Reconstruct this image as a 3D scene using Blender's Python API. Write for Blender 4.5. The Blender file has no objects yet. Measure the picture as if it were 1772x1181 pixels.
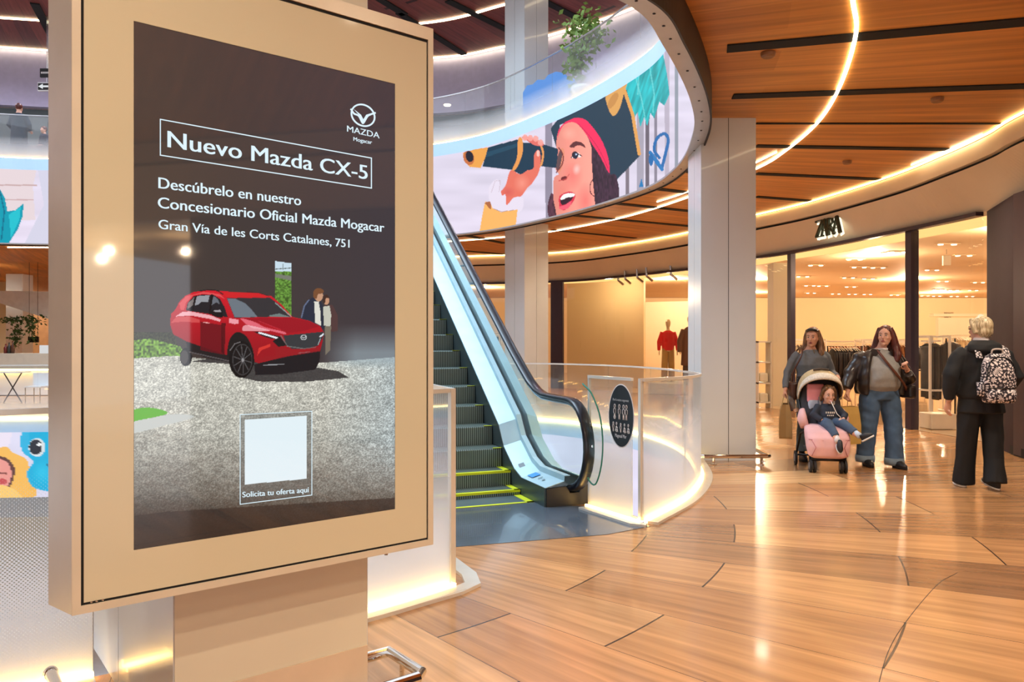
import bpy, bmesh, math, random
import numpy as np
from mathutils import Vector, Matrix
from mathutils.geometry import tessellate_polygon

R = math.radians
F = 1315.0          # focal length in pixels of the 1772 px wide frame
CX, CY, CH = 886.0, 590.5, 1.5
scene = bpy.context.scene
COL = scene.collection

# ------------------------------------------------------------ camera, world, light, exposure
cam_data = bpy.data.cameras.new('camera')
cam_data.sensor_width = 36.0
cam_data.lens = F / 1772.0 * 36.0
cam_data.clip_start = 0.05
cam_data.clip_end = 300
cam = bpy.data.objects.new('camera', cam_data)
cam.location = (0, 0, CH)
cam.rotation_euler = (R(90), 0, 0)
COL.objects.link(cam)
scene.camera = cam

world = bpy.data.worlds.new('world')
scene.world = world
world.use_nodes = True
bg = world.node_tree.nodes['Background']
bg.inputs[0].default_value = (0.86, 0.90, 1.0, 1)
bg.inputs[1].default_value = 1.5

scene.view_settings.view_transform = 'Standard'
scene.view_settings.look = 'None'
scene.view_settings.gamma = 1
scene.view_settings.use_curve_mapping = False
scene.view_settings.exposure = 0.0
scene.cycles.use_denoising = True
scene.cycles.max_bounces = 7
scene.cycles.transparent_max_bounces = 24
scene.cycles.sample_clamp_indirect = 4.0
scene.cycles.caustics_reflective = False
scene.cycles.caustics_refractive = False

def lin(c):
    r = []
    for v in c[:3]:
        v = v / 255.0
        r.append(v / 12.92 if v <= 0.04045 else ((v + 0.055) / 1.055) ** 2.4)
    return tuple(r)

def light(name, kind, loc, energy, color, size=0.1, target=None, spot=None, blend=0.6, sizey=None):
    d = bpy.data.lights.new(name, kind)
    d.energy = energy
    d.color = color
    if kind == 'AREA':
        d.shape = 'RECTANGLE'
        d.size = size
        d.size_y = sizey or size
    else:
        d.shadow_soft_size = size
    if kind == 'SPOT':
        d.spot_size = R(spot or 100)
        d.spot_blend = blend
    o = bpy.data.objects.new(name, d)
    o.location = loc
    if target is not None:
        o.rotation_euler = (Vector(target) - Vector(loc)).to_track_quat('-Z', 'Y').to_euler()
    COL.objects.link(o)
    return o

WARM = (1.0, 0.84, 0.64)
GAIN = 2.05
# warm mall ceiling downlights, several added as unseen fill behind camera and at left
for (x, y, e) in [(3.2, 5.0, 150), (5.3, 6.6, 170), (5.2, 10.5, 170), (4.6, 14.0, 150), (2.6, 18.6, 150), (5.2, 2.2, 170),
                  (2.6, 1.4, 150), (0.6, 1.0, 120), (-1.6, 0.6, 120), (3.4, -2.5, 170), (-3.4, 22.0, 200), (-12.0, 24.0, 220), (0.4, -2.0, 120), (-15.5, 23.5, 200), (-19, 28, 260), (-22, 32, 260)]:
    light('ceiling_fill_downlight', 'SPOT', (x, y, 4.22), e * GAIN, WARM, 0.12 if y > 3 else 0.04, (x, y, 0), 150, 0.9)
# spot rails inside the shop
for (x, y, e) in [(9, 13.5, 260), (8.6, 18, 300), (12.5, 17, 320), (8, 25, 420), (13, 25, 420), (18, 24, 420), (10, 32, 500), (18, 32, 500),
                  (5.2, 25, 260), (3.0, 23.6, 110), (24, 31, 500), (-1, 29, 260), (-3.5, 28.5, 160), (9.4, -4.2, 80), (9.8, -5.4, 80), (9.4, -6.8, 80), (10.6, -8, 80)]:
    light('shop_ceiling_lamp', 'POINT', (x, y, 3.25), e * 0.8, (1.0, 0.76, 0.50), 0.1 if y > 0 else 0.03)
# cool light of the glazed roof falling through the void
light('roof_daylight', 'AREA', (-7.0, 11.0, 15.5), 3600, (0.60, 0.80, 1.0), 13, (-7.0, 11.0, 0), sizey=11)

for (x, y) in [(-12, 21.5), (-4, 21.0), (1.5, 19.5), (4.2, 14), (-16, 20)]:  # cool fill spots added to brighten the upper gallery
    light('upper_fill_lamp', 'SPOT', (x, y, 10.3), 620, (0.86, 0.84, 1.0), 0.15, (x, y, 6), 160, 0.9)

# ------------------------------------------------------------ materials
MATS = {}
def mat(name, rgb, rough=0.5, metal=0.0, spec=0.5, emit=None, strength=0.0, coat=0.0, noise=None, bump=None, trans=0.0):
    if name in MATS:
        return MATS[name]
    m = bpy.data.materials.new(name)
    m.use_nodes = True
    nt = m.node_tree
    b = nt.nodes['Principled BSDF']
    c = lin(rgb)
    b.inputs['Base Color'].default_value = (*c, 1)
    b.inputs['Roughness'].default_value = rough
    b.inputs['Metallic'].default_value = metal
    b.inputs['Specular IOR Level'].default_value = spec
    b.inputs['Coat Weight'].default_value = coat
    if emit is not None:
        b.inputs['Emission Color'].default_value = (*lin(emit), 1)
        b.inputs['Emission Strength'].default_value = strength
    # a little procedural variation in every surface
    amt, sc = noise if noise else (0.05, 6.0)
    tc = nt.nodes.new('ShaderNodeTexCoord')
    n = nt.nodes.new('ShaderNodeTexNoise')
    n.inputs['Scale'].default_value = sc
    n.inputs['Detail'].default_value = 4
    nt.links.new(tc.outputs['Object'], n.inputs['Vector'])
    mp = nt.nodes.new('ShaderNodeMapRange')
    mp.inputs[1].default_value = 0.3; mp.inputs[2].default_value = 0.7
    mp.inputs[3].default_value = 1 - amt; mp.inputs[4].default_value = 1 + amt
    nt.links.new(n.outputs[0], mp.inputs[0])
    mx = nt.nodes.new('ShaderNodeVectorMath'); mx.operation = 'SCALE'
    mx.inputs[0].default_value = c
    nt.links.new(mp.outputs[0], mx.inputs['Scale'])
    nt.links.new(mx.outputs[0], b.inputs['Base Color'])
    if bump:
        n2 = nt.nodes.new('ShaderNodeTexNoise'); n2.inputs['Scale'].default_value = bump[1]
        nt.links.new(tc.outputs['Object'], n2.inputs['Vector'])
        bp = nt.nodes.new('ShaderNodeBump'); bp.inputs['Strength'].default_value = bump[0]; bp.inputs['Distance'].default_value = 0.02
        nt.links.new(n2.outputs[0], bp.inputs['Height'])
        nt.links.new(bp.outputs[0], b.inputs['Normal'])
    MATS[name] = m
    return m

def emit_mat(name, rgb, strength):
    if name in MATS: return MATS[name]
    m = bpy.data.materials.new(name); m.use_nodes = True
    nt = m.node_tree; nt.nodes.clear()
    e = nt.nodes.new('ShaderNodeEmission'); e.inputs[0].default_value = (*lin(rgb), 1); e.inputs[1].default_value = strength
    o = nt.nodes.new('ShaderNodeOutputMaterial'); nt.links.new(e.outputs[0], o.inputs[0])
    MATS[name] = m
    return m

def screen_mat(name, strength, gloss=0.0):
    """emissive display whose picture is stored per vertex"""
    m = bpy.data.materials.new(name); m.use_nodes = True
    nt = m.node_tree
    b = nt.nodes['Principled BSDF']
    a = nt.nodes.new('ShaderNodeAttribute'); a.attribute_name = 'picture'
    b.inputs['Base Color'].default_value = (0.01, 0.01, 0.01, 1)
    b.inputs['Roughness'].default_value = 0.03 if gloss else 0.5
    b.inputs['Specular IOR Level'].default_value = 0.6 if gloss else 0.1
    b.inputs['Coat Weight'].default_value = 0.9 if gloss else 0.0
    b.inputs['Emission Strength'].default_value = strength
    nt.links.new(a.outputs['Color'], b.inputs['Emission Color'])
    MATS[name] = m
    return m

def schlick(nt, refl):
    lw = nt.nodes.new('ShaderNodeLayerWeight'); lw.inputs[0].default_value = 0.5
    pw = nt.nodes.new('ShaderNodeMath'); pw.operation = 'POWER'; pw.inputs[1].default_value = 5.0
    nt.links.new(lw.outputs['Facing'], pw.inputs[0])
    ma = nt.nodes.new('ShaderNodeMath'); ma.operation = 'MULTIPLY_ADD'; ma.inputs[1].default_value = 0.9 * refl; ma.inputs[2].default_value = 0.04 * refl
    nt.links.new(pw.outputs[0], ma.inputs[0])
    return ma.outputs[0]

def glass_mat(name, tint=(0.95, 0.98, 0.97), refl=1.0, haze=0.0):
    if name in MATS: return MATS[name]
    m = bpy.data.materials.new(name); m.use_nodes = True
    nt = m.node_tree; nt.nodes.clear()
    tr = nt.nodes.new('ShaderNodeBsdfTransparent'); tr.inputs[0].default_value = (*tint, 1)
    gl = nt.nodes.new('ShaderNodeBsdfGlossy'); gl.inputs['Roughness'].default_value = 0.01
    gl.inputs[0].default_value = (1, 1, 1, 1)
    mx = nt.nodes.new('ShaderNodeMixShader')
    nt.links.new(schlick(nt, refl), mx.inputs[0]); nt.links.new(tr.outputs[0], mx.inputs[1]); nt.links.new(gl.outputs[0], mx.inputs[2])
    last = mx
    if haze:
        df = nt.nodes.new('ShaderNodeBsdfTranslucent'); df.inputs[0].default_value = (0.9, 0.93, 0.95, 1)
        m2 = nt.nodes.new('ShaderNodeMixShader'); m2.inputs[0].default_value = haze
        nt.links.new(mx.outputs[0], m2.inputs[1]); nt.links.new(df.outputs[0], m2.inputs[2]); last = m2
    o = nt.nodes.new('ShaderNodeOutputMaterial'); nt.links.new(last.outputs[0], o.inputs[0])
    MATS[name] = m
    return m

def frit_mat(name, pitch, z_low=0.05, z_high=1.05, rmin=0.12, rmax=0.75, base=0.0, smooth=False):
    """glass printed with a white dot screen that thickens towards the floor (UV in metres)"""
    m = bpy.data.materials.new(name); m.use_nodes = True
    nt = m.node_tree; nt.nodes.clear(); N = nt.nodes.new; L = nt.links.new
    uv = N('ShaderNodeUVMap'); uv.uv_map = 'UVMap'
    sep = N('ShaderNodeSeparateXYZ'); L(uv.outputs[0], sep.inputs[0])
    def math_(op, a, b=None, clamp=False):
        n = N('ShaderNodeMath'); n.operation = op; n.use_clamp = clamp
        for i, v in enumerate((a, b)):
            if v is None: continue
            if isinstance(v, (int, float)): n.inputs[i].default_value = v
            else: L(v, n.inputs[i])
        return n.outputs[0]
    u, v = sep.outputs[0], sep.outputs[1]
    a = math_('MULTIPLY', math_('ADD', u, v), 0.7071 / pitch)
    b = math_('MULTIPLY', math_('SUBTRACT', u, v), 0.7071 / pitch)
    fa = math_('SUBTRACT', math_('FRACT', math_('ADD', a, 500.0)), 0.5)
    fb = math_('SUBTRACT', math_('FRACT', math_('ADD', b, 500.0)), 0.5)
    d = math_('SQRT', math_('ADD', math_('MULTIPLY', fa, fa), math_('MULTIPLY', fb, fb)))
    mr = N('ShaderNodeMapRange'); L(v, mr.inputs[0])
    mr.inputs[1].default_value = z_low; mr.inputs[2].default_value = z_high
    mr.inputs[3].default_value = rmin; mr.inputs[4].default_value = rmax
    if smooth:
        # print too fine to resolve: its average cover
        rr = math_('MULTIPLY', mr.outputs[0], mr.outputs[0])
        fac = math_('SUBTRACT', 1.0, math_('MULTIPLY', rr, 2.0), True)
        fac = math_('MAXIMUM', fac, base)
    else:
        fac = math_('GREATER_THAN', d, mr.outputs[0])
    tr = N('ShaderNodeBsdfTransparent'); tr.inputs[0].default_value = (0.96, 0.98, 0.98, 1)
    gl = N('ShaderNodeBsdfGlossy'); gl.inputs['Roughness'].default_value = 0.02
    m1 = N('ShaderNodeMixShader'); L(schlick(nt, 0.8), m1.inputs[0]); L(tr.outputs[0], m1.inputs[1]); L(gl.outputs[0], m1.inputs[2])
    df = N('ShaderNodeBsdfDiffuse'); df.inputs[0].default_value = (0.9, 0.9, 0.9, 1)
    tl = N('ShaderNodeBsdfTranslucent'); tl.inputs[0].default_value = (0.9, 0.9, 0.9, 1)
    m2 = N('ShaderNodeMixShader'); m2.inputs[0].default_value = 0.5; L(df.outputs[0], m2.inputs[1]); L(tl.outputs[0], m2.inputs[2])
    m3 = N('ShaderNodeMixShader'); L(fac, m3.inputs[0]); L(m1.outputs[0], m3.inputs[1]); L(m2.outputs[0], m3.inputs[2])
    o = N('ShaderNodeOutputMaterial'); L(m3.outputs[0], o.inputs[0])
    MATS[name] = m
    return m

def polar_wood(name, centre, row, length, cols, rough, grain=1.0, mortar=0.004, phase=0.0, coat=0.0, spec=0.5, radial_scale=1.0):
    """boards fanning out from a centre; row = board width in radians"""
    m = bpy.data.materials.new(name); m.use_nodes = True
    nt = m.node_tree; N = nt.nodes.new; L = nt.links.new
    p = nt.nodes['Principled BSDF']
    g = N('ShaderNodeNewGeometry'); sep = N('ShaderNodeSeparateXYZ'); L(g.outputs['Position'], sep.inputs[0])
    def math_(op, a, b=None):
        n = N('ShaderNodeMath'); n.operation = op
        for i, v in enumerate((a, b)):
            if v is None: continue
            if isinstance(v, (int, float)): n.inputs[i].default_value = v
            else: L(v, n.inputs[i])
        return n.outputs[0]
    dx = math_('SUBTRACT', sep.outputs[0], centre[0]); dy = math_('SUBTRACT', sep.outputs[1], centre[1])
    th = math_('ARCTAN2', dy, dx)
    rr = math_('SQRT', math_('ADD', math_('MULTIPLY', dx, dx), math_('MULTIPLY', dy, dy)))
    v = math_('ADD', math_('DIVIDE', th, row), phase + 60.0)
    cb = N('ShaderNodeCombineXYZ'); L(math_('DIVIDE', rr, length), cb.inputs[0]); L(v, cb.inputs[1])
    br = N('ShaderNodeTexBrick'); L(cb.outputs[0], br.inputs['Vector'])
    br.offset = 0.37; br.offset_frequency = 2; br.squash = 1.0
    br.inputs['Scale'].default_value = 1.0
    br.inputs['Brick Width'].default_value = 1.0; br.inputs['Row Height'].default_value = 1.0
    br.inputs['Mortar Size'].default_value = mortar; br.inputs['Mortar Smooth'].default_value = 0.1
    br.inputs['Color1'].default_value = (0, 0, 0, 1); br.inputs['Color2'].default_value = (1, 1, 1, 1)
    br.inputs['Mortar'].default_value = (0.5, 0.5, 0.5, 1)
    cr = N('ShaderNodeValToRGB')
    e = cr.color_ramp.elements
    while len(e) < len(cols): e.new(0.5)
    for i, c in enumerate(cols):
        e[i].position = i / (len(cols) - 1); e[i].color = (*lin(c), 1)
    # add broad variation to the board tone
    L(br.outputs['Color'], cr.inputs[0])
    cg = N('ShaderNodeCombineXYZ'); L(math_('MULTIPLY', rr, 0.9 * radial_scale), cg.inputs[0]); L(math_('MULTIPLY', v, 9.0 * grain), cg.inputs[1])
    ns = N('ShaderNodeTexNoise'); ns.inputs['Scale'].default_value = 1.0; ns.inputs['Detail'].default_value = 6; ns.inputs['Distortion'].default_value = 0.6
    L(cg.outputs[0], ns.inputs['Vector'])
    mr = N('ShaderNodeMapRange'); L(ns.outputs[0], mr.inputs[0])
    mr.inputs[1].default_value = 0.32; mr.inputs[2].default_value = 0.68; mr.inputs[3].default_value = 0.72; mr.inputs[4].default_value = 1.18
    sc = N('ShaderNodeVectorMath'); sc.operation = 'SCALE'; L(cr.outputs[0], sc.inputs[0]); L(mr.outputs[0], sc.inputs['Scale'])
    mo = N('ShaderNodeMixRGB'); L(br.outputs['Fac'], mo.inputs[0]); L(sc.outputs[0], mo.inputs[1])
    mo.inputs[2].default_value = (*lin([int(x * .45) for x in cols[0]]), 1)
    L(mo.outputs[0], p.inputs['Base Color'])
    p.inputs['Roughness'].default_value = rough
    p.inputs['Coat Weight'].default_value = coat
    p.inputs['Specular IOR Level'].default_value = spec
    p.inputs['Coat Roughness'].default_value = 0.08
    MATS[name] = m
    return m

M_floor = polar_wood('oak_floor_tile', (-3.3, 7.4), 0.109, 1.75, [(140, 98, 64), (196, 144, 94), (168, 120, 78), (210, 164, 114)], 0.24, 1.0, 0.0035, 0.1, 0.25, 0.6)
M_ceil = polar_wood('wood_ceiling_board', (-9.1, 10.0), 0.045, 6.0, [(200, 134, 66), (214, 146, 76), (188, 122, 58)], 0.45, 0.6, 0.0, 0.0, 0, 0.35, 0.5)
M_upceil = polar_wood('dark_wood_ceiling', (-9.1, 10.0), 0.03, 6.0, [(112, 56, 50), (132, 66, 58), (98, 50, 48)], 0.5, 0.6, 0.01, 0.0, 0, 0.3)
M_cream = mat('cream_panel', (222, 214, 190), 0.35, noise=(0.02, 2))
M_fascia = mat('fascia_plaster', (220, 204, 180), 0.55, noise=(0.03, 1.5))
M_white = mat('white_lacquer', (232, 232, 232), 0.3, noise=(0.02, 2))
M_bluewhite = mat('pale_ring_band', (184, 214, 240), 0.4, noise=(0.02, 2))
M_pill = mat('pillar_lacquer', (208, 212, 212), 0.22, coat=0.3, noise=(0.02, 2))
M_black = mat('black', (14, 14, 16), 0.35)
M_slot = mat('slot_black', (10, 9, 8), 0.8)
M_dark = mat('dark_metal', (46, 40, 42), 0.3, 0.6)
M_pier = mat('pier_taupe', (58, 46, 50), 0.75, 0.0, 0.15)
M_steel = mat('brushed_steel', (190, 190, 192), 0.22, 1.0, noise=(0.06, 30))
M_chrome = mat('chrome', (226, 222, 216), 0.08, 1.0)
M_glass = glass_mat('clear_glass', refl=.6)
M_shopglass = glass_mat('shop_glass', (0.98, 0.98, 0.97), 0.4)
M_led = emit_mat('warm_led', (255, 216, 140), 16.0)
M_ledwhite = emit_mat('white_led', (255, 232, 186), 11.0)
M_cove = emit_mat('cove_led', (255, 214, 138), 11.0)
M_kerb = emit_mat('kerb_led', (255, 204, 120), 13.0)
M_coat_in = mat('shop_wall', (236, 212, 172), 0.7, noise=(0.02, 1))
M_shopceil = mat('shop_ceiling', (226, 196, 156), 0.7, noise=(0.03, 1))

# ------------------------------------------------------------ mesh builder
OFF = {}
def world_off(o):
    return OFF.get(o.name, Vector((0, 0, 0))) if o else Vector((0, 0, 0))

class B:
    def __init__(s):
        s.v = []; s.f = []; s.uv = None
    def add(s, vs, fs):
        n = len(s.v)
        s.v += [tuple(v) for v in vs]
        s.f += [tuple(i + n for i in f) for f in fs]
        return s
    def box(s, c, d, rz=0.0, M=None):
        hx, hy, hz = d[0] / 2, d[1] / 2, d[2] / 2
        vs = [Vector((x, y, z)) for x in (-hx, hx) for y in (-hy, hy) for z in (-hz, hz)]
        m = Matrix.Rotation(rz, 4, 'Z') if M is None else M
        vs = [m @ v + Vector(c) for v in vs]
        return s.add(vs, [(0, 1, 3, 2), (4, 6, 7, 5), (0, 4, 5, 1), (2, 3, 7, 6), (0, 2, 6, 4), (1, 5, 7, 3)])
    def bbox(s, c, d, rz=0.0, r=0.01, M=None):
        """box with chamfered vertical and horizontal edges"""
        bm = bmesh.new(); bmesh.ops.create_cube(bm, size=1)
        for v in bm.verts: v.co = Vector((v.co.x * d[0], v.co.y * d[1], v.co.z * d[2]))
        bmesh.ops.bevel(bm, geom=list(bm.edges), offset=r, segments=2, affect='EDGES', profile=0.5)
        m = Matrix.Rotation(rz, 4, 'Z') if M is None else M
        bm.verts.index_update()
        s.add([m @ v.co + Vector(c) for v in bm.verts], [[v.index for v in f.verts] for f in bm.faces])
        bm.free(); return s
    def prism(s, poly, z0, z1):
        """horizontal polygon extruded between two heights"""
        n = len(poly)
        s.add([(p[0], p[1], z0) for p in poly] + [(p[0], p[1], z1) for p in poly],
              [tuple(range(n))[::-1], tuple(range(n, 2 * n))] + [(i, (i + 1) % n, (i + 1) % n + n, i + n) for i in range(n)])
        return s
    def slab(s, fr, poly, t0, t1):
        """polygon in a frame fr(a,b,c): outline in (a,b), thickness along c"""
        n = len(poly)
        s.add([fr(p[0], p[1], t0) for p in poly] + [fr(p[0], p[1], t1) for p in poly],
              [tuple(range(n))[::-1], tuple(range(n, 2 * n))] + [(i, (i + 1) % n, (i + 1) % n + n, i + n) for i in range(n)])
        return s
    def tube(s, path, r, seg=10, closed=False, cap=True):
        path = [Vector(p) for p in path]; n = len(path)
        rs = r if isinstance(r, (list, tuple)) else [r] * n
        rings = []; prev = None
        for i, p in enumerate(path):
            a = path[i - 1] if (i > 0 or closed) else p
            b = path[(i + 1) % n] if (i < n - 1 or closed) else p
            t = (b - a).normalized() if (b - a).length > 1e-9 else Vector((0, 0, 1))
            if prev is None:
                up = Vector((0, 0, 1)) if abs(t.z) < 0.9 else Vector((0, 1, 0))
                x = t.cross(up).normalized()
            else:
                x = (prev - t * prev.dot(t)).normalized()
            prev = x; y = t.cross(x)
            rr = rs[i]
            rx, ry = rr if isinstance(rr, (tuple, list)) else (rr, rr)
            rings.append([p + x * rx * math.cos(2 * math.pi * k / seg) + y * ry * math.sin(2 * math.pi * k / seg) for k in range(seg)])
        vs = [v for rg in rings for v in rg]; fs = []
        m = n if closed else n - 1
        for i in range(m):
            j = (i + 1) % n
            for k in range(seg):
                fs.append((i * seg + k, i * seg + (k + 1) % seg, j * seg + (k + 1) % seg, j * seg + k))
        if not closed and cap:
            fs.append(tuple(range(seg))[::-1]); fs.append(tuple((n - 1) * seg + k for k in range(seg)))
        return s.add(vs, fs)
    def loft(s, rings, seg=20, p=2.0):
        """horizontal rings (cx,cy,z,rx,ry[,tilt]) with closed ends"""
        vs = []; n = len(rings)
        for rg in rings:
            cx, cy, z, rx, ry = rg[:5]
            for k in range(seg):
                a = 2 * math.pi * k / seg; c, d = math.cos(a), math.sin(a)
                vs.append((cx + rx * math.copysign(abs(c) ** (2 / p), c), cy + ry * math.copysign(abs(d) ** (2 / p), d), z))
        fs = []
        for i in range(n - 1):
            for k in range(seg):
                fs.append((i * seg + k, i * seg + (k + 1) % seg, (i + 1) * seg + (k + 1) % seg, (i + 1) * seg + k))
        fs.append(tuple(range(seg))[::-1]); fs.append(tuple((n - 1) * seg + k for k in range(seg)))
        return s.add(vs, fs)
    def ball(s, c, r, M=None, seg=16, rings=10):
        rx, ry, rz = r if isinstance(r, (tuple, list)) else (r, r, r)
        vs = []; fs = []
        for i in range(1, rings):
            a = math.pi * i / rings
            for k in range(seg):
                b = 2 * math.pi * k / seg
                vs.append(Vector((rx * math.sin(a) * math.cos(b), ry * math.sin(a) * math.sin(b), rz * math.cos(a))))
        vs.append(Vector((0, 0, rz))); vs.append(Vector((0, 0, -rz)))
        for i in range(rings - 2):
            for k in range(seg):
                fs.append((i * seg + k, (i + 1) * seg + k, (i + 1) * seg + (k + 1) % seg, i * seg + (k + 1) % seg))
        t = len(vs) - 2
        for k in range(seg):
            fs.append((t, k, (k + 1) % seg)); fs.append((t + 1, (rings - 2) * seg + (k + 1) % seg, (rings - 2) * seg + k))
        if M is not None: vs = [M @ v for v in vs]
        return s.add([v + Vector(c) for v in vs], fs)
    def build(s, name, m, parent=None, smooth=False, uvs=None):
        me = bpy.data.meshes.new(name)
        off = world_off(parent)
        me.from_pydata([(v[0] - off.x, v[1] - off.y, v[2] - off.z) for v in s.v], [], s.f)
        me.update()
        if m is not None: me.materials.append(m)
        if uvs is not None:
            ul = me.uv_layers.new(name='UVMap')
            for lp in me.loops: ul.data[lp.index].uv = uvs[lp.vertex_index]
        bm = bmesh.new(); bm.from_mesh(me)
        bmesh.ops.recalc_face_normals(bm, faces=bm.faces)
        bm.to_mesh(me); bm.free()
        if smooth:
            for p in me.polygons: p.use_smooth = True
        o = bpy.data.objects.new(name, me); COL.objects.link(o)
        if parent: o.parent = parent
        OFF[o.name] = off
        return o

def root(name, label, cat, loc=(0, 0, 0), group=None):
    o = bpy.data.objects.new(name, None); COL.objects.link(o)
    o.location = loc; o.empty_display_size = 0.1
    o['label'] = label; o['category'] = cat
    if group: o['group'] = group
    OFF[o.name] = Vector(loc)
    return o
def tag(o, label, cat, group=None):
    o['label'] = label; o['category'] = cat
    if group: o['group'] = group
    return o
def struct(o):
    o['kind'] = 'structure'; return o
def copy_tree(o, parent=None):
    c = o.copy(); COL.objects.link(c)
    if parent: c.parent = parent
    for ch in list(o.children): copy_tree(ch, c)
    return c

def cat_(pts, n=12, closed=False):
    """Catmull-Rom curve through points (tuples of any length)"""
    P = [np.array(p, float) for p in pts]; out = []
    m = len(P)
    rng = range(m) if closed else range(m - 1)
    for i in rng:
        p0 = P[(i - 1) % m] if (closed or i > 0) else 2 * P[0] - P[1]
        p1 = P[i]; p2 = P[(i + 1) % m]
        p3 = P[(i + 2) % m] if (closed or i < m - 2) else 2 * P[-1] - P[-2]
        for k in range(n):
            t = k / n
            out.append(tuple(0.5 * ((2 * p1) + (-p0 + p2) * t + (2 * p0 - 5 * p1 + 4 * p2 - p3) * t * t + (-p0 + 3 * p1 - 3 * p2 + p3) * t ** 3)))
    if not closed: out.append(tuple(P[-1]))
    return out

def resample(pts, step, closed=False):
    P = [Vector(p).to_3d() if len(p) == 2 else Vector(p) for p in pts]
    if closed: P = P + [P[0]]
    out = [P[0].copy()]; acc = 0.0
    for a, b in zip(P, P[1:]):
        L_ = (b - a).length; d = step - acc
        while d <= L_:
            out.append(a + (b - a) * (d / L_)); d += step
        acc = (acc + L_) % step
    return out

def offset2(pts, d, closed=False):
    out = []; n = len(pts)
    for i, p in enumerate(pts):
        a = pts[i - 1] if (i > 0 or closed) else p
        b = pts[(i + 1) % n] if (i < n - 1 or closed) else p
        tx, ty = b[0] - a[0], b[1] - a[1]; l = math.hypot(tx, ty) or 1
        out.append((p[0] + ty / l * d, p[1] - tx / l * d))
    return out

def ribbon(pts, z0, z1, t=0.0, closed=False, want_uv=False):
    """upright strip following a plan curve, thickness t to the right of travel"""
    b = B(); n = len(pts); q = offset2(pts, t, closed) if t else None
    vs = [(p[0], p[1], z0) for p in pts] + [(p[0], p[1], z1) for p in pts]
    fs = []
    m = n if closed else n - 1
    for i in range(m):
        j = (i + 1) % n; fs.append((i, j, j + n, i + n))
    if t:
        vs += [(p[0], p[1], z0) for p in q] + [(p[0], p[1], z1) for p in q]
        for i in range(m):
            j = (i + 1) % n
            fs.append((j + 2 * n, i + 2 * n, i + 3 * n, j + 3 * n))
            fs.append((i + n, j + n, j + 3 * n, i + 3 * n)); fs.append((j, i, i + 2 * n, j + 2 * n))
        if not closed:
            fs.append((0, n, 3 * n, 2 * n)); fs.append((n - 1, 3 * n - 1, 4 * n - 1, 2 * n - 1))
    b.add(vs, fs)
    if want_uv:
        s = [0.0]
        for a, c in zip(pts, pts[1:]): s.append(s[-1] + math.hypot(c[0] - a[0], c[1] - a[1]))
        uv = [(x, z0) for x in s] + [(x, z1) for x in s]
        if t: uv = uv + uv
        return b, uv
    return b

def holed(outer, holes, z):
    polys = [[Vector((p[0], p[1], 0)) for p in outer]] + [[Vector((p[0], p[1], 0)) for p in h] for h in holes]
    tris = tessellate_polygon(polys)
    vs = [(p.x, p.y, z) for pl in polys for p in pl]
    return B().add(vs, tris)

def fl(px, py, z=0.0):
    """the point of the horizontal plane z seen at a pixel"""
    Y = F * (CH - z) / (py - CY)
    return ((px - CX) / F * Y, Y)
def W(px, py, Y):
    return ((px - CX) / F * Y, Y, CH - (py - CY) / F * Y)

def text_shape(body, bold=0.0, extr=0.0, spacing=1.0, align='LEFT'):
    cu = bpy.data.curves.new('lettering', 'FONT'); cu.body = body; cu.size = 1.0
    cu.offset = bold; cu.extrude = extr; cu.space_character = spacing; cu.resolution_u = 4
    o = bpy.data.objects.new('lettering', cu); COL.objects.link(o)
    bpy.context.view_layer.update()
    dg = bpy.context.evaluated_depsgraph_get()
    me = bpy.data.meshes.new_from_object(o.evaluated_get(dg))
    vs = [v.co.copy() for v in me.vertices]; fs = [tuple(p.vertices) for p in me.polygons]
    bpy.data.objects.remove(o); bpy.data.curves.remove(cu); bpy.data.meshes.remove(me)
    return vs, fs

def put_text(b, body, org, xdir, ydir, ndir, width, cap, bold=0.0, extr=0.0, spacing=1.0):
    """lettering with baseline start org, total width and cap height, appended to builder b"""
    vs, fs = text_shape(body, 0.0, extr, spacing)
    if not vs: return
    x0 = min(v.x for v in vs); x1 = max(v.x for v in vs)
    kx = width / (x1 - x0); ky = cap / 0.73
    X, Y_, N_ = Vector(xdir), Vector(ydir), Vector(ndir); O_ = Vector(org)
    for dx in ((0.0,) if not bold else (-bold, 0.0, bold)):
        b.add([O_ + X * ((v.x - x0) * kx + dx * ky) + Y_ * v.y * ky + N_ * v.z for v in vs], fs)
# ------------------------------------------------------------ pictures for the displays
def inside(px, py, poly):
    poly = np.array(poly, float)
    res = np.zeros(px.shape, bool)
    sel = np.where((px >= poly[:, 0].min()) & (px <= poly[:, 0].max()) & (py >= poly[:, 1].min()) & (py <= poly[:, 1].max()))[0]
    if len(sel) == 0: return res
    x = px[sel]; y = py[sel]; r = np.zeros(len(sel), bool)
    n = len(poly)
    for i in range(n):
        x1, y1 = poly[i]; x2, y2 = poly[(i + 1) % n]
        if y1 == y2: continue
        c = ((y1 > y) != (y2 > y)) & (x < (x2 - x1) * (y - y1) / (y2 - y1) + x1)
        r ^= c
    res[sel] = r
    return res

def hsh(a, b, s=0):
    v = np.sin(a * 127.1 + b * 311.7 + s * 74.7) * 43758.5453
    return v - np.floor(v)
def vnoise(x, y, s=0):
    xi, yi = np.floor(x), np.floor(y); fx, fy = x - xi, y - yi
    fx = fx * fx * (3 - 2 * fx); fy = fy * fy * (3 - 2 * fy)
    return (hsh(xi, yi, s) * (1 - fx) * (1 - fy) + hsh(xi + 1, yi, s) * fx * (1 - fy) + hsh(xi, yi + 1, s) * (1 - fx) * fy + hsh(xi + 1, yi + 1, s) * fx * fy)

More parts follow.
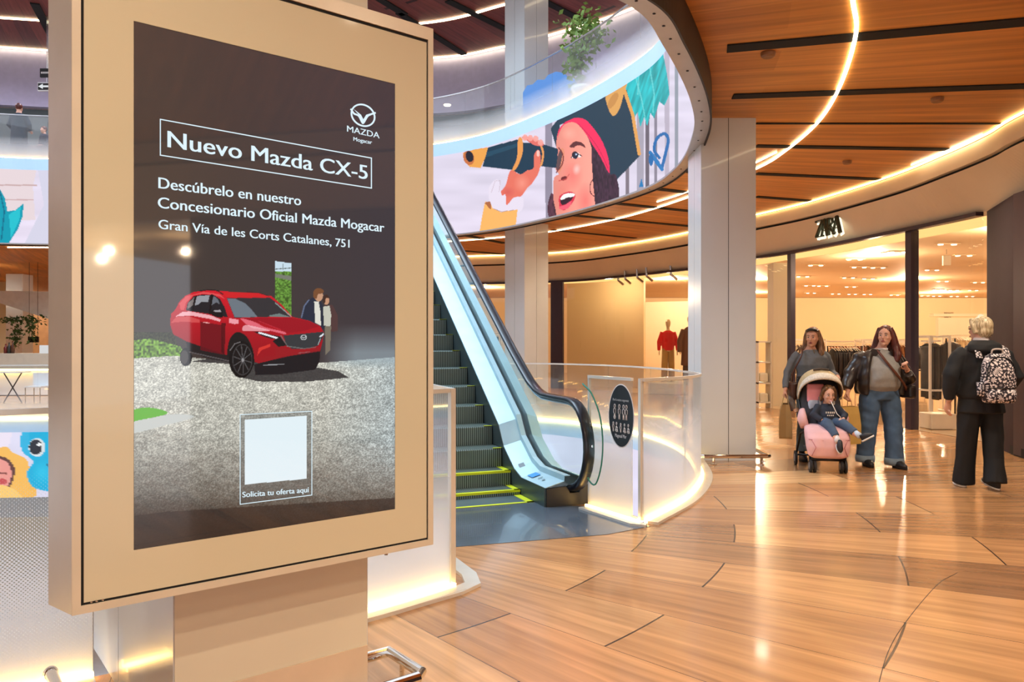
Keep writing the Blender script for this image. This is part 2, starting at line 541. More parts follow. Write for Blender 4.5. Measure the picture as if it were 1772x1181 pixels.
class Paint:
    def __init__(s, px, py, base):
        s.x, s.y = px, py
        s.c = np.tile(np.array(base, float), (len(px), 1))
        s.T = (0, 0, 1)
    def frame(s, ox, oy, k): s.T = (ox, oy, k)
    def _p(s, pts): return [(s.T[0] + p[0] / s.T[2], s.T[1] + p[1] / s.T[2]) for p in pts]
    def poly(s, pts, col, a=1.0, smooth=False, mod=None):
        q = s._p(pts)
        if smooth: q = cat_(q, 6, True)
        m = inside(s.x, s.y, q)
        s._put(m, col, a, mod)
        return m
    def _put(s, m, col, a, mod):
        c = np.array(col, float)
        if c.ndim == 2: c = c[m]
        if mod is not None: c = c * mod[m][:, None]
        s.c[m] = s.c[m] * (1 - a) + c * a
    def ell(s, cx, cy, rx, ry, col, a=1.0, rot=0.0, soft=0.0):
        cx, cy = s.T[0] + cx / s.T[2], s.T[1] + cy / s.T[2]; rx /= s.T[2]; ry /= s.T[2]
        dx, dy = s.x - cx, s.y - cy; co, si = math.cos(R(rot)), math.sin(R(rot))
        d = np.sqrt(((dx * co + dy * si) / rx) ** 2 + ((-dx * si + dy * co) / ry) ** 2)
        w = (np.clip((1 - d) / soft, 0, 1) if soft else (d < 1).astype(float)) * a
        s.c = s.c * (1 - w[:, None]) + np.array(col, float) * w[:, None]
    def line(s, pts, w, col, a=1.0):
        q = s._p(pts); w = w / s.T[2]
        for (x1, y1), (x2, y2) in zip(q, q[1:]):
            dx, dy = x2 - x1, y2 - y1; L2 = dx * dx + dy * dy or 1e-9
            t = np.clip(((s.x - x1) * dx + (s.y - y1) * dy) / L2, 0, 1)
            d = np.hypot(s.x - x1 - t * dx, s.y - y1 - t * dy)
            s._put(d < w / 2, col, a, None)
    def linear(s):
        v = np.clip(s.c / 255.0, 0, 1)
        return np.where(v <= 0.04045, v / 12.92, ((v + 0.055) / 1.055) ** 2.4)

def picture_grid(name, pos, nu, nv, colfn, m, parent):
    """pos: array (nu*nv,3) in world; colfn(px,py)->linear rgb"""
    off = world_off(parent)
    P = pos
    Y = np.maximum(P[:, 1], 0.5)
    px = CX + P[:, 0] / Y * F; py = CY - (P[:, 2] - CH) / Y * F
    far = P[:, 1] < 1.0
    px[far] = -9999
    rgb = colfn(px, py)
    me = bpy.data.meshes.new(name)
    idx = np.arange(nu * nv).reshape(nu, nv)
    q = np.stack([idx[:-1, :-1], idx[1:, :-1], idx[1:, 1:], idx[:-1, 1:]], -1).reshape(-1, 4)
    me.vertices.add(len(P)); me.vertices.foreach_set('co', (P - np.array(off)).astype(np.float32).ravel())
    me.loops.add(len(q) * 4); me.loops.foreach_set('vertex_index', q.ravel().astype(np.int32))
    me.polygons.add(len(q)); me.polygons.foreach_set('loop_start', np.arange(0, len(q) * 4, 4, dtype=np.int32))
    me.polygons.foreach_set('loop_total', np.full(len(q), 4, np.int32))
    me.update(calc_edges=True)
    ca = me.color_attributes.new('picture', 'FLOAT_COLOR', 'POINT')
    ca.data.foreach_set('color', np.concatenate([rgb, np.ones((len(P), 1))], 1).astype(np.float32).ravel())
    me.materials.append(m)
    o = bpy.data.objects.new(name, me); COL.objects.link(o)
    if parent: o.parent = parent
    OFF[o.name] = off
    return o

def paint_ad(px, py):
    n1 = vnoise(px / 30, py / 22, 1)
    P = Paint(px, py, (74, 65, 64))
    # wall tone, browner to the left
    k = np.clip((px - 232) / 450, 0, 1)[:, None]
    P.c = np.array([66, 56, 50.]) * (1 - k) + np.array([62, 56, 62.]) * k
    P.frame(0, 0, 1)
    P.poly([(476, 452), (504, 456), (504, 548), (476, 548)], (200, 222, 235))
    gv = 0.55 + 0.75 * vnoise(px / 2.0, py / 2.0, 4)
    P.poly([(476, 470), (504, 470), (504, 548), (476, 548)], (96, 140, 58), mod=gv)
    P.poly([(476, 474), (504, 478), (504, 486), (476, 480)], (120, 124, 112))
    P.line([(476, 466), (504, 464)], 1.4, (90, 100, 96)); P.line([(490, 457), (490, 467)], 1.2, (90, 100, 96))
    # garden at the left
    P.poly([(228, 575), (300, 575), (320, 640), (228, 640)], (60, 62, 40), mod=gv)
    P.poly([(228, 590), (262, 586), (312, 600), (330, 630), (228, 636)], (104, 142, 52), mod=0.4 + 1.1 * vnoise(px / 3, py / 3, 9))
    # gravel ground
    g = 0.72 + 0.5 * vnoise(px / 1.6, py / 1.2, 2) ** 1.4 + 0.14 * (vnoise(px / 14, py / 7, 3) - .5)
    yy = py
    br = np.interp(yy, [600, 640, 740, 790, 850, 885, 915, 960], [1.0, 1.08, 1.0, 0.84, 0.6, 0.34, 0.2, 0.16])
    base = np.array([200, 199, 188.])[None, :] * br[:, None]
    kk = np.clip((px - 560) / 120, 0, 1)[:, None] * np.clip((860 - yy) / 90, 0, 1)[:, None]  # bluish reflection on the display glass, painted into the gravel colour
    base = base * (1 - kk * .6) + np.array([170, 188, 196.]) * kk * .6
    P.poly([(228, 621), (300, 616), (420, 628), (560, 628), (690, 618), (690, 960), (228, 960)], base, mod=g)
    P.poly([(228, 711), (262, 706), (290, 716), (240, 728), (228, 730)], (92, 176, 44), smooth=True)
    P.poly([(228, 732), (262, 724), (302, 717), (336, 722), (280, 738), (228, 750)], (196, 200, 196), smooth=True)
    # pale haze right of the wall: a glass reflection painted into the picture
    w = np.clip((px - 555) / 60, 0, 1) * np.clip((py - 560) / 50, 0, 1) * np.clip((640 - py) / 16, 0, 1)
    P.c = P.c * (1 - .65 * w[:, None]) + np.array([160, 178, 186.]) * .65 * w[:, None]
    P.frame(270, 480, 5.063)
    # couple
    P.poly([(1270, 370), (1290, 260), (1320, 210), (1375, 175), (1440, 205), (1470, 260), (1490, 420), (1460, 470), (1300, 420)], (40, 46, 62), smooth=False)
    P.line([(1275, 350), (1300, 250), (1340, 200)], 12, (96, 108, 136))
    P.poly([(1385, 210), (1425, 215), (1440, 300), (1445, 425), (1395, 400)], (222, 220, 208))
    P.poly([(1470, 250), (1545, 240), (1590, 330), (1592, 470), (1540, 480), (1480, 430)], (82, 58, 58))
    P.poly([(1465, 258), (1520, 250), (1535, 330), (1528, 430), (1470, 425)], (196, 196, 182))
    P.poly([(1480, 430), (1535, 430), (1525, 640), (1485, 680)], (120, 112, 98))
    P.ell(1425, 160, 38, 52, (196, 150, 120)); P.poly([(1378, 170), (1385, 115), (1425, 95), (1465, 112), (1462, 140), (1420, 150), (1405, 190)], (120, 78, 50), smooth=True)
    P.ell(1492, 206, 26, 36, (200, 148, 118)); P.poly([(1462, 210), (1470, 165), (1500, 155), (1520, 185), (1490, 185), (1478, 230)], (64, 44, 38), smooth=True)
    # shadow under the car
    P.poly([(300, 740), (640, 760), (700, 870), (900, 915), (1300, 918), (1690, 880), (1600, 825), (1400, 790), (1100, 720), (600, 690)], (44, 42, 44), .85)
    # rear wheel
    P.ell(262, 700, 54, 80, (24, 22, 24)); P.ell(248, 700, 34, 60, (70, 66, 64))
    # body
    body = [(130, 320), (168, 285), (205, 215), (255, 165), (330, 130), (420, 116), (560, 118), (650, 128), (900, 138), (1010, 165), (1100, 240), (1195, 348), (1340, 382), (1440, 430), (1468, 480), (1460, 560), (1440, 640), (1425, 730), (1380, 755), (1150, 765), (940, 770), (860, 740), (640, 735), (300, 650), (262, 560), (150, 500), (125, 420)]
    red = np.array([178, 22, 36.])[None, :] * (0.86 + 0.3 * np.clip((640 - (py - 480) * 5.063) / 500, 0, 1))[:, None]
    P.poly(body, red)
    P.poly([(1100, 700), (1440, 640), (1432, 740), (1395, 810), (1100, 850), (870, 860), (860, 765), (980, 735)], (26, 25, 30))
    P.poly([(260, 560), (640, 690), (640, 745), (420, 700), (280, 640)], (34, 30, 32))
    P.line([(290, 655), (640, 735)], 9, (90, 84, 86))
    P.poly([(205, 230), (262, 168), (420, 128), (560, 150), (600, 190), (560, 170), (420, 145), (330, 158), (262, 225), (245, 290), (215, 285)], (226, 92, 92), .8)
    P.line([(385, 120), (460, 110), (540, 118), (585, 150)], 10, (36, 30, 34))
    P.line([(800, 130), (900, 138), (985, 165)], 9, (60, 40, 44))
    P.poly([(585, 130), (900, 140), (1010, 175), (620, 178)], (206, 34, 40))
    # windows
    P.poly([(262, 290), (276, 225), (330, 168), (400, 152), (500, 152), (560, 190), (600, 260), (630, 352), (480, 325), (300, 298)], (34, 32, 38))
    sp = vnoise(px / 1.4, py / 1.4, 7)
    mm = P.poly([(272, 280), (285, 225), (335, 175), (320, 250)], (150, 140, 136), .8)
    mm = P.poly([(335, 250), (360, 165), (470, 158), (455, 220), (400, 215), (370, 240)], (186, 190, 198), .75)
    P.poly([(480, 250), (505, 165), (540, 190), (560, 240), (530, 220)], (150, 160, 172), .6)
    P.line([(322, 290), (352, 165)], 12, (26, 24, 26)); P.line([(470, 320), (492, 155)], 16, (20, 18, 20))
    P.poly([(618, 182), (1000, 180), (1085, 245), (1185, 352), (1000, 348), (688, 356)], (52, 50, 54))
    P.poly([(622, 184), (700, 190), (790, 235), (850, 300), (890, 350), (690, 352)], (126, 140, 152), .75)
    P.poly([(990, 335), (1080, 318), (1180, 350), (1000, 348)], (150, 176, 170), .6)
    P.line([(1045, 225), (1185, 345)], 8, (190, 204, 196), .7)
    # highlights on the flank and bonnet
    P.poly([(230, 305), (300, 300), (480, 335), (568, 372), (560, 390), (470, 365), (300, 335), (170, 345)], (244, 190, 196), .9)
    P.poly([(130, 400), (180, 345), (300, 345), (380, 372), (380, 400), (240, 390)], (220, 96, 92), .7)
    P.poly([(640, 360), (720, 372), (725, 405), (690, 412), (640, 400)], (244, 170, 180), .9)
    P.poly([(740, 362), (860, 392), (960, 440), (1120, 478), (1130, 500), (1000, 470), (900, 455), (830, 440)], (240, 130, 146), .75, smooth=True)
    P.poly([(780, 420), (900, 440), (1000, 470), (850, 470), (760, 470)], (248, 200, 206), .7, smooth=True)
    P.poly([(745, 358), (1185, 356), (1340, 385), (1430, 432), (1300, 470), (1150, 490), (1080, 455), (900, 400)], (150, 18, 34), .85)
    P.line([(900, 385), (1090, 460)], 6, (206, 50, 66), .8)
    P.poly([(390, 390), (575, 420), (590, 680), (390, 640)], (104, 14, 26), .85)
    P.poly([(570, 400), (610, 400), (600, 680), (575, 660)], (60, 10, 18), .7)
    P.line([(415, 395), (468, 403)], 7, (240, 170, 170))
    P.poly([(474, 300), (520, 284), (575, 292), (584, 350), (540, 352), (480, 325)], (22, 20, 24), smooth=True)
    P.poly([(500, 292), (560, 286), (575, 305), (520, 305)], (196, 190, 196), .8)
    # front
    P.poly([(1115, 512), (1465, 478), (1460, 530), (1420, 600), (1330, 625), (1190, 630), (1140, 590)], (52, 56, 60))
    P.line([(1095, 515), (1150, 605), (1300, 628), (1400, 615)], 9, (120, 122, 120), .8)
    P.poly([(848, 474), (930, 482), (1010, 505), (1090, 520), (1080, 545), (1010, 540), (930, 515)], (30, 28, 34))
    P.line([(905, 487), (990, 512), (1080, 540)], 15, (232, 238, 244))
    P.line([(1440, 520), (1465, 500)], 14, (216, 224, 230)); P.line([(1420, 590), (1440, 540)], 6, (170, 176, 180))
    P.ell(1294, 528, 28, 24, (190, 196, 198)); P.ell(1294, 528, 21, 17, (60, 64, 68)); P.line([(1276, 522), (1294, 534), (1312, 522)], 5, (200, 206, 208))
    P.poly([(885, 690), (900, 620), (1000, 585), (1000, 610), (925, 640)], (222, 60, 50), .85)
    P.poly([(1040, 610), (1200, 640), (1430, 612), (1440, 650), (1180, 690), (980, 735), (870, 750), (960, 690), (1050, 690)], (150, 26, 34), .8)
    P.poly([(1020, 560), (1090, 520), (1145, 600), (1070, 610)], (26, 26, 30))
    P.line([(940, 772), (1120, 762)], 8, (150, 152, 156))
    P.line([(1250, 665), (1345, 655)], 6, (150, 150, 150), .5)
    # front wheel
    P.poly([(625, 700), (640, 560), (690, 490), (740, 484), (800, 530), (850, 640), (860, 760), (820, 760), (700, 640)], (28, 26, 28), smooth=True)
    P.ell(748, 722, 108, 162, (18, 17, 19)); P.ell(756, 722, 88, 138, (60, 58, 60)); P.ell(756, 722, 80, 128, (22, 21, 23))
    for i in range(10):
        a = i * math.pi / 5 + .2
        P.line([(760 + 12 * math.cos(a), 725 + 18 * math.sin(a)), (757 + 76 * math.cos(a), 722 + 122 * math.sin(a))], 7, (86, 84, 86))
    P.ell(760, 728, 12, 16, (150, 148, 150))
    P.line([(650, 640), (690, 585), (735, 570)], 8, (150, 146, 148), .7)
    # offer box: blank white square inside a thin frame
    P.frame(0, 0, 1)
    P.poly([(415, 717), (539, 711), (539, 857), (415, 873)], (70, 74, 76), .35)
    P.poly([(424, 727), (531, 720), (531, 829), (424, 839)], (226, 240, 246))
    P.poly([(232, 893), (290, 886), (683, 862), (683, 884), (232, 952)], (20, 26, 30), .65)
    return P.linear()

def paint_led(px, py):
    """big wraparound display: child with a spyglass, pale planks behind"""
    P = Paint(px, py, (216, 208, 226))
    v = 0.95 + 0.09 * vnoise(px / 60, py / 9, 1)
    P.c *= v[:, None]
    kx = np.clip((py - 300) / 110, 0, 1)[:, None] * (px < 1000)[:, None]
    P.c = P.c * (1 - .35 * kx) + np.array([240, 226, 246.]) * .35 * kx
    P.frame(780, 150, 4.543)
    # plank gaps and grey boards at the right
    for x0, w_, c_ in [(-600, 0, 0), (740, 60, (120, 112, 130)), (1370, 36, (96, 84, 92)), (1530, 34, (70, 60, 70)), (1460, 60, (150, 144, 158)), (1600, 22, (110, 104, 118)), (1680, 40, (170, 160, 176)), (1760, 30, (120, 130, 140))]:
        if w_: P.poly([(x0, -700), (x0 + w_, -700), (x0 + w_ * .9, 1300), (x0 + w_ * .1, 1300)], c_, .75)
    # teal feathers
    T = [(1330, -60), (1400, -260), (1640, -420), (1700, -100), (1720, 60), (1680, 150), (1640, 120), (1600, 250), (1570, 210), (1545, 310), (1520, 240), (1490, 320), (1470, 200), (1440, 250), (1400, 120), (1365, 60)]
    tn = 0.8 + 0.35 * vnoise(px / 3 + py / 9, py / 22, 5)
    P.poly(T, (40, 178, 184), mod=tn)
    for q in ([(1420, -200), (1500, 100), (1530, 260)], [(1540, -300), (1600, 60), (1590, 200)], [(1480, -100), (1470, 60)]):
        P.line(q, 10, (120, 214, 214), .7)
    # anchor-like ring on the planks
    P.line(cat_([(1640, 560), (1600, 500), (1620, 410), (1680, 370), (1710, 420), (1690, 520), (1660, 640)], 6), 24, (30, 104, 168))
    P.line([(1570, 520), (1660, 650), (1600, 560)], 30, (38, 120, 184))
    P.ell(1575, 575, 18, 48, (30, 104, 168)); P.poly([(1480, 790), (1500, 720), (1515, 790)], (30, 120, 180))
    # hat
    P.poly([(785, 330), (900, 180), (1010, 120), (1220, 60), (1380, 20), (1430, 200), (1490, 540), (1300, 740), (1240, 700), (1100, 480), (980, 250), (860, 300), (830, 480)], (34, 58, 76))
    P.line([(1362, 20), (1430, 220), (1482, 530)], 26, (224, 160, 84))
    P.poly([(1225, 130), (1230, 60), (1380, -40), (1360, 60), (1320, 190), (1270, 228)], (220, 162, 88), smooth=True)
    P.ell(1275, 110, 28, 70, (190, 130, 66), .7, 30)
    # hair behind
    hn = 0.75 + 0.5 * vnoise(px / 2.2, py / 6, 8)
    P.poly([(1090, 430), (1180, 500), (1250, 680), (1310, 740), (1320, 880), (1240, 930), (1130, 980), (1080, 700)], (66, 40, 56), mod=hn, smooth=True)
    P.poly([(790, 840), (760, 960), (790, 1060), (860, 1030), (830, 900)], (80, 44, 58), mod=hn, smooth=True)
    # face
    face = [(830, 480), (838, 380), (880, 300), (960, 262), (1020, 300), (1090, 430), (1118, 560), (1122, 760), (1130, 880), (1120, 960), (960, 1040), (850, 1050), (822, 960), (806, 860), (812, 720), (850, 690), (822, 640)]
    sk = np.array([244, 150, 134.])[None, :] * (0.92 + 0.16 * np.clip((px - 960) / 60, -1, 1))[:, None]
    P.poly(face, sk, smooth=True)
    P.ell(955, 700, 90, 120, (232, 100, 96), .5, 0, 1.0)
    P.ell(990, 650, 34, 50, (255, 196, 188), .9, 10, .8)
    P.ell(880, 860, 70, 150, (236, 108, 98), .4, 0, 1.0)
    P.ell(1060, 900, 80, 160, (214, 84, 84), .45, 0, .9)
    P.ell(930, 370, 70, 60, (255, 190, 170), .5, 0, 1.0)
    # ear and earring, neck hair
    P.poly([(1110, 470), (1180, 520), (1200, 640), (1250, 690), (1300, 700), (1310, 860), (1230, 900), (1150, 960), (1130, 860), (1115, 700)], (62, 38, 54), mod=hn, smooth=True)
    P.line(cat_([(1140, 715), (1100, 760), (1098, 830), (1130, 860), (1160, 820), (1155, 750)], 5, True), 7, (46, 24, 34))
    # headscarf
    P.poly([(836, 420), (850, 340), (900, 280), (980, 246), (1060, 262), (1140, 350), (1200, 450), (1240, 570), (1245, 680), (1180, 560), (1110, 450), (1060, 370), (1000, 300), (950, 280), (890, 300), (850, 370)], (240, 44, 92), smooth=True)
    P.line(cat_([(1000, 290), (1100, 400), (1180, 520), (1235, 640)], 5), 6, (190, 20, 70), .6)
    # brow, eye
    P.poly([(935, 470), (975, 432), (1030, 440), (1060, 480), (1010, 462), (960, 480)], (96, 44, 46), smooth=True)
    P.poly([(950, 560), (975, 510), (1025, 540), (1010, 556)], (250, 230, 228), smooth=True)
    P.ell(978, 538, 25, 30, (34, 34, 56)); P.ell(985, 533, 7, 8, (180, 200, 230))
    P.line([(948, 560), (968, 512), (1030, 545)], 7, (50, 24, 34))
    # nose, mouth
    P.ell(890, 722, 26, 16, (96, 20, 26), .9, -20); P.line([(852, 740), (905, 730), (930, 690)], 8, (200, 74, 70), .8)
    P.poly([(850, 880), (870, 850), (930, 826), (978, 848), (960, 910), (900, 968), (860, 960)], (214, 44, 70), smooth=True)
    P.poly([(862, 885), (900, 845), (965, 842), (950, 890), (895, 930), (870, 925)], (52, 18, 34), smooth=True)
    P.poly([(862, 885), (885, 852), (935, 838), (972, 845), (962, 866), (915, 872), (880, 890)], (250, 246, 244), smooth=True)
    P.poly([(850, 950), (900, 930), (950, 900), (930, 950), (880, 970)], (240, 90, 110), smooth=True)
    # spyglass
    P.poly([(250, 628), (290, 478), (540, 412), (560, 440), (700, 445), (845, 490), (830, 640), (700, 625), (640, 660), (545, 690), (480, 655)], (18, 52, 74))
    P.poly([(270, 520), (540, 440), (530, 470), (265, 560)], (40, 88, 112), .5)
    P.poly([(95, 520), (110, 590), (150, 632), (235, 640), (270, 560), (294, 478), (190, 492)], (232, 160, 74))
    P.ell(142, 560, 42, 58, (196, 110, 60), 1, -15); P.ell(148, 550, 30, 44, (30, 26, 40), 1, -15)
    P.poly([(530, 415), (562, 412), (565, 520), (530, 620), (500, 660), (482, 655), (520, 560)], (230, 152, 78), smooth=True)
    P.line(cat_([(706, 455), (726, 520), (716, 600), (700, 625)], 5), 16, (226, 150, 84))
    P.ell(862, 580, 26, 98, (226, 140, 110), 1, 10); P.ell(852, 580, 18, 84, (40, 40, 58), .7, 10); P.line(cat_([(850, 482), (882, 540), (876, 610), (830, 676)], 5), 9, (120, 50, 50))
    # hand
    ha = (226, 112, 92)
    P.poly([(560, 400), (600, 392), (720, 440), (722, 465), (660, 462), (600, 425)], (222, 108, 98), smooth=True)
    for (x, y) in ((585, 402), (625, 405), (668, 410), (706, 440)): P.ell(x, y, 22, 24, (240, 160, 150), .9)
    P.poly([(650, 640), (655, 540), (680, 500), (700, 510), (706, 580), (690, 680), (640, 760), (600, 800), (545, 870), (440, 930), (380, 850), (430, 780), (470, 660), (545, 690), (600, 660)], ha, smooth=True)
    P.ell(560, 760, 70, 80, (244, 160, 140), .6, 0, .9); P.ell(686, 525, 12, 26, (255, 210, 200), .8)
    P.ell(450, 830, 60, 50, (200, 76, 74), .5, 0, .9)
    # cuff and sleeve
    P.poly([(300, 800), (370, 730), (400, 850), (430, 850), (440, 930), (500, 870), (570, 880), (560, 970), (500, 990), (400, 990), (320, 960)], (226, 216, 232), smooth=True)
    P.line([(320, 830), (350, 740), (390, 740), (380, 830)], 4, (190, 170, 180), .8)
    P.line([(330, 960), (400, 985), (520, 970)], 6, (150, 104, 96), .7)
    P.poly([(220, 1180), (250, 1000), (270, 905), (310, 910), (330, 960), (400, 990), (525, 965), (510, 1110), (505, 1200)], (242, 178, 98))
    P.poly([(268, 915), (310, 905), (314, 965), (280, 930)], (170, 100, 60), smooth=True)
    # left end of the band: teal shell shape on pale boards
    P.frame(0, 0, 2.624)
    P.poly([(-900, 750), (170, 750), (150, 850), (160, 1000), (-900, 1000)], (222, 206, 210))
    P.line([(-400, 838), (165, 842)], 7, (196, 168, 168)); P.line([(-400, 905), (150, 908)], 6, (200, 170, 172))
    P.poly([(-30, 770), (-10, 900), (20, 960), (0, 1100), (-300, 1130), (-300, 770)], (226, 206, 206), .5)
    P.poly([(168, 750), (240, 750), (300, 1110), (110, 1110), (200, 930)], (206, 204, 222))
    P.poly([(-90, 900), (0, 860), (22, 900), (34, 960), (70, 955), (106, 925), (104, 980), (82, 1040), (40, 1105), (-90, 1110)], (0, 150, 172), smooth=False)
    P.poly([(40, 975), (95, 940), (88, 1000), (50, 1080)], (30, 186, 200)); P.line([(0, 870), (20, 960), (6, 1090)], 6, (0, 104, 132))
    return P.linear()

def paint_led_low(px, py):
    """display on the edge below the gallery: pale ground, turquoise toy, baby in a yellow hood"""
    P = Paint(px, py, (222, 216, 238))
    P.c *= (0.96 + 0.06 * vnoise(px / 40, py / 20, 2))[:, None]
    P.frame(0, 430, 2.625)
    P.poly([(-400, 820), (60, 820), (40, 900), (-400, 960)], (238, 224, 240))
    P.poly([(-300, 1150), (-300, 930), (0, 905), (30, 900), (60, 930), (120, 960), (140, 1040), (135, 1140)], (246, 184, 84), smooth=True)
    P.poly([(-60, 950), (20, 950), (60, 985), (66, 1030), (30, 1100), (-60, 1100)], (90, 44, 40), smooth=True)
    P.poly([(-70, 960), (15, 962), (48, 1000), (48, 1050), (20, 1090), (-70, 1090)], (236, 150, 140), smooth=True)
    P.line([(-10, 1020), (30, 1024)], 7, (130, 60, 56)); P.ell(10, 1060, 22, 14, (200, 70, 74))
    P.poly([(-300, 1100), (0, 1075), (100, 1130), (90, 1160), (-300, 1160)], (250, 200, 110), smooth=True)
    P.poly([(95, 850), (130, 820), (240, 815), (330, 900), (340, 1080), (240, 1105), (150, 1085), (122, 1020), (150, 970), (100, 920)], (14, 176, 222), smooth=True)
    P.ell(190, 1020, 50, 60, (60, 206, 240), .6, 0, .8)
    P.ell(168, 905, 37, 42, (220, 226, 230)); P.ell(162, 903, 30, 34, (40, 44, 54)); P.ell(178, 892, 9, 9, (250, 250, 250)); 
    P.line([(212, 980), (228, 1000)], 6, (10, 100, 140))
    # further along: turquoise figure seen beside the escalator
    P.frame(0, 0, 1)
    P.poly([(690, 700), (756, 690), (772, 740), (770, 800), (752, 830), (690, 826)], (20, 190, 222), smooth=True)
    P.poly([(740, 716), (768, 724), (766, 760), (748, 770)], (150, 226, 240), .5, smooth=True)
    return P.linear()

M_ad = screen_mat('advert_picture', 1.05, 1.0)
M_ledpic = screen_mat('display_picture', 1.12)

# ------------------------------------------------------------ plan curves
VOID_UP = cat_([(0.84, 5.57), (1.28, 6.39), (1.84, 7.83), (2.17, 9.13), (2.34, 10.9), (2.06, 12.65), (0.75, 15.3), (-1.29, 17.7), (-5.0, 19.2), (-9, 19.5), (-13, 19.3),
                (-16.5, 17.5), (-18, 13.0), (-16.5, 8.5), (-13, 5.2), (-9, 3.4), (-6, 3.3), (-3.2, 3.8), (-1.5, 4.42), (-0.1, 4.95)], 14, True)
SHOP = cat_([(-10, 26.4), (-6, 26.1), (-2, 25.3), (1.6, 24.1), (3.4, 22.1), (4.8, 19.8), (5.55, 17.4), (6.1, 15.9), (6.76, 12.9), (7.0, 11.3), (6.95, 10.1), (6.9, 8.5), (7.1, 5), (7.3, 0), (7.3, -9)], 14)
FTOP = cat_([(-10, 26.2), (-6, 25.9), (-2, 25.1), (1.5, 23.9), (3.2, 21.9), (4.5, 19.6), (5.25, 17.2), (5.95, 15.3), (6.42, 12.9), (6.47, 11.3), (6.42, 10.2), (6.25, 9.0), (6.1, 5), (6.0, 0), (6, -9)], 14)
OX, OY = 0.209, 7.045
EU = (-0.359, 0.933); EV = (0.933, 0.359)
def E(u, v, z=0.0): return Vector((OX + EU[0] * u + EV[0] * v, OY + EU[1] * u + EV[1] * v, z))
def E2(u, v): p = E(u, v); return (p.x, p.y)
RIGHT_RAIL = [(1.07, 6.26)] + cat_([(1.07, 6.26), (1.62, 7.17), (2.02, 8.2), (2.2, 9.1), (2.3, 10.1), (2.22, 11.3), (1.85, 12.7), (1.1, 13.9), (0.13, 14.55), (-2.5, 15.0), (-6, 14.95), (-9, 14.7), (-12, 14.3), (-14.5, 13.2)], 10)[1:]
LEFT_RAIL = cat_([(-0.37, 4.63), (-0.79, 4.21), (-1.25, 3.86), (-1.87, 3.39), (-2.6, 2.95), (-4.0, 2.4), (-6, 2.1), (-9, 2.6), (-12.5, 5)], 10)
hole_low = RIGHT_RAIL + [(-15.5, 10.5), (-14.8, 7)] + LEFT_RAIL[::-1] + [E2(-0.15, -1.42), E2(0.75, -1.42), E2(0.75, 0.42), E2(-0.17, 0.44)]

# ------------------------------------------------------------ floor, ceilings, slabs
OUT = [(-26, -9), (12, -9), (30, -9), (30, 42), (-26, 42)]
struct(holed(OUT, [hole_low], 0.0).build('floor', M_floor))
UPZ = 6.17; CEZ = 4.3; RIM = 4.0
mall_out = [(-26, 42), (-26, -9)] + [(7.3, -9)] + SHOP[::-1][1:] + [(-10, 42)]
struct(holed(mall_out, [VOID_UP], CEZ).build('ceiling', M_ceil))
struct(holed(OUT, [VOID_UP], UPZ).build('floor_upper', mat('upper_floor_tile', (170, 150, 136), 0.25)))
struct(holed([(-40, -12), (32, -12), (32, 44), (-40, 44)], [[(-17, 5), (1, 5), (2.0, 9), (1.6, 13), (-2, 16), (-9, 17.5), (-16, 17)]], 10.5).build('ceiling_upper', M_upceil))
# lower storey floor seen through the void
struct(holed([(-26, -4), (14, -4), (14, 30), (-26, 30)], [], -5.4).build('floor_lower', mat('lower_floor_tile', (226, 222, 220), 0.3)))
M_tile = mat('shop_floor_tile', (206, 172, 130), 0.12, coat=0.3, noise=(0.06, 0.8))
shop_poly = SHOP[:-1] + [(7.3, -9), (30, -9), (30, 41.5), (-10, 41.5)]
struct(holed(shop_poly, [], 0.004).build('floor_shop', M_tile))
struct(holed(shop_poly, [], 3.55).build('ceiling_shop', M_shopceil))
# walls
def wallbox(name, c, d, m, rz=0):
    return struct(B().box(c, d, rz).build(name, m))
wallbox('wall_shop_back', (8, 36, 1.77), (44, 0.2, 3.53), M_coat_in)
wallbox('wall_shop_right', (29.9, 14, 1.77), (0.2, 46, 3.53), M_coat_in)
wallbox('wall_left', (-26, 16, 2.15), (0.3, 50, 4.3), M_cream)
wallbox('wall_back', (-18, 36, 2.15), (16, 0.3, 4.3), M_cream)
wallbox('wall_lower_back', (-6, 20, -2.9), (30, 0.3, 5.0), M_cream)
wallbox('wall_front', (-14, -8.8, 2.15), (26, 0.3, 4.3), M_pier)

# fascia over the shopfront with its shadow gap and cove light
SH_O = SHOP
def sloped(lo_pts, z_lo, hi_pts, z_hi, back=.3):
    n = len(lo_pts); b = B()
    lb_, hb_ = offset2(lo_pts, -back), offset2(hi_pts, -back)
    vs = [(*p, z_lo) for p in lo_pts] + [(*p, z_hi) for p in hi_pts] + [(*p, z_hi) for p in hb_] + [(*p, z_lo) for p in lb_]; fs = []
    for i in range(n - 1):
        for e in range(4):
            a, c = e * n + i, ((e + 1) % 4) * n + i; fs.append((a, a + 1, c + 1, c))
    return b.add(vs, fs)
struct(sloped(SH_O, 3.42, FTOP, 3.95).build('fascia_lower', M_fascia))
struct(sloped(offset2(FTOP, .03), 4.0, offset2(FTOP, .03), 4.26).build('fascia_upper', M_fascia))
struct(ribbon(offset2(FTOP, -0.05), 3.95, 4.0, -0.1).build('fascia_gap', M_slot))
def tag_strip(o, label, group=None): return tag(o, label, 'light strip', group)
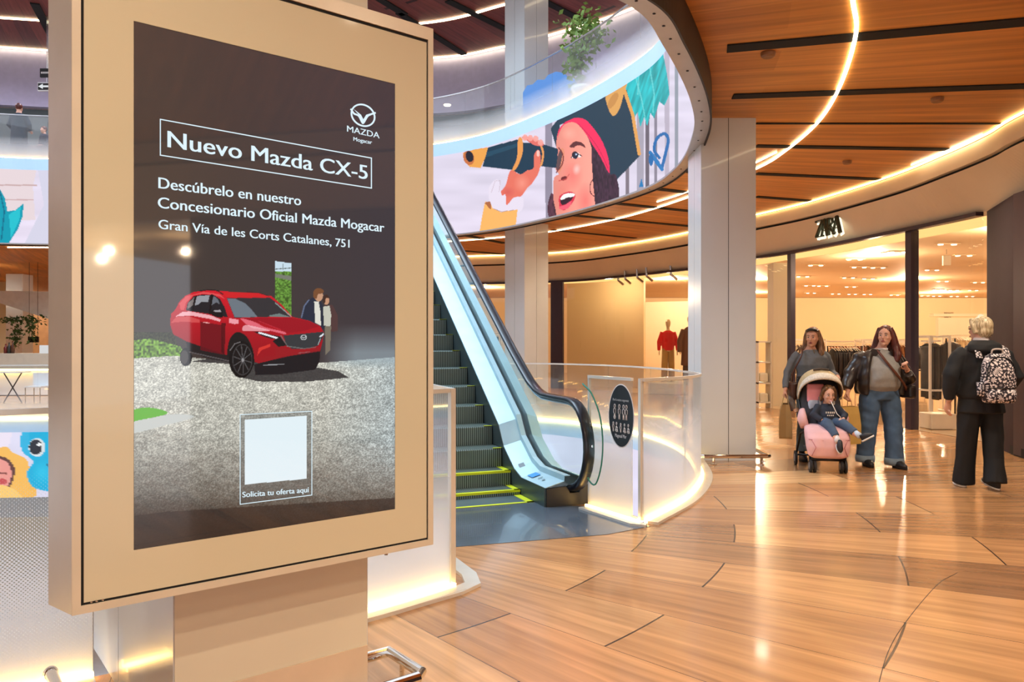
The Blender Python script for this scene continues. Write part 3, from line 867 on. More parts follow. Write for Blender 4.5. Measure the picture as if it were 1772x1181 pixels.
def strip(name, pts, z, w, m, label, h=0.02):
    a = offset2(pts, -w / 2); b = B(); q = offset2(pts, w / 2); n = len(pts)
    vs = [(p[0], p[1], z - h) for p in a] + [(p[0], p[1], z - h) for p in q] + [(p[0], p[1], z) for p in a] + [(p[0], p[1], z) for p in q]
    fs = []
    for i in range(n - 1):
        fs += [(i, i + 1, i + 1 + n, i + n), (i, i + 1, i + 1 + 2 * n, i + 2 * n), (i + n, i + 1 + n, i + 1 + 3 * n, i + 3 * n)]
    b.add(vs, fs)
    return tag_strip(b.build(name, m), label)
strip('cove_light_strip', offset2([p for p in FTOP if p[1] > 1], 0.05), 4.292, 0.032, M_cove, 'warm light line running along the top of the curved shopfront fascia')
mid = cat_([(0.2, 3.0), (1.4, 4.0), (2.25, 5.2), (2.80, 6.24), (3.14, 6.95), (3.60, 8.37), (3.90, 9.74), (4.0, 11.2), (3.94, 12.27), (3.5, 14.4), (2.5, 17.1), (0.94, 19.4), (-0.25, 20.4), (-2.1, 21.4), (-5, 22.4), (-9, 22.8), (-15, 22.6)], 12)
strip('ceiling_light_line', mid, 4.295, 0.034, M_ledwhite, 'warm light line curving through the middle of the wood ceiling')
strip('ceiling_light_line', cat_([(3.9, 11.2), (3.62, 12.9), (3.2, 14.4), (2.9, 15.2)], 8), 4.295, 0.014, M_ledwhite, 'short thin glowing line for a reflection, branching off the middle ceiling light behind the white pillar')  # glowing strip built for a thin reflection of the ceiling light
strip('ceiling_light_line', cat_([fl(1577, 284, 4.3), fl(1640, 258, 4.3), fl(1700, 231, 4.3)], 8), 4.295, 0.014, M_ledwhite, 'short glowing line for a reflection just inside the shopfront cove, right of the shop sign')  # emissive line added where only a reflected light shows
# seam lines in the ceiling boards (open black slots)
slots = [((1258, 83), (1800, 34), .15), ((1268, 166), (1800, 147), .13), ((1308, 213), (1740, 213), .03), ((1308, 252), (1640, 258), .11), ((1308, 300), (1530, 310), .12), ((1308, 340), (1410, 348), .12),
         ((1173, 293), (1203, 297), .16), ((1116, 324), (1203, 334), .14), ((1059, 351), (1203, 366), .14), ((985, 372), (1203, 392), .14), ((800, 406), (873, 421), .16), ((802, 434), (872, 440), .16), ((955, 398), (1100, 412), .1)]
for i, (a, b_, w) in enumerate(slots):
    p, q = Vector((*fl(*a, CEZ), 0)), Vector((*fl(*b_, CEZ), 0)); d = (q - p); n = Vector((-d.y, d.x, 0)).normalized() * w * .62
    struct(B().prism([(p - n)[:2], (q - n)[:2], (q + n)[:2], (p + n)[:2]], 4.285, 4.299).build('trim_%d' % (i + 1), M_slot))
upslots = [((775, 0), (880, 52)), ((690, 21), (803, 93)), ((940, 0), (1040, 50)), ((645, -10), (700, 24)), ((60, 5), (90, 62))]
for i, (a, b_) in enumerate(upslots):
    p, q = Vector((*fl(*a, 10.5), 0)), Vector((*fl(*b_, 10.5), 0)); d = (q - p); n = Vector((-d.y, d.x, 0)).normalized() * .11
    struct(B().prism([(p - n)[:2], (q - n)[:2], (q + n)[:2], (p + n)[:2]], 10.46, 10.499).build('trim_%d' % (i + 20), M_slot))

# smoke detectors on the ceiling
for k, (px_, py_) in enumerate([(1329, 96), (1622, 174), (1466, 282)]):
    x, y = fl(px_, py_, 4.27)
    b = B().loft([(x, y, 4.25, .05, .05), (x, y, 4.262, .065, .065), (x, y, 4.285, .07, .07), (x, y, 4.3, .07, .07)], 20)
    tag(b.build('smoke_detector', mat('detector_brown', (140, 96, 60), .5), smooth=False), ['small round ceiling sensor between the first two black slots near the rim', 'small round ceiling sensor under the second black slot, farthest right', 'small round ceiling sensor beside the curved light line, farthest away'][k], 'sensor')

# ------------------------------------------------------------ upper gallery edge: rim, display, band, glass
ring = root('gallery_edge', 'curved upper gallery edge with pale band and dark riveted rim around the void', 'gallery edge', (2.3, 10.5, 4.0))
cl = VOID_UP + [VOID_UP[0]]
# rim: flat lip and dark outer face
lip_in = offset2(VOID_UP, 0.0, True); lip_out = offset2(VOID_UP, 0.16, True)
def ann(a, c, z0, z1):
    n = len(a); b = B()
    vs = [(p[0], p[1], z0) for p in a] + [(p[0], p[1], z0) for p in c] + [(p[0], p[1], z1) for p in a] + [(p[0], p[1], z1) for p in c]
    fs = []
    for i in range(n):
        j = (i + 1) % n
        fs += [(i, j, j + n, i + n), (i + 2 * n, j + 2 * n, j + 3 * n, i + 3 * n), (i, j, j + 2 * n, i + 2 * n), (i + n, j + n, j + 3 * n, i + 3 * n)]
    return b.add(vs, fs)
# check which side is outside
sgn = 1 if abs(lip_out[4 * 14][0]) > abs(VOID_UP[4 * 14][0]) else -1
lip_out = offset2(VOID_UP, 0.17 * sgn, True)
ann(lip_in, lip_out, 3.97, 4.0).build('lip', mat('rim_grey', (176, 172, 170), .35, .5), ring)
ann(offset2(VOID_UP, 0.171 * sgn, True), offset2(VOID_UP, 0.19 * sgn, True), 3.95, 4.3).build('rim', mat('rim_dark', (30, 24, 24), .5, .3), ring)
ann(offset2(VOID_UP, 0.0 * sgn, True), offset2(VOID_UP, 0.25 * sgn, True), 5.88, 6.17).build('edge_band', M_bluewhite, ring)
for i in range(0, 80, 4):
    p, q = VOID_UP[i], lip_out[i]
    for t in (.5,):
        x, y = p[0] + (q[0] - p[0]) * t, p[1] + (q[1] - p[1]) * t
        B().ball((x, y, 3.968), (.014, .014, .006), seg=6, rings=4).build('rivet', M_dark, ring)
# glow line at the base of the glass
gl_pts = offset2(VOID_UP, 0.05 * sgn, True)
ann(offset2(VOID_UP, 0.03 * sgn, True), offset2(VOID_UP, 0.055 * sgn, True), 6.17, 6.2).build('light_line', M_kerb, ring)

disp = root('led_display', 'wraparound display under the upper gallery showing a child with a spyglass', 'display', (1.5, 14, 4.0))
sp = resample(VOID_UP, 0.02, True)
zs = np.linspace(4.0, 5.88, 140)
A = np.array([(p.x, p.y) for p in sp])
arc = A
pos = np.zeros((len(A), len(zs), 3)); pos[:, :, 0] = A[:, None, 0]; pos[:, :, 1] = A[:, None, 1]; pos[:, :, 2] = zs[None, :]
# keep the part of the loop that can face the photograph fine, thin out the rest
keep = np.zeros(len(A), bool)
fine = ((A[:, 0] > -1.8) & (A[:, 1] > 5.6)) | ((A[:, 0] < -11.2) & (A[:, 0] > -14.2) & (A[:, 1] > 15))
keep[fine] = True; keep[::14] = True; keep[0] = True; keep[-1] = True
pos = pos[keep]
# turn the panel faces a hair inside the rim line
picture_grid('screen', pos.reshape(-1, 3), pos.shape[0], pos.shape[1], paint_led, M_ledpic, disp)

def glass_ring(pts, z0, z1, m, step, name, label, closed=False, group=None, t=0.016, rail=True, pane_only=False):
    """run of upright glass panes with a slim top rail; one pane per step"""
    r_ = root(name, label, 'balustrade', (pts[0][0], pts[0][1], z0), group)
    s = resample(pts, step, closed)
    P = resample(pts, 0.15, closed)
    npp = int(step / 0.15 + .5)
    i = 0
    while i < len(P) - 1:
        seg_ = [(p.x, p.y) for p in P[i:i + npp + 1]]
        if len(seg_) < 2: break
        b, uv = ribbon(seg_, z0, z1 - 0.01, t, want_uv=True)
        uv = [(u + i * 0.15, v - (0 if z0 < 1 else UPZ)) for u, v in uv]
        b.build('pane', m, r_, uvs=uv)
        i += npp
    if rail:
        b = ribbon([(p.x, p.y) for p in offs3(P, -0.006)], z1 - 0.012, z1 + 0.012, 0.028); b.build('top_rail', mat('rail_aluminium', (206, 208, 210), .25, .8), r_)
    return r_
def offs3(P, d):
    q = offset2([(p.x, p.y) for p in P], d); return [Vector((a[0], a[1], 0)) for a in q]
M_fritup = frit_mat('gallery_fritted_glass', 0.012, 0.0, 0.6, 0.45, 0.70, 0.05, True)
up_glass = [VOID_UP[i] for i in range(0, 14 * 12)]
glass_ring(offset2(up_glass, 0.09 * sgn), 6.19, 7.3, M_fritup, 1.5, 'glass_balustrade', 'glass balustrade standing on the upper gallery edge above the display')

# ------------------------------------------------------------ upper storey behind the glass
SUP = cat_([(-22, 22.0), (-15.7, 23.3), (-9, 24.4), (-2.66, 24.2), (-.28, 23.3), (1.0, 22.5), (3.2, 20.7), (4.6, 18.5), (5.6, 15), (6, 10), (6, 4)], 12)
struct(ribbon(SUP, 8.75, 10.5, -0.2).build('fascia_upper_storey', mat('lilac_fascia', (166, 164, 196), .5)))
struct(ribbon(offset2(SUP, -0.35), 6.17, 8.75, -0.1).build('wall_upper_storey', mat('grey_green_wall', (96, 110, 112), .4)))
strip('upper_cove_light_strip', offset2(SUP, 0.1), 10.49, 0.09, M_ledwhite, 'light line along the far edge of the dark upper ceiling')
strip('upper_ceiling_light_strip', cat_([(-20, 20), (-14.2, 21.1), (-8, 22.0), (-2.7, 21.5), (-.25, 20.3), (1.6, 19.0), (3.2, 17)], 12), 10.49, 0.09, M_ledwhite, 'light line across the dark red upper ceiling')
# low lower edge: band, display, glow
low = root('floor_edge', 'pale curved floor edge with a glow line around the opening beside the escalator', 'floor edge', (2.2, 10, -0.26))
RR = RIGHT_RAIL
b = ribbon(RR, -0.26, 0.0, 0.12); b.build('edge_band', M_bluewhite, low)
b = ribbon(RR, -1.9, -1.52, 0.12); b.build('lower_trim', mat('trim_grey', (150, 146, 140), .5), low)
lowd = root('led_display', 'display on the far edge of the opening showing a turquoise toy and a baby', 'display', (-9, 14.6, -1.52))
sp = resample([p for p in RR], 0.03)
A = np.array([(p.x, p.y) for p in sp]); keep = np.zeros(len(A), bool)
keep[((A[:, 0] > -11) & (A[:, 0] < -8.2)) | ((A[:, 0] > -2.4) & (A[:, 0] < .4) & (A[:, 1] > 10))] = True; keep[::10] = True; keep[0] = keep[-1] = True
A = A[keep]; zs = np.linspace(-1.52, -0.26, 90)
pos = np.zeros((len(A), len(zs), 3)); pos[:, :, 0] = A[:, None, 0]; pos[:, :, 1] = A[:, None, 1]; pos[:, :, 2] = zs[None, :]
picture_grid('screen', pos.reshape(-1, 3), pos.shape[0], pos.shape[1], paint_led_low, M_ledpic, lowd)
# ------------------------------------------------------------ balustrades on this floor
M_frit = frit_mat('dotted_glass', 0.0115, 0.02, 1.02, 0.10, 0.74)
M_frits = frit_mat('frosted_gradient_glass', 0.012, 0.0, 0.85, 0.32, 0.68, 0.06, True)
M_trim = mat('balustrade_trim', (226, 220, 208), .25, .3)
M_clearfrit = frit_mat('lightly_frosted_glass', 0.012, 0.0, 0.5, 0.45, 0.72, 0.03, True)

def pane_run(r_, pts, z1a, z1b, m, step, t=0.016, u0=0.0):
    """panes of glass following pts; the top falls from z1a to z1b along the run"""
    P = [(p.x, p.y) for p in resample(pts, 0.12)]
    n = len(P); k = max(1, int(step / 0.12)); i = 0
    top = lambda j: z1a + (z1b - z1a) * j / (n - 1)
    while i < n - 1:
        j1 = min(i + k, n - 1)
        if n - 1 - j1 < 2: j1 = n - 1
        seg_ = P[i:j1 + 1]; b, uv = ribbon(seg_, 0.02, 1.0, t, want_uv=True)
        q = len(seg_)
        vs = list(b.v)
        for a in range(q):
            for o_ in (q, 3 * q):
                vs[o_ + a] = (vs[o_ + a][0], vs[o_ + a][1], top(i + a) - .012)
        b.v = vs
        uv = [(u + u0 + i * .12, v[2]) for (u, _), v in zip(uv, b.v)]
        b.build('pane', m, r_, uvs=uv)
        i = j1
    a = offset2(P, -0.007); c = offset2(P, t + 0.007); b = B(); vs = []
    for j in range(n): z = top(j); vs += [(a[j][0], a[j][1], z - .014), (c[j][0], c[j][1], z - .014), (c[j][0], c[j][1], z + .012), (a[j][0], a[j][1], z + .012)]
    fs = []
    for j in range(n - 1):
        for e in range(4): fs.append((j * 4 + e, j * 4 + (e + 1) % 4, (j + 1) * 4 + (e + 1) % 4, (j + 1) * 4 + e))
    fs += [(0, 1, 2, 3), (4 * n - 4, 4 * n - 3, 4 * n - 2, 4 * n - 1)]
    b.add(vs, fs).build('top_rail', M_trim, r_)

def post(b, x, y, w, d, z0, z1, rz=0): b.box((x, y, (z0 + z1) / 2), (w, d, z1 - z0), rz)
def curb(r_, pts, out, wide=0.09):
    """flat white kerb outside the glass with a glowing line in it; out = side of travel"""
    P = [(p.x, p.y) for p in resample(pts, 0.1)]
    b = ribbon(offset2(P, 0.05 * out), 0.0, 0.022, wide * out); b.build('kerb', M_trim, r_)
    b = ribbon(offset2(P, 0.02 * out), 0.0, 0.034, 0.026 * out); b.build('light_line', M_kerb, r_)
    b = ribbon(offset2(P, -0.045 * out), 0.0, 0.03, 0.03 * out); b.build('light_line', M_kerb, r_)

rr = root('glass_balustrade', 'curved frosted glass balustrade to the right of the escalator, glowing along its foot', 'balustrade', (1.07, 6.26, 0))
near = [p for p in RIGHT_RAIL if not (p[0] < 2.3 and p[1] > 10.3)]
far = RIGHT_RAIL[len(near) - 1:]
pane_run(rr, near, 1.18, 1.09, M_frits, 1.15)
pane_run(rr, far, 1.09, 1.01, M_clearfrit, 1.5)
curb(rr, near, 1)
curb(rr, far, 1, .06)
fp = [(0.70, 6.87), (1.07, 6.26)]
pane_run(rr, fp, 1.18, 1.18, M_frits, 2.0)
b = B(); ang = math.atan2(-.61, .37)
post(b, .70, 6.87, .022, .022, 0.02, 1.18, ang); post(b, 1.062, 6.272, .03, .03, 0.02, 1.19, ang)
b.tube([(.70, 6.87, .03), (1.07, 6.26, .03)], .012, 6)
b.build('frame', M_trim, rr)
b = ribbon([(.66, 6.80), (1.02, 6.20), (1.10, 6.17)], 0, .022, .08); b.build('kerb', M_trim, rr)
ribbon([(.672, 6.84), (1.045, 6.222)], 0, .034, .02).build('light_line', M_kerb, rr)

rl = root('glass_balustrade', 'dotted glass balustrade left of the escalator, passing behind the advertising display', 'balustrade', (-.37, 4.63, 0))
gpts = LEFT_RAIL
m1 = [p for p in gpts if p[0] > -1.36]; m2 = [p for p in gpts if p[0] < -1.86]
pane_run(rl, m1, 1.2, 1.2, M_frits, 2.0)
pane_run(rl, m2, 1.2, 1.18, M_frit, 2.2, u0=3.0)
curb(rl, m1, -1); curb(rl, m2, -1)
leg = [(-.37, 4.63), E2(-.35, -1.42)]
pane_run(rl, leg, 1.2, 1.2, M_clearfrit, 2.5)
b = B(); post(b, -.367, 4.635, .035, .035, 0, 1.21, .7)
b.build('corner_post', M_trim, rl)
b = ribbon([(-.80, 4.15), (-.36, 4.56), (-.29, 4.66), (-.32, 4.82), (-1.0, 6.3)], 0, .02, .1); b.build('kerb', M_trim, rl)

# round safety notice stuck on the glass
def hit(px_, py_, p0, d):
    r_ = (px_ - CX) / F; t = (p0[1] * r_ - p0[0]) / (d[0] - d[1] * r_); Y = p0[1] + d[1] * t
    return Vector((p0[0] + d[0] * t, Y, CH - (py_ - CY) / F * Y))
pd = Vector((.37, -.61, 0)).normalized(); pn = Vector((-pd.y, pd.x, 0)) * -1
if pn.y > 0: pn = -pn
sc_ = hit(1078, 720, (.70, 6.87), pd) + pn * .02
st = root('safety_notice', 'black round safety notice with white figures stuck on the frosted glass', 'notice', tuple(sc_))
fr = lambda a, c, n_: sc_ + pd * a + Vector((0, 0, c)) + pn * n_
circ = [(math.cos(2 * math.pi * k / 48), math.sin(2 * math.pi * k / 48)) for k in range(48)]
B().slab(fr, [(x * .168, y * .272) for x, y in circ], -.001, .001).build('white_edge', mat('sticker_white', (236, 236, 236), .4), st)
B().slab(fr, [(x * .160, y * .262) for x, y in circ], 0.0012, .003).build('disc', mat('sticker_black', (24, 26, 34), .35), st)
tb = B()
put_text(tb, 'Per la vostra seguretat', fr(-.105, .125, .005), pd, (0, 0, 1), pn, .21, .022, .01)
put_text(tb, 'Westfield', fr(-.0, -.0, .005), pd, (0, 0, 1), pn, .001, .001) if False else None
put_text(tb, 'Magnoal Mar', fr(-.075, -.185, .005), pd, (0, 0, 1), pn, .15, .032, .02)
def figure_icon(cx_, cz, h, kind):
    b = B(); r_ = h * .13
    def F3(x, z): return fr((cx_ + x) * .62, cz + z, .005)
    b.tube([F3(r_ * math.cos(t), h * .84 + r_ * math.sin(t)) for t in np.linspace(0, 2 * math.pi, 13)[:-1]], .0025, 4, closed=True)
    if kind < 3:
        b.tube([F3(-h * .17, h * .4), F3(-h * .17, h * .66), F3(h * .17, h * .66), F3(h * .17, h * .4), F3(h * .09, h * .36), F3(h * .09, 0), F3(0, h * .3), F3(-h * .09, 0), F3(-h * .09, h * .36)], .0025, 4, closed=True)
    else:
        b.tube([F3(-h * .3, h * .1), F3(0, h * .62), F3(h * .2, h * .3), F3(h * .34, 0)], .003, 4)
        b.tube([F3(-h * .2, h * .5), F3(h * .3, h * .45)], .0025, 4)
    if kind in (0, 3): b.tube([F3(h * .25 * math.cos(t) * .6, h * .12 + h * .12 * math.sin(t)) for t in np.linspace(0, 2 * math.pi, 13)[:-1]], .0025, 4, closed=True)
    return b
for i, (x, z, h, k) in enumerate([(-.13, -.03, .13, 0), (-.03, -.03, .13, 1), (.06, -.03, .13, 2), (.12, -.03, .13, 2), (-.16, -.14, .085, 1), (-.09, -.14, .085, 3), (0.0, -.14, .08, 2), (.08, -.14, .08, 3), (.16, -.14, .08, 3)]):
    figure_icon(x, z, h, k).build('figure_symbol', mat('sticker_white', (236, 236, 236), .4), st)
tb.build('lettering', MATS['sticker_white'], st)

# rounded glass guard with green edge
gc = (.62, 6.80)
G = [hit(x, y, gc, pd) + pn * .05 for x, y in cat_([(1016, 664), (1032, 682), (1046, 720), (1051, 765), (1048, 808), (1038, 838), (1025, 826), (1019, 790)], 6)]
gg = root('glass_guard', 'rounded clear glass guard with green edge between handrail and safety notice', 'glass guard', tuple(G[-1]))
n = len(G); B().add([p for p in G] + [p + pn * .012 for p in G], [tuple(range(n)), tuple(range(n, 2 * n))]).build('pane', M_clearfrit if False else M_glass, gg)
B().tube(G[:-6], .007, 6).build('edge', mat('glass_edge_green', (50, 130, 112), .15), gg)
f0 = hit(1035, 772, gc, pd) + pn * .06; f1 = hit(1020, 772, gc, pd)
B().tube([f1 + pn * .02, f0], .012, 8).build('clamp', M_chrome, gg)

# ------------------------------------------------------------ advertising display and its pillar
TB = Vector((-1.187, 2.383, 0)); TA = Vector((.781, .6245, 0)).normalized(); TN = Vector((TA.y, -TA.x, 0))
def T(s_, d, z): return TB + TA * s_ - TN * d + Vector((0, 0, z))
adr = root('advertising_display', 'tall cream advertising display with a lit car poster, mounted on the near pillar', 'advertising display', tuple(T(.467, .08, .68)))
z0, z1, s0, s1 = .677, 2.762, -.170, 1.108
b = B()  # housing, slightly wider at the back
q = [T(s0, 0.004, z0), T(s1, 0.004, z0), T(s1 + .02, .155, z0), T(s0 - .04, .155, z0)]
b.add(q + [v + Vector((0, 0, z1 - z0)) for v in q], [(0, 1, 2, 3), (4, 5, 6, 7), (0, 1, 5, 4), (1, 2, 6, 5), (2, 3, 7, 6), (3, 0, 4, 7)])
b.build('housing', mat('housing_grey', (196, 192, 188), .3, .2), adr)
M_bez = mat('bezel_cream', (210, 198, 176), .3, .1)
b = B()
for (a, c, e, g) in ((s0, s0 + .024, z0, z1), (s1 - .024, s1, z0, z1), (s0 + .024, s1 - .024, z0, z0 + .024), (s0 + .024, s1 - .024, z1 - .05, z1)):
    b.slab(lambda x, y, n_: T(x, -n_, y), [(a, e), (c, e), (c, g), (a, g)], -.004, .006)
b.build('bezel', M_bez, adr)
b = B().slab(lambda x, y, n_: T(x, -n_, y), [(s0 + .022, z0 + .022), (s1 - .022, z0 + .022), (s1 - .022, z1 - .03), (s0 + .022, z1 - .03)], -.002, .0005)
b.build('gasket', M_slot, adr)
M_agl = mat('backpainted_glass', (204, 196, 168), .04, coat=0.5, spec=.6, noise=(0.015, 1))
gz0, gz1, gs0, gs1 = z0 + .032, z1 - .062, s0 + .032, s1 - .030
sz0, sz1, ss0, ss1 = .844, 2.504, 0.0, .934
b = B()
for (a, c, e, g) in ((gs0, ss0, gz0, gz1), (ss1, gs1, gz0, gz1), (ss0, ss1, gz0, sz0), (ss0, ss1, sz1, gz1)):
    b.slab(lambda x, y, n_: T(x, -n_, y), [(a, e), (c, e), (c, g), (a, g)], .0006, .003)
b.build('front_glass', M_agl, adr)
nu, nv = 440, 820
ss = np.linspace(ss0 + .001, ss1 - .001, nu); zz = np.linspace(sz0 + .001, sz1 - .001, nv)
pos = np.zeros((nu, nv, 3)); base = T(0, -.002, 0)
pos[:, :, 0] = base.x + TA.x * ss[:, None]; pos[:, :, 1] = base.y + TA.y * ss[:, None]; pos[:, :, 2] = zz[None, :]
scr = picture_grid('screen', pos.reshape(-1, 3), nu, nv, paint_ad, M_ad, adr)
def S(px_, py_, d=.0035):
    r_ = (px_ - CX) / F; t = (TB.y * r_ - TB.x) / (TA.x - TA.y * r_); Y = TB.y + TA.y * t
    return T(t, -d, CH - (py_ - CY) / F * Y)
M_let = emit_mat('lit_white', (226, 246, 255), 1.0)
def ad_text(b, body, p0, p1, cap_px, bold):
    a, c = S(*p0), S(*p1); d = (c - a); e = S(p0[0], p0[1] - cap_px) - a
    put_text(b, body, a, d.normalized(), (0, 0, 1), TN, d.length, e.length, bold)
b = B(); ad_text(b, 'Nuevo Mazda CX-5', (290, 255), (635, 311), 30, .018); b.build('headline', M_let, scr)
for t_, p_, q_, c_, w_ in (('Descúbrelo en nuestro', (274, 326), (520, 356), 20, .018), ('Concesionario Oficial Mazda Mogacar', (273, 360), (664, 402), 20, .018), ('Gran Vía de les Corts Catalanes, 751', (274, 396), (604, 429), 17, .014)):
    b = B(); ad_text(b, t_, p_, q_, c_, w_); b.build('text_line', M_let, scr)
def px_outline(b, pts, w, closed=True, d=.0035):
    q = pts + ([pts[0]] if closed else [])
    for (x1, y1), (x2, y2) in zip(q, q[1:]):
        L_ = math.hypot(x2 - x1, y2 - y1) or 1; nx, ny = -(y2 - y1) / L_ * w / 2, (x2 - x1) / L_ * w / 2
        ex, ey = (x2 - x1) / L_ * w / 2, (y2 - y1) / L_ * w / 2
        b.add([S(x1 - ex + nx, y1 - ey + ny, d), S(x2 + ex + nx, y2 + ey + ny, d), S(x2 + ex - nx, y2 + ey - ny, d), S(x1 - ex - nx, y1 - ey - ny, d)], [(0, 1, 2, 3)])
b = B(); px_outline(b, [(277, 207), (642, 274), (642, 326), (277, 269)], 1.8)
b.build('headline_frame', M_let, scr)
b = B(); px_outline(b, [(415, 718), (539, 712), (539, 857), (415, 873)], 1.3); b.build('offer_frame', M_let, scr)
b = B(); ad_text(b, 'Solicita tu oferta aquí', (419, 861), (534, 852), 10, .018); b.build('offer_text', M_let, scr)
b = B()
el = [(627.5 + 20 * math.cos(t) + 2 * math.sin(t) * .3, 200 + 18.5 * math.sin(t) + 3 * math.cos(t)) for t in np.linspace(0, 2 * math.pi, 41)[:-1]]
px_outline(b, el, 2.8)
wing = cat_([(607, 190), (612, 197), (620, 201), (626, 212), (629, 212), (636, 201), (645, 197), (648, 196)], 5)
px_outline(b, wing, 3.0, False)
b.add([S(611, 189), S(622, 201), S(627.5, 213), S(634, 203), S(646, 198), S(646, 195), S(633, 199), S(628, 207), S(624, 199)], [(0, 1, 2, 3, 4, 5, 6, 7, 8)])
ad_text(b, 'MAZDA', (600, 228), (656, 240), 11, .012); ad_text(b, 'Mogacar', (611, 244), (643, 250), 7, .02)
b.build('emblem', M_let, scr)
b = B()
for x in (310, 322, 336): b.ball(T(-.15 + (x - 300) * .0012 + .02, -.004, z0 + .03), (.004, .004, .003), seg=8, rings=6)
b.build('studs', M_chrome, adr)
B().box(T(.93, .06, z0 - .01), (.012, .012, .03)).build('lock', M_steel, adr)

# pillars: lacquered cladding with narrow seams
def pillar(label, corner, d1, w1, d2, w2, h, seams, front_m, side_m, bands=()):
    """corner = near corner; d1 = direction of the front face, d2 = of the side face"""
    d1 = Vector((*d1, 0)).normalized(); d2 = Vector((*d2, 0)).normalized(); c = Vector((*corner, 0))
    r_ = root('pillar', label, 'pillar', tuple(c))
    q = [c, c + d1 * w1, c + d1 * w1 + d2 * w2, c + d2 * w2]
    # shell as four cladding faces
    def panel(a, bq, m, nm, inset=.004):
        dd = (bq - a); L_ = dd.length; u = dd.normalized(); nrm = Vector((u.y, -u.x, 0))
        bb = B().slab(lambda x, y, n_: a + u * x + nrm * n_ + Vector((0, 0, y)), [(inset, 0), (L_ - inset, 0), (L_ - inset, h), (inset, h)], -.02, 0)
        return bb.build(nm, m, r_)
    cc = (q[0] + q[2]) / 2
    B().prism([((v - cc) * .985 + cc)[:2] for v in q], 0, h).build('core', M_slot, r_)
    s_ = seams
    def split(a, bq, fr_, m, nm):
        ps = [0.0] + list(fr_) + [1.0]
        for x, y in zip(ps, ps[1:]):
            panel(a + (bq - a) * x, a + (bq - a) * y, m, nm)
    split(q[0], q[1], s_[0], front_m, 'front_panel'); split(q[3], q[0], s_[1], side_m, 'side_panel')
    split(q[1], q[2], s_[0], side_m, 'side_panel'); split(q[2], q[3], s_[0], front_m, 'back_panel')
    return r_
pc = T(.16, .16, 0); 
pillar('near pillar carrying the advertising display, cream front and white side', (pc.x, pc.y), TA[:2], .743, (-TN)[:2], 1.41, CEZ, ((), (.39,)), M_cream, M_pill)
cp = root('pillar_cladding_plate', 'cream cladding plate low on the near pillar under the advertising display', 'cladding plate', tuple(T(.53, .155, .14)))
B().slab(lambda x, y, n_: T(x, .158 - n_, y), [(.165, 0), (.897, 0), (.897, .274), (.165, .274)], 0, .006).build('plate', mat('plate_cream', (222, 200, 172), .3), cp)
pillar('white pillar right of the escalator, standing on the floor by the glass curve', (2.37, 9.53), (1, 0), .69, (0, 1), .7, CEZ, ((.5,), (.5,)), M_pill, M_pill)
pillar('far white pillar behind the escalator handrail, rising past the display', (.29, 17.75), (.766, .643), .76, (-.643, .766), .72, 10.5, ((.5,), (.5,)), M_pill, M_pill)

def bumper(pts, label, feet):
    r_ = root('bumper_rail', label, 'bumper rail', (pts[0][0], pts[0][1], 0))
    B().tube(pts, .024, 12).build('tube', M_chrome, r_)
    for p in feet:
        f = B().tube([(p[0], p[1], p[2]), (p[0], p[1], .004)], .012, 8); f.loft([(p[0], p[1], 0, .04, .04), (p[0], p[1], .008, .04, .04), (p[0], p[1], .012, .02, .02)], 12)
        f.build('foot', M_chrome, r_)
    e = B()
    for p in (pts[0], pts[-1]): e.ball(p, .03, seg=10, rings=8)
    e.build('end_cap', M_chrome, r_)
PD = TA; PB = -TN
def TP(a, d, z): v = T(a, d, z); return (v.x, v.y, v.z)
bumper([TP(-.08, 1.11, .1), TP(-.08, .14, .1), TP(-.05, .11, .1), TP(1.11, .11, .1), TP(1.143, .14, .1), TP(1.143, .42, .1), TP(.93, .42, .1)], 'chrome bumper rail around the foot of the near pillar', [TP(-.08, .9, .1), TP(-.08, .2, .1), TP(.3, .11, .1), TP(.8, .11, .1), TP(1.143, .3, .1)])
bumper([(2.30, 9.9, .1), (2.30, 9.25, .1), (2.33, 9.22, .1), (3.10, 9.22, .1), (3.13, 9.25, .1), (3.13, 10.3, .1)], 'chrome bumper rail around the foot of the white pillar right of the escalator', [(2.45, 9.22, .1), (3.02, 9.22, .1), (3.13, 9.5, .1), (3.13, 10.1, .1)])

# ------------------------------------------------------------ escalator
def nose(u):
    return 0.393 + 0.675 * (u - 0.882) if u > 0.30 else 0.0
TOPU = 0.882 + (UPZ - .393) / .675
es = root('escalator', 'grey stepped escalator with glass sides and black handrails climbing to the gallery', 'escalator', (OX, OY, 0))
def step_mat():
    m = mat('step_metal', (104, 120, 112), .4, .5)
    nt = m.node_tree; p = nt.nodes['Principled BSDF']
    g = nt.nodes.new('ShaderNodeNewGeometry'); d = nt.nodes.new('ShaderNodeVectorMath'); d.operation = 'DOT_PRODUCT'
    d.inputs[1].default_value = (EV[0] * 2 * math.pi / .022, EV[1] * 2 * math.pi / .022, 0)
    nt.links.new(g.outputs['Position'], d.inputs[0])
    s_ = nt.nodes.new('ShaderNodeMath'); s_.operation = 'SINE'; nt.links.new(d.outputs['Value'], s_.inputs[0])
    r_ = nt.nodes.new('ShaderNodeValToRGB'); r_.color_ramp.elements[0].color = (*lin((52, 62, 58)), 1); r_.color_ramp.elements[1].color = (*lin((132, 150, 142)), 1)
    r_.color_ramp.elements[0].position = .1; r_.color_ramp.elements[1].position = .75
    mp = nt.nodes.new('ShaderNodeMath'); mp.operation = 'MULTIPLY_ADD'; mp.inputs[1].default_value = .5; mp.inputs[2].default_value = .5
    nt.links.new(s_.outputs[0], mp.inputs[0]); nt.links.new(mp.outputs[0], r_.inputs[0]); nt.links.new(r_.outputs[0], p.inputs['Base Color'])
    return m
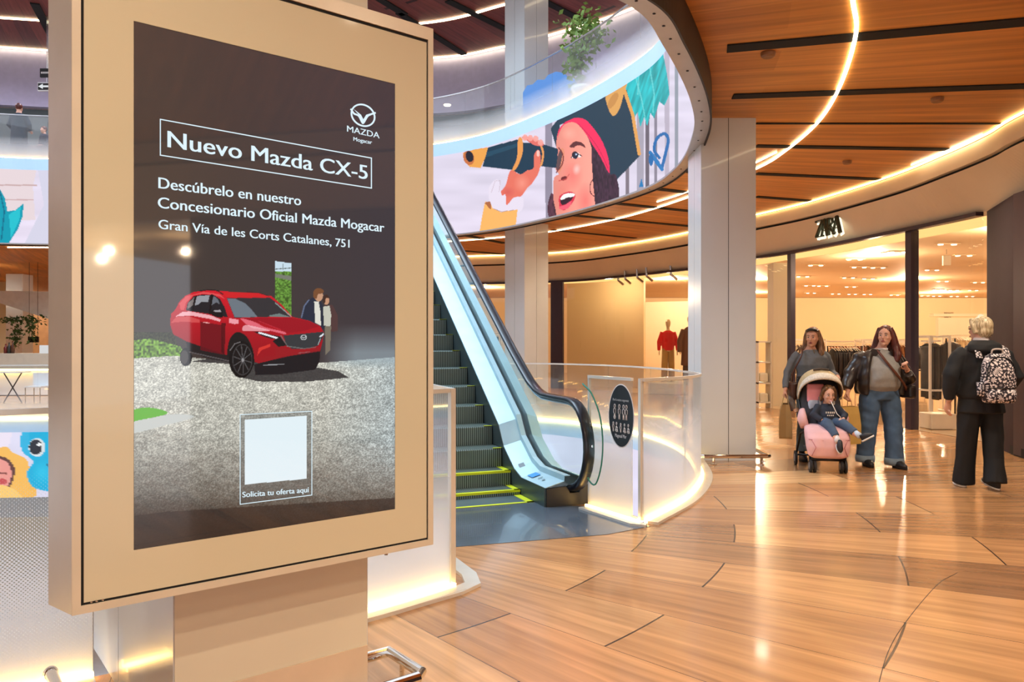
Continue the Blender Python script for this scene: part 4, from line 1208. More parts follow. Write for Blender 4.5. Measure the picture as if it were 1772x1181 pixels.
M_step = step_mat(); M_yel = mat('safety_yellow', (214, 226, 30), .5); M_tread = mat('tread_blue_grey', (96, 116, 122), .4, .5)
lst = [(0.36, .055, .62), (0.62, .2, .882)]
k = 0
while .882 + .293 * k < TOPU: lst.append((.882 + .293 * k, .393 + .198 * k, .882 + .293 * (k + 1) + .01)); k += 1
for i, (u, z, u2) in enumerate(lst):
    zl = max(-.2, z - .25)
    s_ = B().slab(lambda a, c, n_: E(a, n_, c), [(u, zl), (u, z - .012), (u + .012, z), (u2 + .02, z), (u2 + .02, zl)], -1.0, 0.0)
    st_ = s_.build('step', M_step, es)
    if i < 2:
        y = B()
        for (a, c, e, g) in ((u, u + .04, -1, 0), (u, u2, -.06, 0), (u, u2, -1, -.94)):
            y.slab(lambda p, q_, n_: E(p, q_, n_), [(a, e), (c, e), (c, g), (a, g)], z, z + .003)
        y.slab(lambda p, q_, n_: E(p, q_, n_), [(u - .002, -1), (u + .001, -1), (u + .001, 0), (u - .002, 0)], z - .02, z)
        y.build('safety_line', M_yel, st_)
    else:
        B().slab(lambda p, q_, n_: E(p, q_, n_), [(u, -.09), (u + .03, -.09), (u + .03, 0), (u, 0)], z, z + .003).build('safety_line', M_yel, st_)
b = B().slab(lambda p, q_, n_: E(p, q_, n_), [(.0, -1.0), (.38, -1.0), (.38, 0), (.0, 0)], -.05, .006); cb_ = b.build('entry_tread', M_tread, es)
y = B()
for (a, c, e, g) in ((0, .04, -1, 0), (0, .36, -.07, 0), (0, .36, -1, -.93)): y.slab(lambda p, q_, n_: E(p, q_, n_), [(a, e), (c, e), (c, g), (a, g)], .006, .009)
y.build('safety_line', M_yel, cb_)
M_deck = mat('deck_aluminium', (176, 206, 214), .42, .3); M_skirt = mat('skirt_grey', (84, 100, 104), .35, .6); M_block = mat('newel_block', (52, 50, 50), .4, .3)
M_hand = mat('handrail_rubber', (14, 18, 28), .3, coat=.15); M_chan = mat('handrail_channel', (170, 190, 204), .2, .8)
us = [-.22, 0.1, .35, .55, .7, .85, 1.0, 1.3] + list(np.arange(2.0, TOPU, .8)) + [TOPU - .1, TOPU + .2, TOPU + 1.8]
def deckz(u):
    a = nose(min(u, TOPU)) + .13
    return max(a, .175) if u > .9 else max(.175, .175 + max(0, (u - .35)) * .42 if u < .9 else a)
dz = lambda u: max(.175, .175 + .61 * max(0, u - .42) - .02) if u < 1.0 else nose(min(u, TOPU)) + .15
def side(mir):
    V = (lambda v: v) if not mir else (lambda v: -1.0 - v)
    nm = 'right' if not mir else 'left'
    def strip_(va, za, vb, zb, m, name, th=.006):
        vs = []; fs = []
        for u in us:
            vs += [E(u, V(va), dz(u) + za), E(u, V(vb), dz(u) + zb), E(u, V(vb), dz(u) + zb - th), E(u, V(va), dz(u) + za - th)]
        for i in range(len(us) - 1):
            for e in range(4): fs.append((4 * i + e, 4 * i + (e + 1) % 4, 4 * i + 4 + (e + 1) % 4, 4 * i + 4 + e))
        fs += [(0, 1, 2, 3), tuple(range(4 * len(us) - 4, 4 * len(us)))]
        return B().add(vs, fs).build(name, m, es)
    # skirt: upright panel beside the steps
    vs = []; fs = []
    for u in us:
        zb = -.02 if u < .45 else dz(u) - .5
        vs += [E(u, V(.004), max(-.02, zb) if u < 1.2 else zb), E(u, V(.004), dz(u)), E(u, V(.02), dz(u)), E(u, V(.02), max(-.02, zb) if u < 1.2 else zb)]
    for i in range(len(us) - 1):
        for e in range(4): fs.append((4 * i + e, 4 * i + (e + 1) % 4, 4 * i + 4 + (e + 1) % 4, 4 * i + 4 + e))
    fs += [(0, 1, 2, 3)]
    B().add(vs, fs).build('skirt', M_skirt, es)
    strip_(.012, .0, .20, .05, M_deck, 'inner_deck'); strip_(.20, .05, .205, .10, M_deck, 'deck_upstand'); strip_(.205, .10, .26, .10, M_deck, 'glass_shoe')
    strip_(.33, .10, .45, .06, M_deck, 'outer_deck')
    # outer cladding
    vs = []; fs = []
    for u in us:
        zb = 0 if u < .4 else (dz(u) - .95 if u > 1.2 else -.3)
        vs += [E(u, V(.44), zb), E(u, V(.44), dz(u) + .06), E(u, V(.45), dz(u) + .06), E(u, V(.45), zb)]
    for i in range(len(us) - 1):
        for e in range(4): fs.append((4 * i + e, 4 * i + (e + 1) % 4, 4 * i + 4 + (e + 1) % 4, 4 * i + 4 + e))
    B().add(vs, fs).build('outer_cladding', M_white, es)
    # newel block with horn
    q = [(.12, 0), (.44, 0), (.44, .12), (.425, .235), (.37, .15), (.345, .115), (.25, .115), (.235, .15), (.215, .175), (.12, .175)]
    nb = B().slab(lambda a, c, n_: E(n_, V(a), c), [(.02, 0)] + q[1:9] + [(.02, .165)], -.235, -.19)
    nb.slab(lambda a, c, n_: E(n_, V(a), c), [(.02, 0), (.44, 0), (.44, .1), (.02, .1)], -.19, .1)
    nb.build('newel_block', M_block, es)
    # handrail loop
    hv = .29
    path = [(.0, .10), (-.14, .135)] + [(-.15 + .375 * math.cos(t), .55 + .395 * math.sin(t)) for t in np.linspace(-math.pi / 2 - .1, -math.pi * 1.5, 16)] + [(.2, .945), (.45, .95), (.62, .985), (.8, 1.06), (1.0, 1.18)]
    ue = (UPZ + .95 - 1.15) / .68 + .978
    path += [(u, 1.15 + .68 * (u - .978)) for u in np.linspace(1.3, ue - .3, 12)] + [(ue + .1, UPZ + .93), (ue + .6, UPZ + .96), (ue + 1.8, UPZ + .96)]
    path = [(a, c) for a, c in path]
    hp = [E(a, V(hv), c) for a, c in path]
    def rail_sec(off_n, half_v, half_n, m, name):
        vs = []; fs = []; n_ = len(path)
        for i, (a, c) in enumerate(path):
            p0_, p1_ = path[max(0, i - 1)], path[min(n_ - 1, i + 1)]; tx, tz = p1_[0] - p0_[0], p1_[1] - p0_[1]; l = math.hypot(tx, tz)
            nx, nz = -tz / l, tx / l       # left normal of travel in (u,z): outwards of the loop
            for k_ in range(12):
                t = 2 * math.pi * k_ / 12; cn, sv = math.cos(t), math.sin(t)
                on = off_n + half_n * math.copysign(abs(cn) ** .6, cn); ov = half_v * math.copysign(abs(sv) ** .6, sv)
                vs.append(E(a + nx * on, V(hv + ov), c + nz * on))
        for i in range(n_ - 1):
            for k_ in range(12): fs.append((12 * i + k_, 12 * i + (k_ + 1) % 12, 12 * i + 12 + (k_ + 1) % 12, 12 * i + 12 + k_))
        fs += [tuple(range(12)), tuple(range(12 * n_ - 12, 12 * n_))]
        return B().add(vs, fs).build(name, m, es, smooth=True)
    rail_sec(.014, .054, .024, M_hand, 'handrail')
    rail_sec(-.018, .032, .016, M_chan, 'handrail_channel')
    # glass side between deck and rail
    lower = [(u, dz(u) + .08) for u in us if u > -.05]
    upper = [(a, c - .02) for a, c in path[3:]]
    poly = [(-.06, .18)] + [(a + .02, c) for a, c in path[3:18]] + [(a, c - .02) for a, c in path[18:]] + lower[::-1]
    P3 = tessellate_polygon([[Vector((a, c, 0)) for a, c in poly]])
    vs = [E(a, V(.275), c) for a, c in poly] + [E(a, V(.287), c) for a, c in poly]; n_ = len(poly)
    B().add(vs, list(P3) + [tuple(i + n_ for i in t) for t in P3]).build('side_glass', MATS.get('escalator_glass') or glass_mat('escalator_glass', (.88, .97, .97), .4), es)
side(False); side(True)
# stickers on the deck near the entry
lb = B(); kb = B()
def dk(u, v): return E(u, v, dz(u) + .05 * (v - .012) / .188 + .009)
for (u0_, v0_, du, dv, bl) in [(.52, .06, .05, .06, 0), (.46, .1, .03, .06, 0), (.40, .06, .05, .09, 0), (.20, .06, .13, .09, 1), (.10, .08, .02, .05, 0), (.0, .08, .03, .03, 0)]:
    (lb if bl else kb).add([dk(u0_, v0_), dk(u0_ + du, v0_), dk(u0_ + du, v0_ + dv), dk(u0_, v0_ + dv)], [(0, 1, 2, 3)])
lb.build('blue_sticker', mat('sticker_blue', (50, 140, 214), .4), es); kb.build('worn_sticker', mat('sticker_grey', (120, 134, 142), .5), es)
# truss under the steps
vs = []; fs = []
for u in (.6, 1.5, TOPU, TOPU + 1.5):
    zt = -.3 if u < 1 else nose(min(u, TOPU)) - .28
    for v in (-1.43, .43): vs += [E(u, v, zt), E(u, v, zt - .65)]
for i in range(3): a = 4 * i; fs += [(a, a + 4, a + 6, a + 2), (a + 1, a + 5, a + 7, a + 3), (a, a + 4, a + 5, a + 1), (a + 2, a + 6, a + 7, a + 3)]
B().add(vs, fs).build('truss', M_white, es)
tl = root('landing_plate', 'bridge plate joining the top of the escalator to the gallery', 'landing plate', tuple(E(TOPU + 1, -.5, UPZ)))
B().slab(lambda p, q_, n_: E(p, q_, n_), [(TOPU, -1.5), (TOPU + 3.2, -1.5), (TOPU + 3.2, .5), (TOPU, .5)], UPZ - .1, UPZ).build('plate', M_step, tl)
# entry plate on the floor
pl = [E2(.36, .03), E2(.0, .03), E2(-.17, .12), (.70, 6.88), (1.03, 6.22), (1.12, 6.14), fl(1050, 926), fl(783, 948), (-.55, 5.0), E2(-.2, -1.2), E2(.36, -1.03)]
b = B().prism(pl, -.01, .0035)
M_plate = mat('entry_plate_slate', (92, 104, 116), .2, .2, noise=(.25, 2.2), coat=.3)
tag(b.build('landing_plate', M_plate), 'dark blue-grey floor plate in front of the lowest escalator step', 'landing plate')

# curved joint in the floor
cj = cat_([(*fl(1657, 992), .0), (*fl(1620, 1015), 0), (*fl(1553, 1099), 0), (*fl(1522, 1181), 0), (*fl(1505, 1300), 0)], 8)
struct(ribbon([(p[0], p[1]) for p in cj], 0, .0008, .003).build('trim_40', M_slot))
# ------------------------------------------------------------ shopfront
def shop_at(px_, lo=8.0):
    best = None
    for a, c in zip(SHOP, SHOP[1:]):
        if a[1] < lo: continue
        fa = a[0] * F - (px_ - CX) * a[1]; fc = c[0] * F - (px_ - CX) * c[1]
        if fa * fc <= 0:
            t = fa / (fa - fc) if fa != fc else 0
            p = (a[0] + (c[0] - a[0]) * t, a[1] + (c[1] - a[1]) * t)
            if best is None or p[1] > best[1]: best = p
    return best
def shop_between(x0, x1):
    p, q = shop_at(x0), shop_at(x1)
    return [p] + [s_ for s_ in SHOP if q[1] < s_[1] < p[1] and (s_[0] > p[0] - .01)] + [q]
M_frame = mat('shop_frame_aubergine', (58, 46, 58), .35, .3)
fr_ = root('shopfront_frame', 'dark aubergine shopfront frame with slim uprights under the cream fascia', 'shopfront frame', (*shop_at(1367), 0))
ribbon(shop_between(792, 1702), 3.36, 3.42, .12).build('header', M_frame, fr_)
for x, w in ((1367, .11), (1575, .15), (1316, .05)):
    p = shop_at(x)
    if x != 1316: B().box((p[0] + .03, p[1], 1.69), (w, .14, 3.37), 0.2).build('upright', M_frame, fr_)
ribbon(shop_between(955, 976), 0, 3.42, .1).build('jamb', M_frame, fr_)
for i, (a, c) in enumerate(((978, 1364), (1584, 1702), (796, 953))):
    g_ = ribbon(shop_between(a, c), .02, 3.36, .012).build('window_%d' % (i + 1), M_shopglass)
    struct(g_)
struct(B().prism([(7.03, 11.25), (6.57, 9.96), (6.5, 9.35), (7.7, 9.35), (7.7, 11.3)], 0, 3.42).build('wall_pier', M_pier))
B().prism([(6.55, 9.93), (6.485, 9.34), (6.50, 9.33), (6.565, 9.92)], .02, 3.42).build('trim_50', M_frame)
struct(bpy.data.objects['trim_50'])
struct(B().prism([(7.03, 11.2), (6.56, 9.94), (6.46, 9.3), (6.5, 9.3), (6.6, 9.97), (7.08, 11.25)], 0, .12).build('baseboard_pier', M_slot))
# black framed door leaf beyond the pier
dr = B().box((6.62, 8.4, 1.6), (.06, 1.7, 3.1)).build('door_1', M_black); struct(dr)
struct(ribbon([(6.9, 9.35), (6.95, 7), (7.15, 3), (7.3, 0), (7.3, -3.4)], 0, 3.42, .15).build('wall_right', M_pier))
# shop name: tall overlapping letters standing off the fascia
sp0, sp1 = shop_at(1432), shop_at(1476)
zc = lambda py_, Y: CH - (py_ - CY) / F * Y
sd = Vector((sp1[0] - sp0[0], sp1[1] - sp0[1], 0)).normalized(); sn = Vector((-sd.y, sd.x, 0)); sn = sn if sn.y < 0 and sn.x < 0 else -sn
lo_ = zc(413, sp0[1]); hi_ = zc(384, sp0[1]); W_ = math.hypot(sp1[0] - sp0[0], sp1[1] - sp0[1])
so = Vector((sp0[0], sp0[1], lo_)) + sn * .24
sg = root('shop_sign', 'dark raised shop name in tall serif letters on the cream fascia', 'sign', tuple(so))
M_sign = mat('sign_dark', (52, 56, 40), .3, .5); M_halo = emit_mat('sign_halo', (255, 246, 214), 1.4)
Hh = hi_ - lo_
def glyph(strokes, x0_, w_):
    b = B(); hb = B()
    for (ax, ay, bx, by, th) in strokes:
        p = so + sd * ((x0_ + ax * w_) * W_) + Vector((0, 0, ay * Hh)); q = so + sd * ((x0_ + bx * w_) * W_) + Vector((0, 0, by * Hh))
        d = (q - p).normalized(); n_ = d.cross(sn).normalized() * th * Hh / 2
        b.slab(lambda a, c, e: p + d * a + n_.normalized() * c + sn * e, [(0, -th * Hh / 2), ((q - p).length, -th * Hh / 2), ((q - p).length, th * Hh / 2), (0, th * Hh / 2)], 0, .05)
        tt = th * Hh / 2 + .022
        hb.slab(lambda a, c, e: p + d * a + n_.normalized() * c + sn * e + Vector((0, 0, -.02)), [(-.02, -tt), ((q - p).length + .02, -tt), ((q - p).length + .02, tt), (-.02, tt)], -.03, -.012)
    return b, hb
GL = [([(0.05, .97, .95, .97, .05), (.92, .97, .1, .03, .15), (.05, .03, .98, .03, .05), (.06, .9, .06, .99, .04), (.96, .0, .96, .1, .04)], 0, .32),
      ([(0.0, 0.0, .42, 1.0, .05), (.42, 1.0, .85, 0, .17), (.12, .33, .65, .33, .04)], .24, .30),
      ([(0.2, 0, .2, 1, .17), (.2, .98, .65, .93, .05), (.65, .93, .72, .7, .08), (.72, .7, .25, .5, .05), (.4, .5, .95, 0.02, .15)], .46, .32),
      ([(0.0, 0.0, .42, 1.0, .05), (.42, 1.0, .85, 0, .17), (.12, .33, .65, .33, .04)], .70, .34)]
for st_, x0_, w_ in GL:
    b, hb = glyph(st_, x0_, w_); lt = b.build('letter', M_sign, sg); hb.build('letter_backlight', M_halo, lt)

# ------------------------------------------------------------ shop interior
struct(ribbon(offset2(shop_between(796, 1700), -.5), 3.40, 3.54, -.5).build('trim_60', emit_mat('shop_cove', (255, 206, 128), 1.3)))
def wl(name, x0, y0, x1, y1, z1, m, t=.12, z0=0.005):
    return struct(ribbon([(x0, y0), (x1, y1)], z0, z1, t).build(name, m))
M_part = mat('partition_beige', (214, 188, 142), .7, noise=(.02, 1)); M_pw = mat('partition_white', (232, 218, 190), .6, noise=(.02, 1))
wl('wall_window_partition', 1.95, 26.0, 4.25, 24.2, 3.5, M_part)
wl('wall_window_back', 4.4, 27.6, 7.7, 26.2, 2.9, M_pw)
wl('wall_pale_partition', 6.02, 17.9, 6.45, 17.9, 3.3, M_pw, .4)
wl('wall_far_partition', 15.6, 28, 17.8, 28, 2.35, M_pw, .2)
struct(B().box((16.7, 27.9, 2.45), (2.6, .3, .1)).build('trim_61', M_pw))
sgn_ = B(); put_text(sgn_, 'INFANTS', W(1634, 545, 35.8), (1, 0, 0), (0, 0, 1), (0, -1, 0), .44, .12, .01); put_text(sgn_, 'NIÑOS', W(1634, 551.5, 35.8), (1, 0, 0), (0, 0, 1), (0, -1, 0), .32, .12, .01)
tag(sgn_.build('wall_lettering', M_black), 'small black two-line department lettering on the back wall of the shop', 'lettering')

# twin spotlights on the shop ceiling
M_lamp = emit_mat('spot_lamp', (255, 244, 214), 5.0)
def spotlight():
    r_ = root('ceiling_spotlight', 'small recessed twin spotlight glowing in the ceiling of the clothes shop', 'spotlight', (0, 0, 0), 'twin spotlights in the shop ceiling')
    B().bbox((0, 0, -.012), (.5, .14, .02), r=.004).build('plate', M_shopceil, r_)
    for x in (-.14, .14):
        B().loft([(x, 0, -.04, .05, .05), (x, 0, -.02, .055, .055)], 14).build('lamp', M_lamp, r_)
    return r_
proto = spotlight()
def cc(x, y): return (1180 + x / 2.461, 370 + y / 2.461)
first = True
for (x, y) in [(515, 268), (570, 220), (735, 195), (545, 307), (600, 308), (710, 273), (795, 277), (718, 312), (835, 230), (755, 228), (920, 163), (550, 338), (655, 342), (725, 343), (790, 344), (905, 347), (1130, 130), (1065, 240), (1110, 288), (1090, 324), (1158, 326), (1240, 327), (1035, 350), (1085, 351), (1160, 354), (1225, 355), (1200, 178), (1265, 293), (895, 168)]:
    p = fl(*cc(x, y), 3.53)
    if p[1] > 34.5: p = (p[0] * 34.5 / p[1], 34.5)
    o = proto if first else copy_tree(proto); first = False
    o['label'] = ('small twin spotlight in the shop ceiling, seen left of the thick dark upright' if x < 960 else 'small twin spotlight in the shop ceiling, seen right of the thick dark upright')
    o.location = (p[0], p[1], 3.55)
cpd = root('ceiling_sensor', 'small square white sign hanging from the shop ceiling', 'ceiling sign', W(1638, 445, 17))
B().box(W(1638, 451, 17), (.17, .05, .22)).build('panel', M_pw, cpd); B().tube([W(1638, 440, 17), (W(1638, 440, 17)[0], 17, 3.55)], .008, 6).build('rod', M_steel, cpd)

# clothes rails
M_rail_w = mat('rail_white', (232, 222, 204), .35, .1); M_rail_b = mat('rail_black', (40, 34, 30), .4, .5)
gcol = {}
def garment(name, kind, rgb, label, group):
    """one hanging garment: hanger hook, hanger bar and the folded cloth below"""
    r_ = root(name, label, 'garment', (0, 0, 0), group)
    h = B(); h.tube([(0, 0, 0), (0, .012, .03), (0, 0, .045)], .004, 5); h.tube([(0, -.19, -.06), (0, -.02, 0), (0, .02, 0), (0, .19, -.06)], .008, 6)
    h.build('hanger', M_rail_w if kind != 'trousers' else M_rail_b, r_)
    m = mat('cloth_%d_%d_%d' % rgb, rgb, .85, noise=(.2, 8))
    if kind == 'shirt':
        b = B().loft([(0, 0, -.82, .028, .20), (.006, 0, -.6, .034, .205), (0, 0, -.3, .034, .21), (0, 0, -.12, .04, .215), (0, 0, -.06, .032, .17), (0, 0, -.01, .018, .07)], 14)
        b.loft([(0, -.21, -.62, .022, .05), (0, -.225, -.3, .028, .055), (0, -.2, -.1, .03, .05)], 8); b.loft([(0, .21, -.62, .022, .05), (0, .225, -.3, .028, .055), (0, .2, -.1, .03, .05)], 8)
    elif kind == 'trousers':
        b = B().loft([(0, -.06, -1.0, .02, .1), (.006, -.04, -.5, .024, .12), (0, 0, -.08, .03, .17), (0, 0, -.05, .022, .17)], 12)
        b.loft([(.0, .07, -.98, .02, .1), (-.006, .05, -.5, .024, .11), (0, 0.01, -.1, .028, .15)], 12)
    else:
        b = B().loft([(0, 0, -1.05, .04, .24), (.01, 0, -.7, .045, .23), (0, 0, -.3, .045, .22), (0, 0, -.1, .05, .22), (0, 0, -.03, .03, .12)], 14)
        b.loft([(0, -.24, -.75, .03, .055), (0, -.245, -.3, .04, .06), (0, -.2, -.08, .03, .05)], 8); b.loft([(0, .24, -.75, .03, .055), (0, .245, -.3, .04, .06), (0, .2, -.08, .03, .05)], 8)
    b.build('cloth', m, r_, smooth=True)
    return r_
_r = random.Random(4)
def rack(x, y, w, h, rz, label, mt, n, kind, cols, glabel, gname, style='frame', shelf=False, gscale=1.0, dense=1.0):
    r_ = root('clothes_rail', label, 'clothes rail', (x, y, 0))
    M = Matrix.Rotation(rz, 4, 'Z')
    tp = lambda a, c, e: Vector((x, y, 0)) + (M @ Vector((a, c, e)))
    if style == 'frame':
        for s_ in (-1, 1):
            b = B()
            for c in (-.24, .24): b.box(tp(s_ * w / 2, c, h / 2), (.035, .035, h), rz)
            b.box(tp(s_ * w / 2, 0, h - .02), (.035, .48, .035), rz); b.box(tp(s_ * w / 2, 0, .12), (.035, .48, .035), rz)
            b.build('side_frame', mt, r_)
        B().box(tp(0, 0, h - .10), (w, .025, .025), rz).build('hanging_rod', mt, r_)
        B().box(tp(0, 0, h * .38), (w, .46, .03), rz).build('shelf', mt, r_)
        B().box(tp(0, .22, h - .02), (w, .03, .05), rz).build('cross_bar', mt, r_)
    else:
        b = B(); b.tube([tp(-w / 2, 0, .02), tp(-w / 2, 0, h), tp(w / 2, 0, h), tp(w / 2, 0, .02)], .016, 8); b.build('hanging_rod', mt, r_)
        b = B(); b.tube([tp(-w / 2, -.22, .02), tp(-w / 2, .22, .02)], .014, 6); b.build('foot', mt, r_)
        b = B(); b.tube([tp(w / 2, -.22, .02), tp(w / 2, .22, .02)], .014, 6); b.build('foot', mt, r_)
    ht = h - .15 if style == 'frame' else h - .05
    protos = [garment({'shirt': 'hanging_shirt', 'trousers': 'hanging_trousers', 'coat': 'hanging_coat'}[kind], kind, c, glabel, gname) for c in cols]
    used = [False] * len(protos)
    ORD = ['leftmost', 'second', 'third', 'fourth', 'fifth', 'sixth', 'seventh', 'eighth', 'ninth', 'tenth', 'eleventh', 'twelfth', 'thirteenth', 'fourteenth', 'fifteenth', 'sixteenth']
    for i in range(n):
        k_ = _r.randrange(len(protos)); 
        if i < len(protos): k_ = i
        o = protos[k_] if not used[k_] else copy_tree(protos[k_]); used[k_] = True
        o['label'] = (('leftmost ' + glabel) if i == 0 else (ORD[i] + ' from the left, ' + glabel))
        a = -w / 2 + .09 + (w - .18) * (i + .5) / n
        o.location = tp(a, 0, ht); o.rotation_euler = (0, 0, rz + _r.uniform(-.08, .08)); s_ = gscale * _r.uniform(.93, 1.03); o.scale = ((.9 if kind == 'coat' else 1.05) * gscale, gscale, s_)
    return r_
def at(px_, Y): return ((px_ - CX) / F * Y, Y)
x, y = at(1611, 13.9); rack(x, y, .38, 1.6, .12, 'white square clothes rail full of dark trousers just inside the shop entrance', M_rail_w, 7, 'trousers', [(66, 62, 60), (84, 78, 72), (48, 44, 46)], 'dark trousers on the white rail by the entrance', 'trousers on the front white rail')
x, y = at(1664, 16.2); rack(x, y, .75, 1.62, -.1, 'thin rail of beige shirts behind the white trouser rail', M_rail_w, 12, 'shirt', [(206, 176, 130), (226, 204, 164), (190, 160, 116)], 'beige shirt behind the trouser rail', 'beige shirts on the thin rail', 'tube')
x, y = at(1645, 15.0); rack(x, y, .22, 1.55, .3, 'short rail of black patterned coats right behind the trouser rail', M_rail_b, 2, 'coat', [(40, 34, 36), (64, 52, 46)], 'dark coat between trousers and beige shirts', 'speckled coats on the short rail', 'tube', gscale=.9)
x, y = at(1462, 17.6); rack(x, y, .80, 1.38, .0, 'black clothes rail of dark knitwear seen between the two women', M_rail_b, 11, 'shirt', [(34, 32, 36), (50, 44, 46)], 'dark knitted top between the two women', 'dark knitwear between the women', 'tube')
x, y = at(1455, 23.5); rack(x, y, 1.7, 1.5, .0, 'long rail of tan jackets farther inside the shop', M_rail_w, 16, 'shirt', [(176, 112, 54), (150, 92, 48), (120, 74, 44), (206, 180, 140)], 'tan jacket on the long far rail', 'tan jackets on the long rail')
x, y = at(1530, 22.5); rack(x, y, 1.5, 1.55, .0, 'long white rail of brown coats behind the woman in leather', M_rail_w, 14, 'coat', [(96, 56, 38), (60, 42, 36), (140, 92, 56)], 'brown coat on the rail behind the woman in leather', 'brown coats on the long rail')
x, y = at(1395, 21.0); rack(x, y, .9, 1.55, .0, 'rail of mixed shirts seen left of the woman with the pushchair', M_rail_w, 8, 'shirt', [(206, 190, 160), (120, 100, 84)], 'shirt on the rail left of the woman in grey', 'mixed shirts at the left')
x, y = at(1575, 25.0); rack(x, y, 1.2, 1.5, .0, 'far rail of grey clothes behind the dark upright', M_rail_w, 9, 'shirt', [(110, 96, 84), (70, 62, 60)], 'grey top on the far rail behind the dark upright', 'grey tops on the far rail')
x, y = at(1690, 24.0); rack(x, y, 1.3, 1.5, .0, 'far black rail of pale shirts left of the taupe pier', M_rail_b, 11, 'shirt', [(226, 214, 196), (196, 170, 140)], 'pale shirt on the far black rail', 'pale shirts on the far rail', 'tube')
x, y = at(852, 25.6); rack(x, y, .9, 1.75, .0, 'black rail of white and printed tops seen behind the escalator handrail', M_rail_b, 6, 'shirt', [(240, 232, 220), (70, 66, 60)], 'top on the rail behind the escalator handrail', 'tops behind the handrail', 'tube')
# shop fittings
pb = root('display_plinth', 'low white display box at the foot of the trouser rail', 'plinth', (*at(1622, 13.0), 0))
p = at(1622, 13.0); B().bbox((p[0], p[1], .14), (.42, .4, .26), r=.01).build('box', mat('plinth_white', (236, 222, 198), .4), pb)
sh = root('shelf_unit', 'white open shelf unit standing beside the white pillar', 'shelf unit', (*at(1319, 17.3), 0))
p = at(1319, 17.2)
b = B()
for dx in (-.14, .14):
    b = B(); b.box((p[0] + dx, p[1], .75), (.02, .35, 1.5)); b.build('side', M_rail_w, sh)
for z in (.12, .55, 1.02, 1.48): B().box((p[0], p[1], z), (.3, .35, .03)).build('shelf', M_rail_w, sh)
for z, lab in ((.68, 'white folded stack on the middle shelf beside the pillar'), (.22, 'white folded stack on the lowest shelf beside the pillar')):
    tag(B().bbox((p[0], p[1], z), (.2, .26, .2), r=.03).build('folded_clothes', M_pw), lab, 'folded clothes')

# window mannequins
M_man = mat('mannequin_cream', (222, 196, 150), .35)
def remesh(b, name, m, parent, vox, smooth_it=4, disp=None):
    me = bpy.data.meshes.new('tmp'); me.from_pydata([tuple(v) for v in b.v], [], b.f); me.update()
    bm = bmesh.new(); bm.from_mesh(me); bmesh.ops.recalc_face_normals(bm, faces=bm.faces); bm.to_mesh(me); bm.free()
    o = bpy.data.objects.new('tmp', me); COL.objects.link(o)
    r_ = o.modifiers.new('r', 'REMESH'); r_.mode = 'VOXEL'; r_.voxel_size = vox
    s_ = o.modifiers.new('s', 'SMOOTH'); s_.iterations = smooth_it; s_.factor = .5
    bpy.context.view_layer.update(); dg = bpy.context.evaluated_depsgraph_get()
    out = bpy.data.meshes.new_from_object(o.evaluated_get(dg)); bpy.data.objects.remove(o)
    out.name = name
    off = world_off(parent)
    n = len(out.vertices); co = np.empty(n * 3, np.float32); out.vertices.foreach_get('co', co); co = co.reshape(-1, 3)
    if disp is not None: co = disp(co)
    co = co - np.array(off, np.float32)
    out.vertices.foreach_set('co', co.astype(np.float32).ravel()); out.update()
    out.materials.clear(); out.materials.append(m)
    for p_ in out.polygons: p_.use_smooth = True
    ob = bpy.data.objects.new(name, out); COL.objects.link(ob)
    if parent: ob.parent = parent
    OFF[ob.name] = off
    return ob
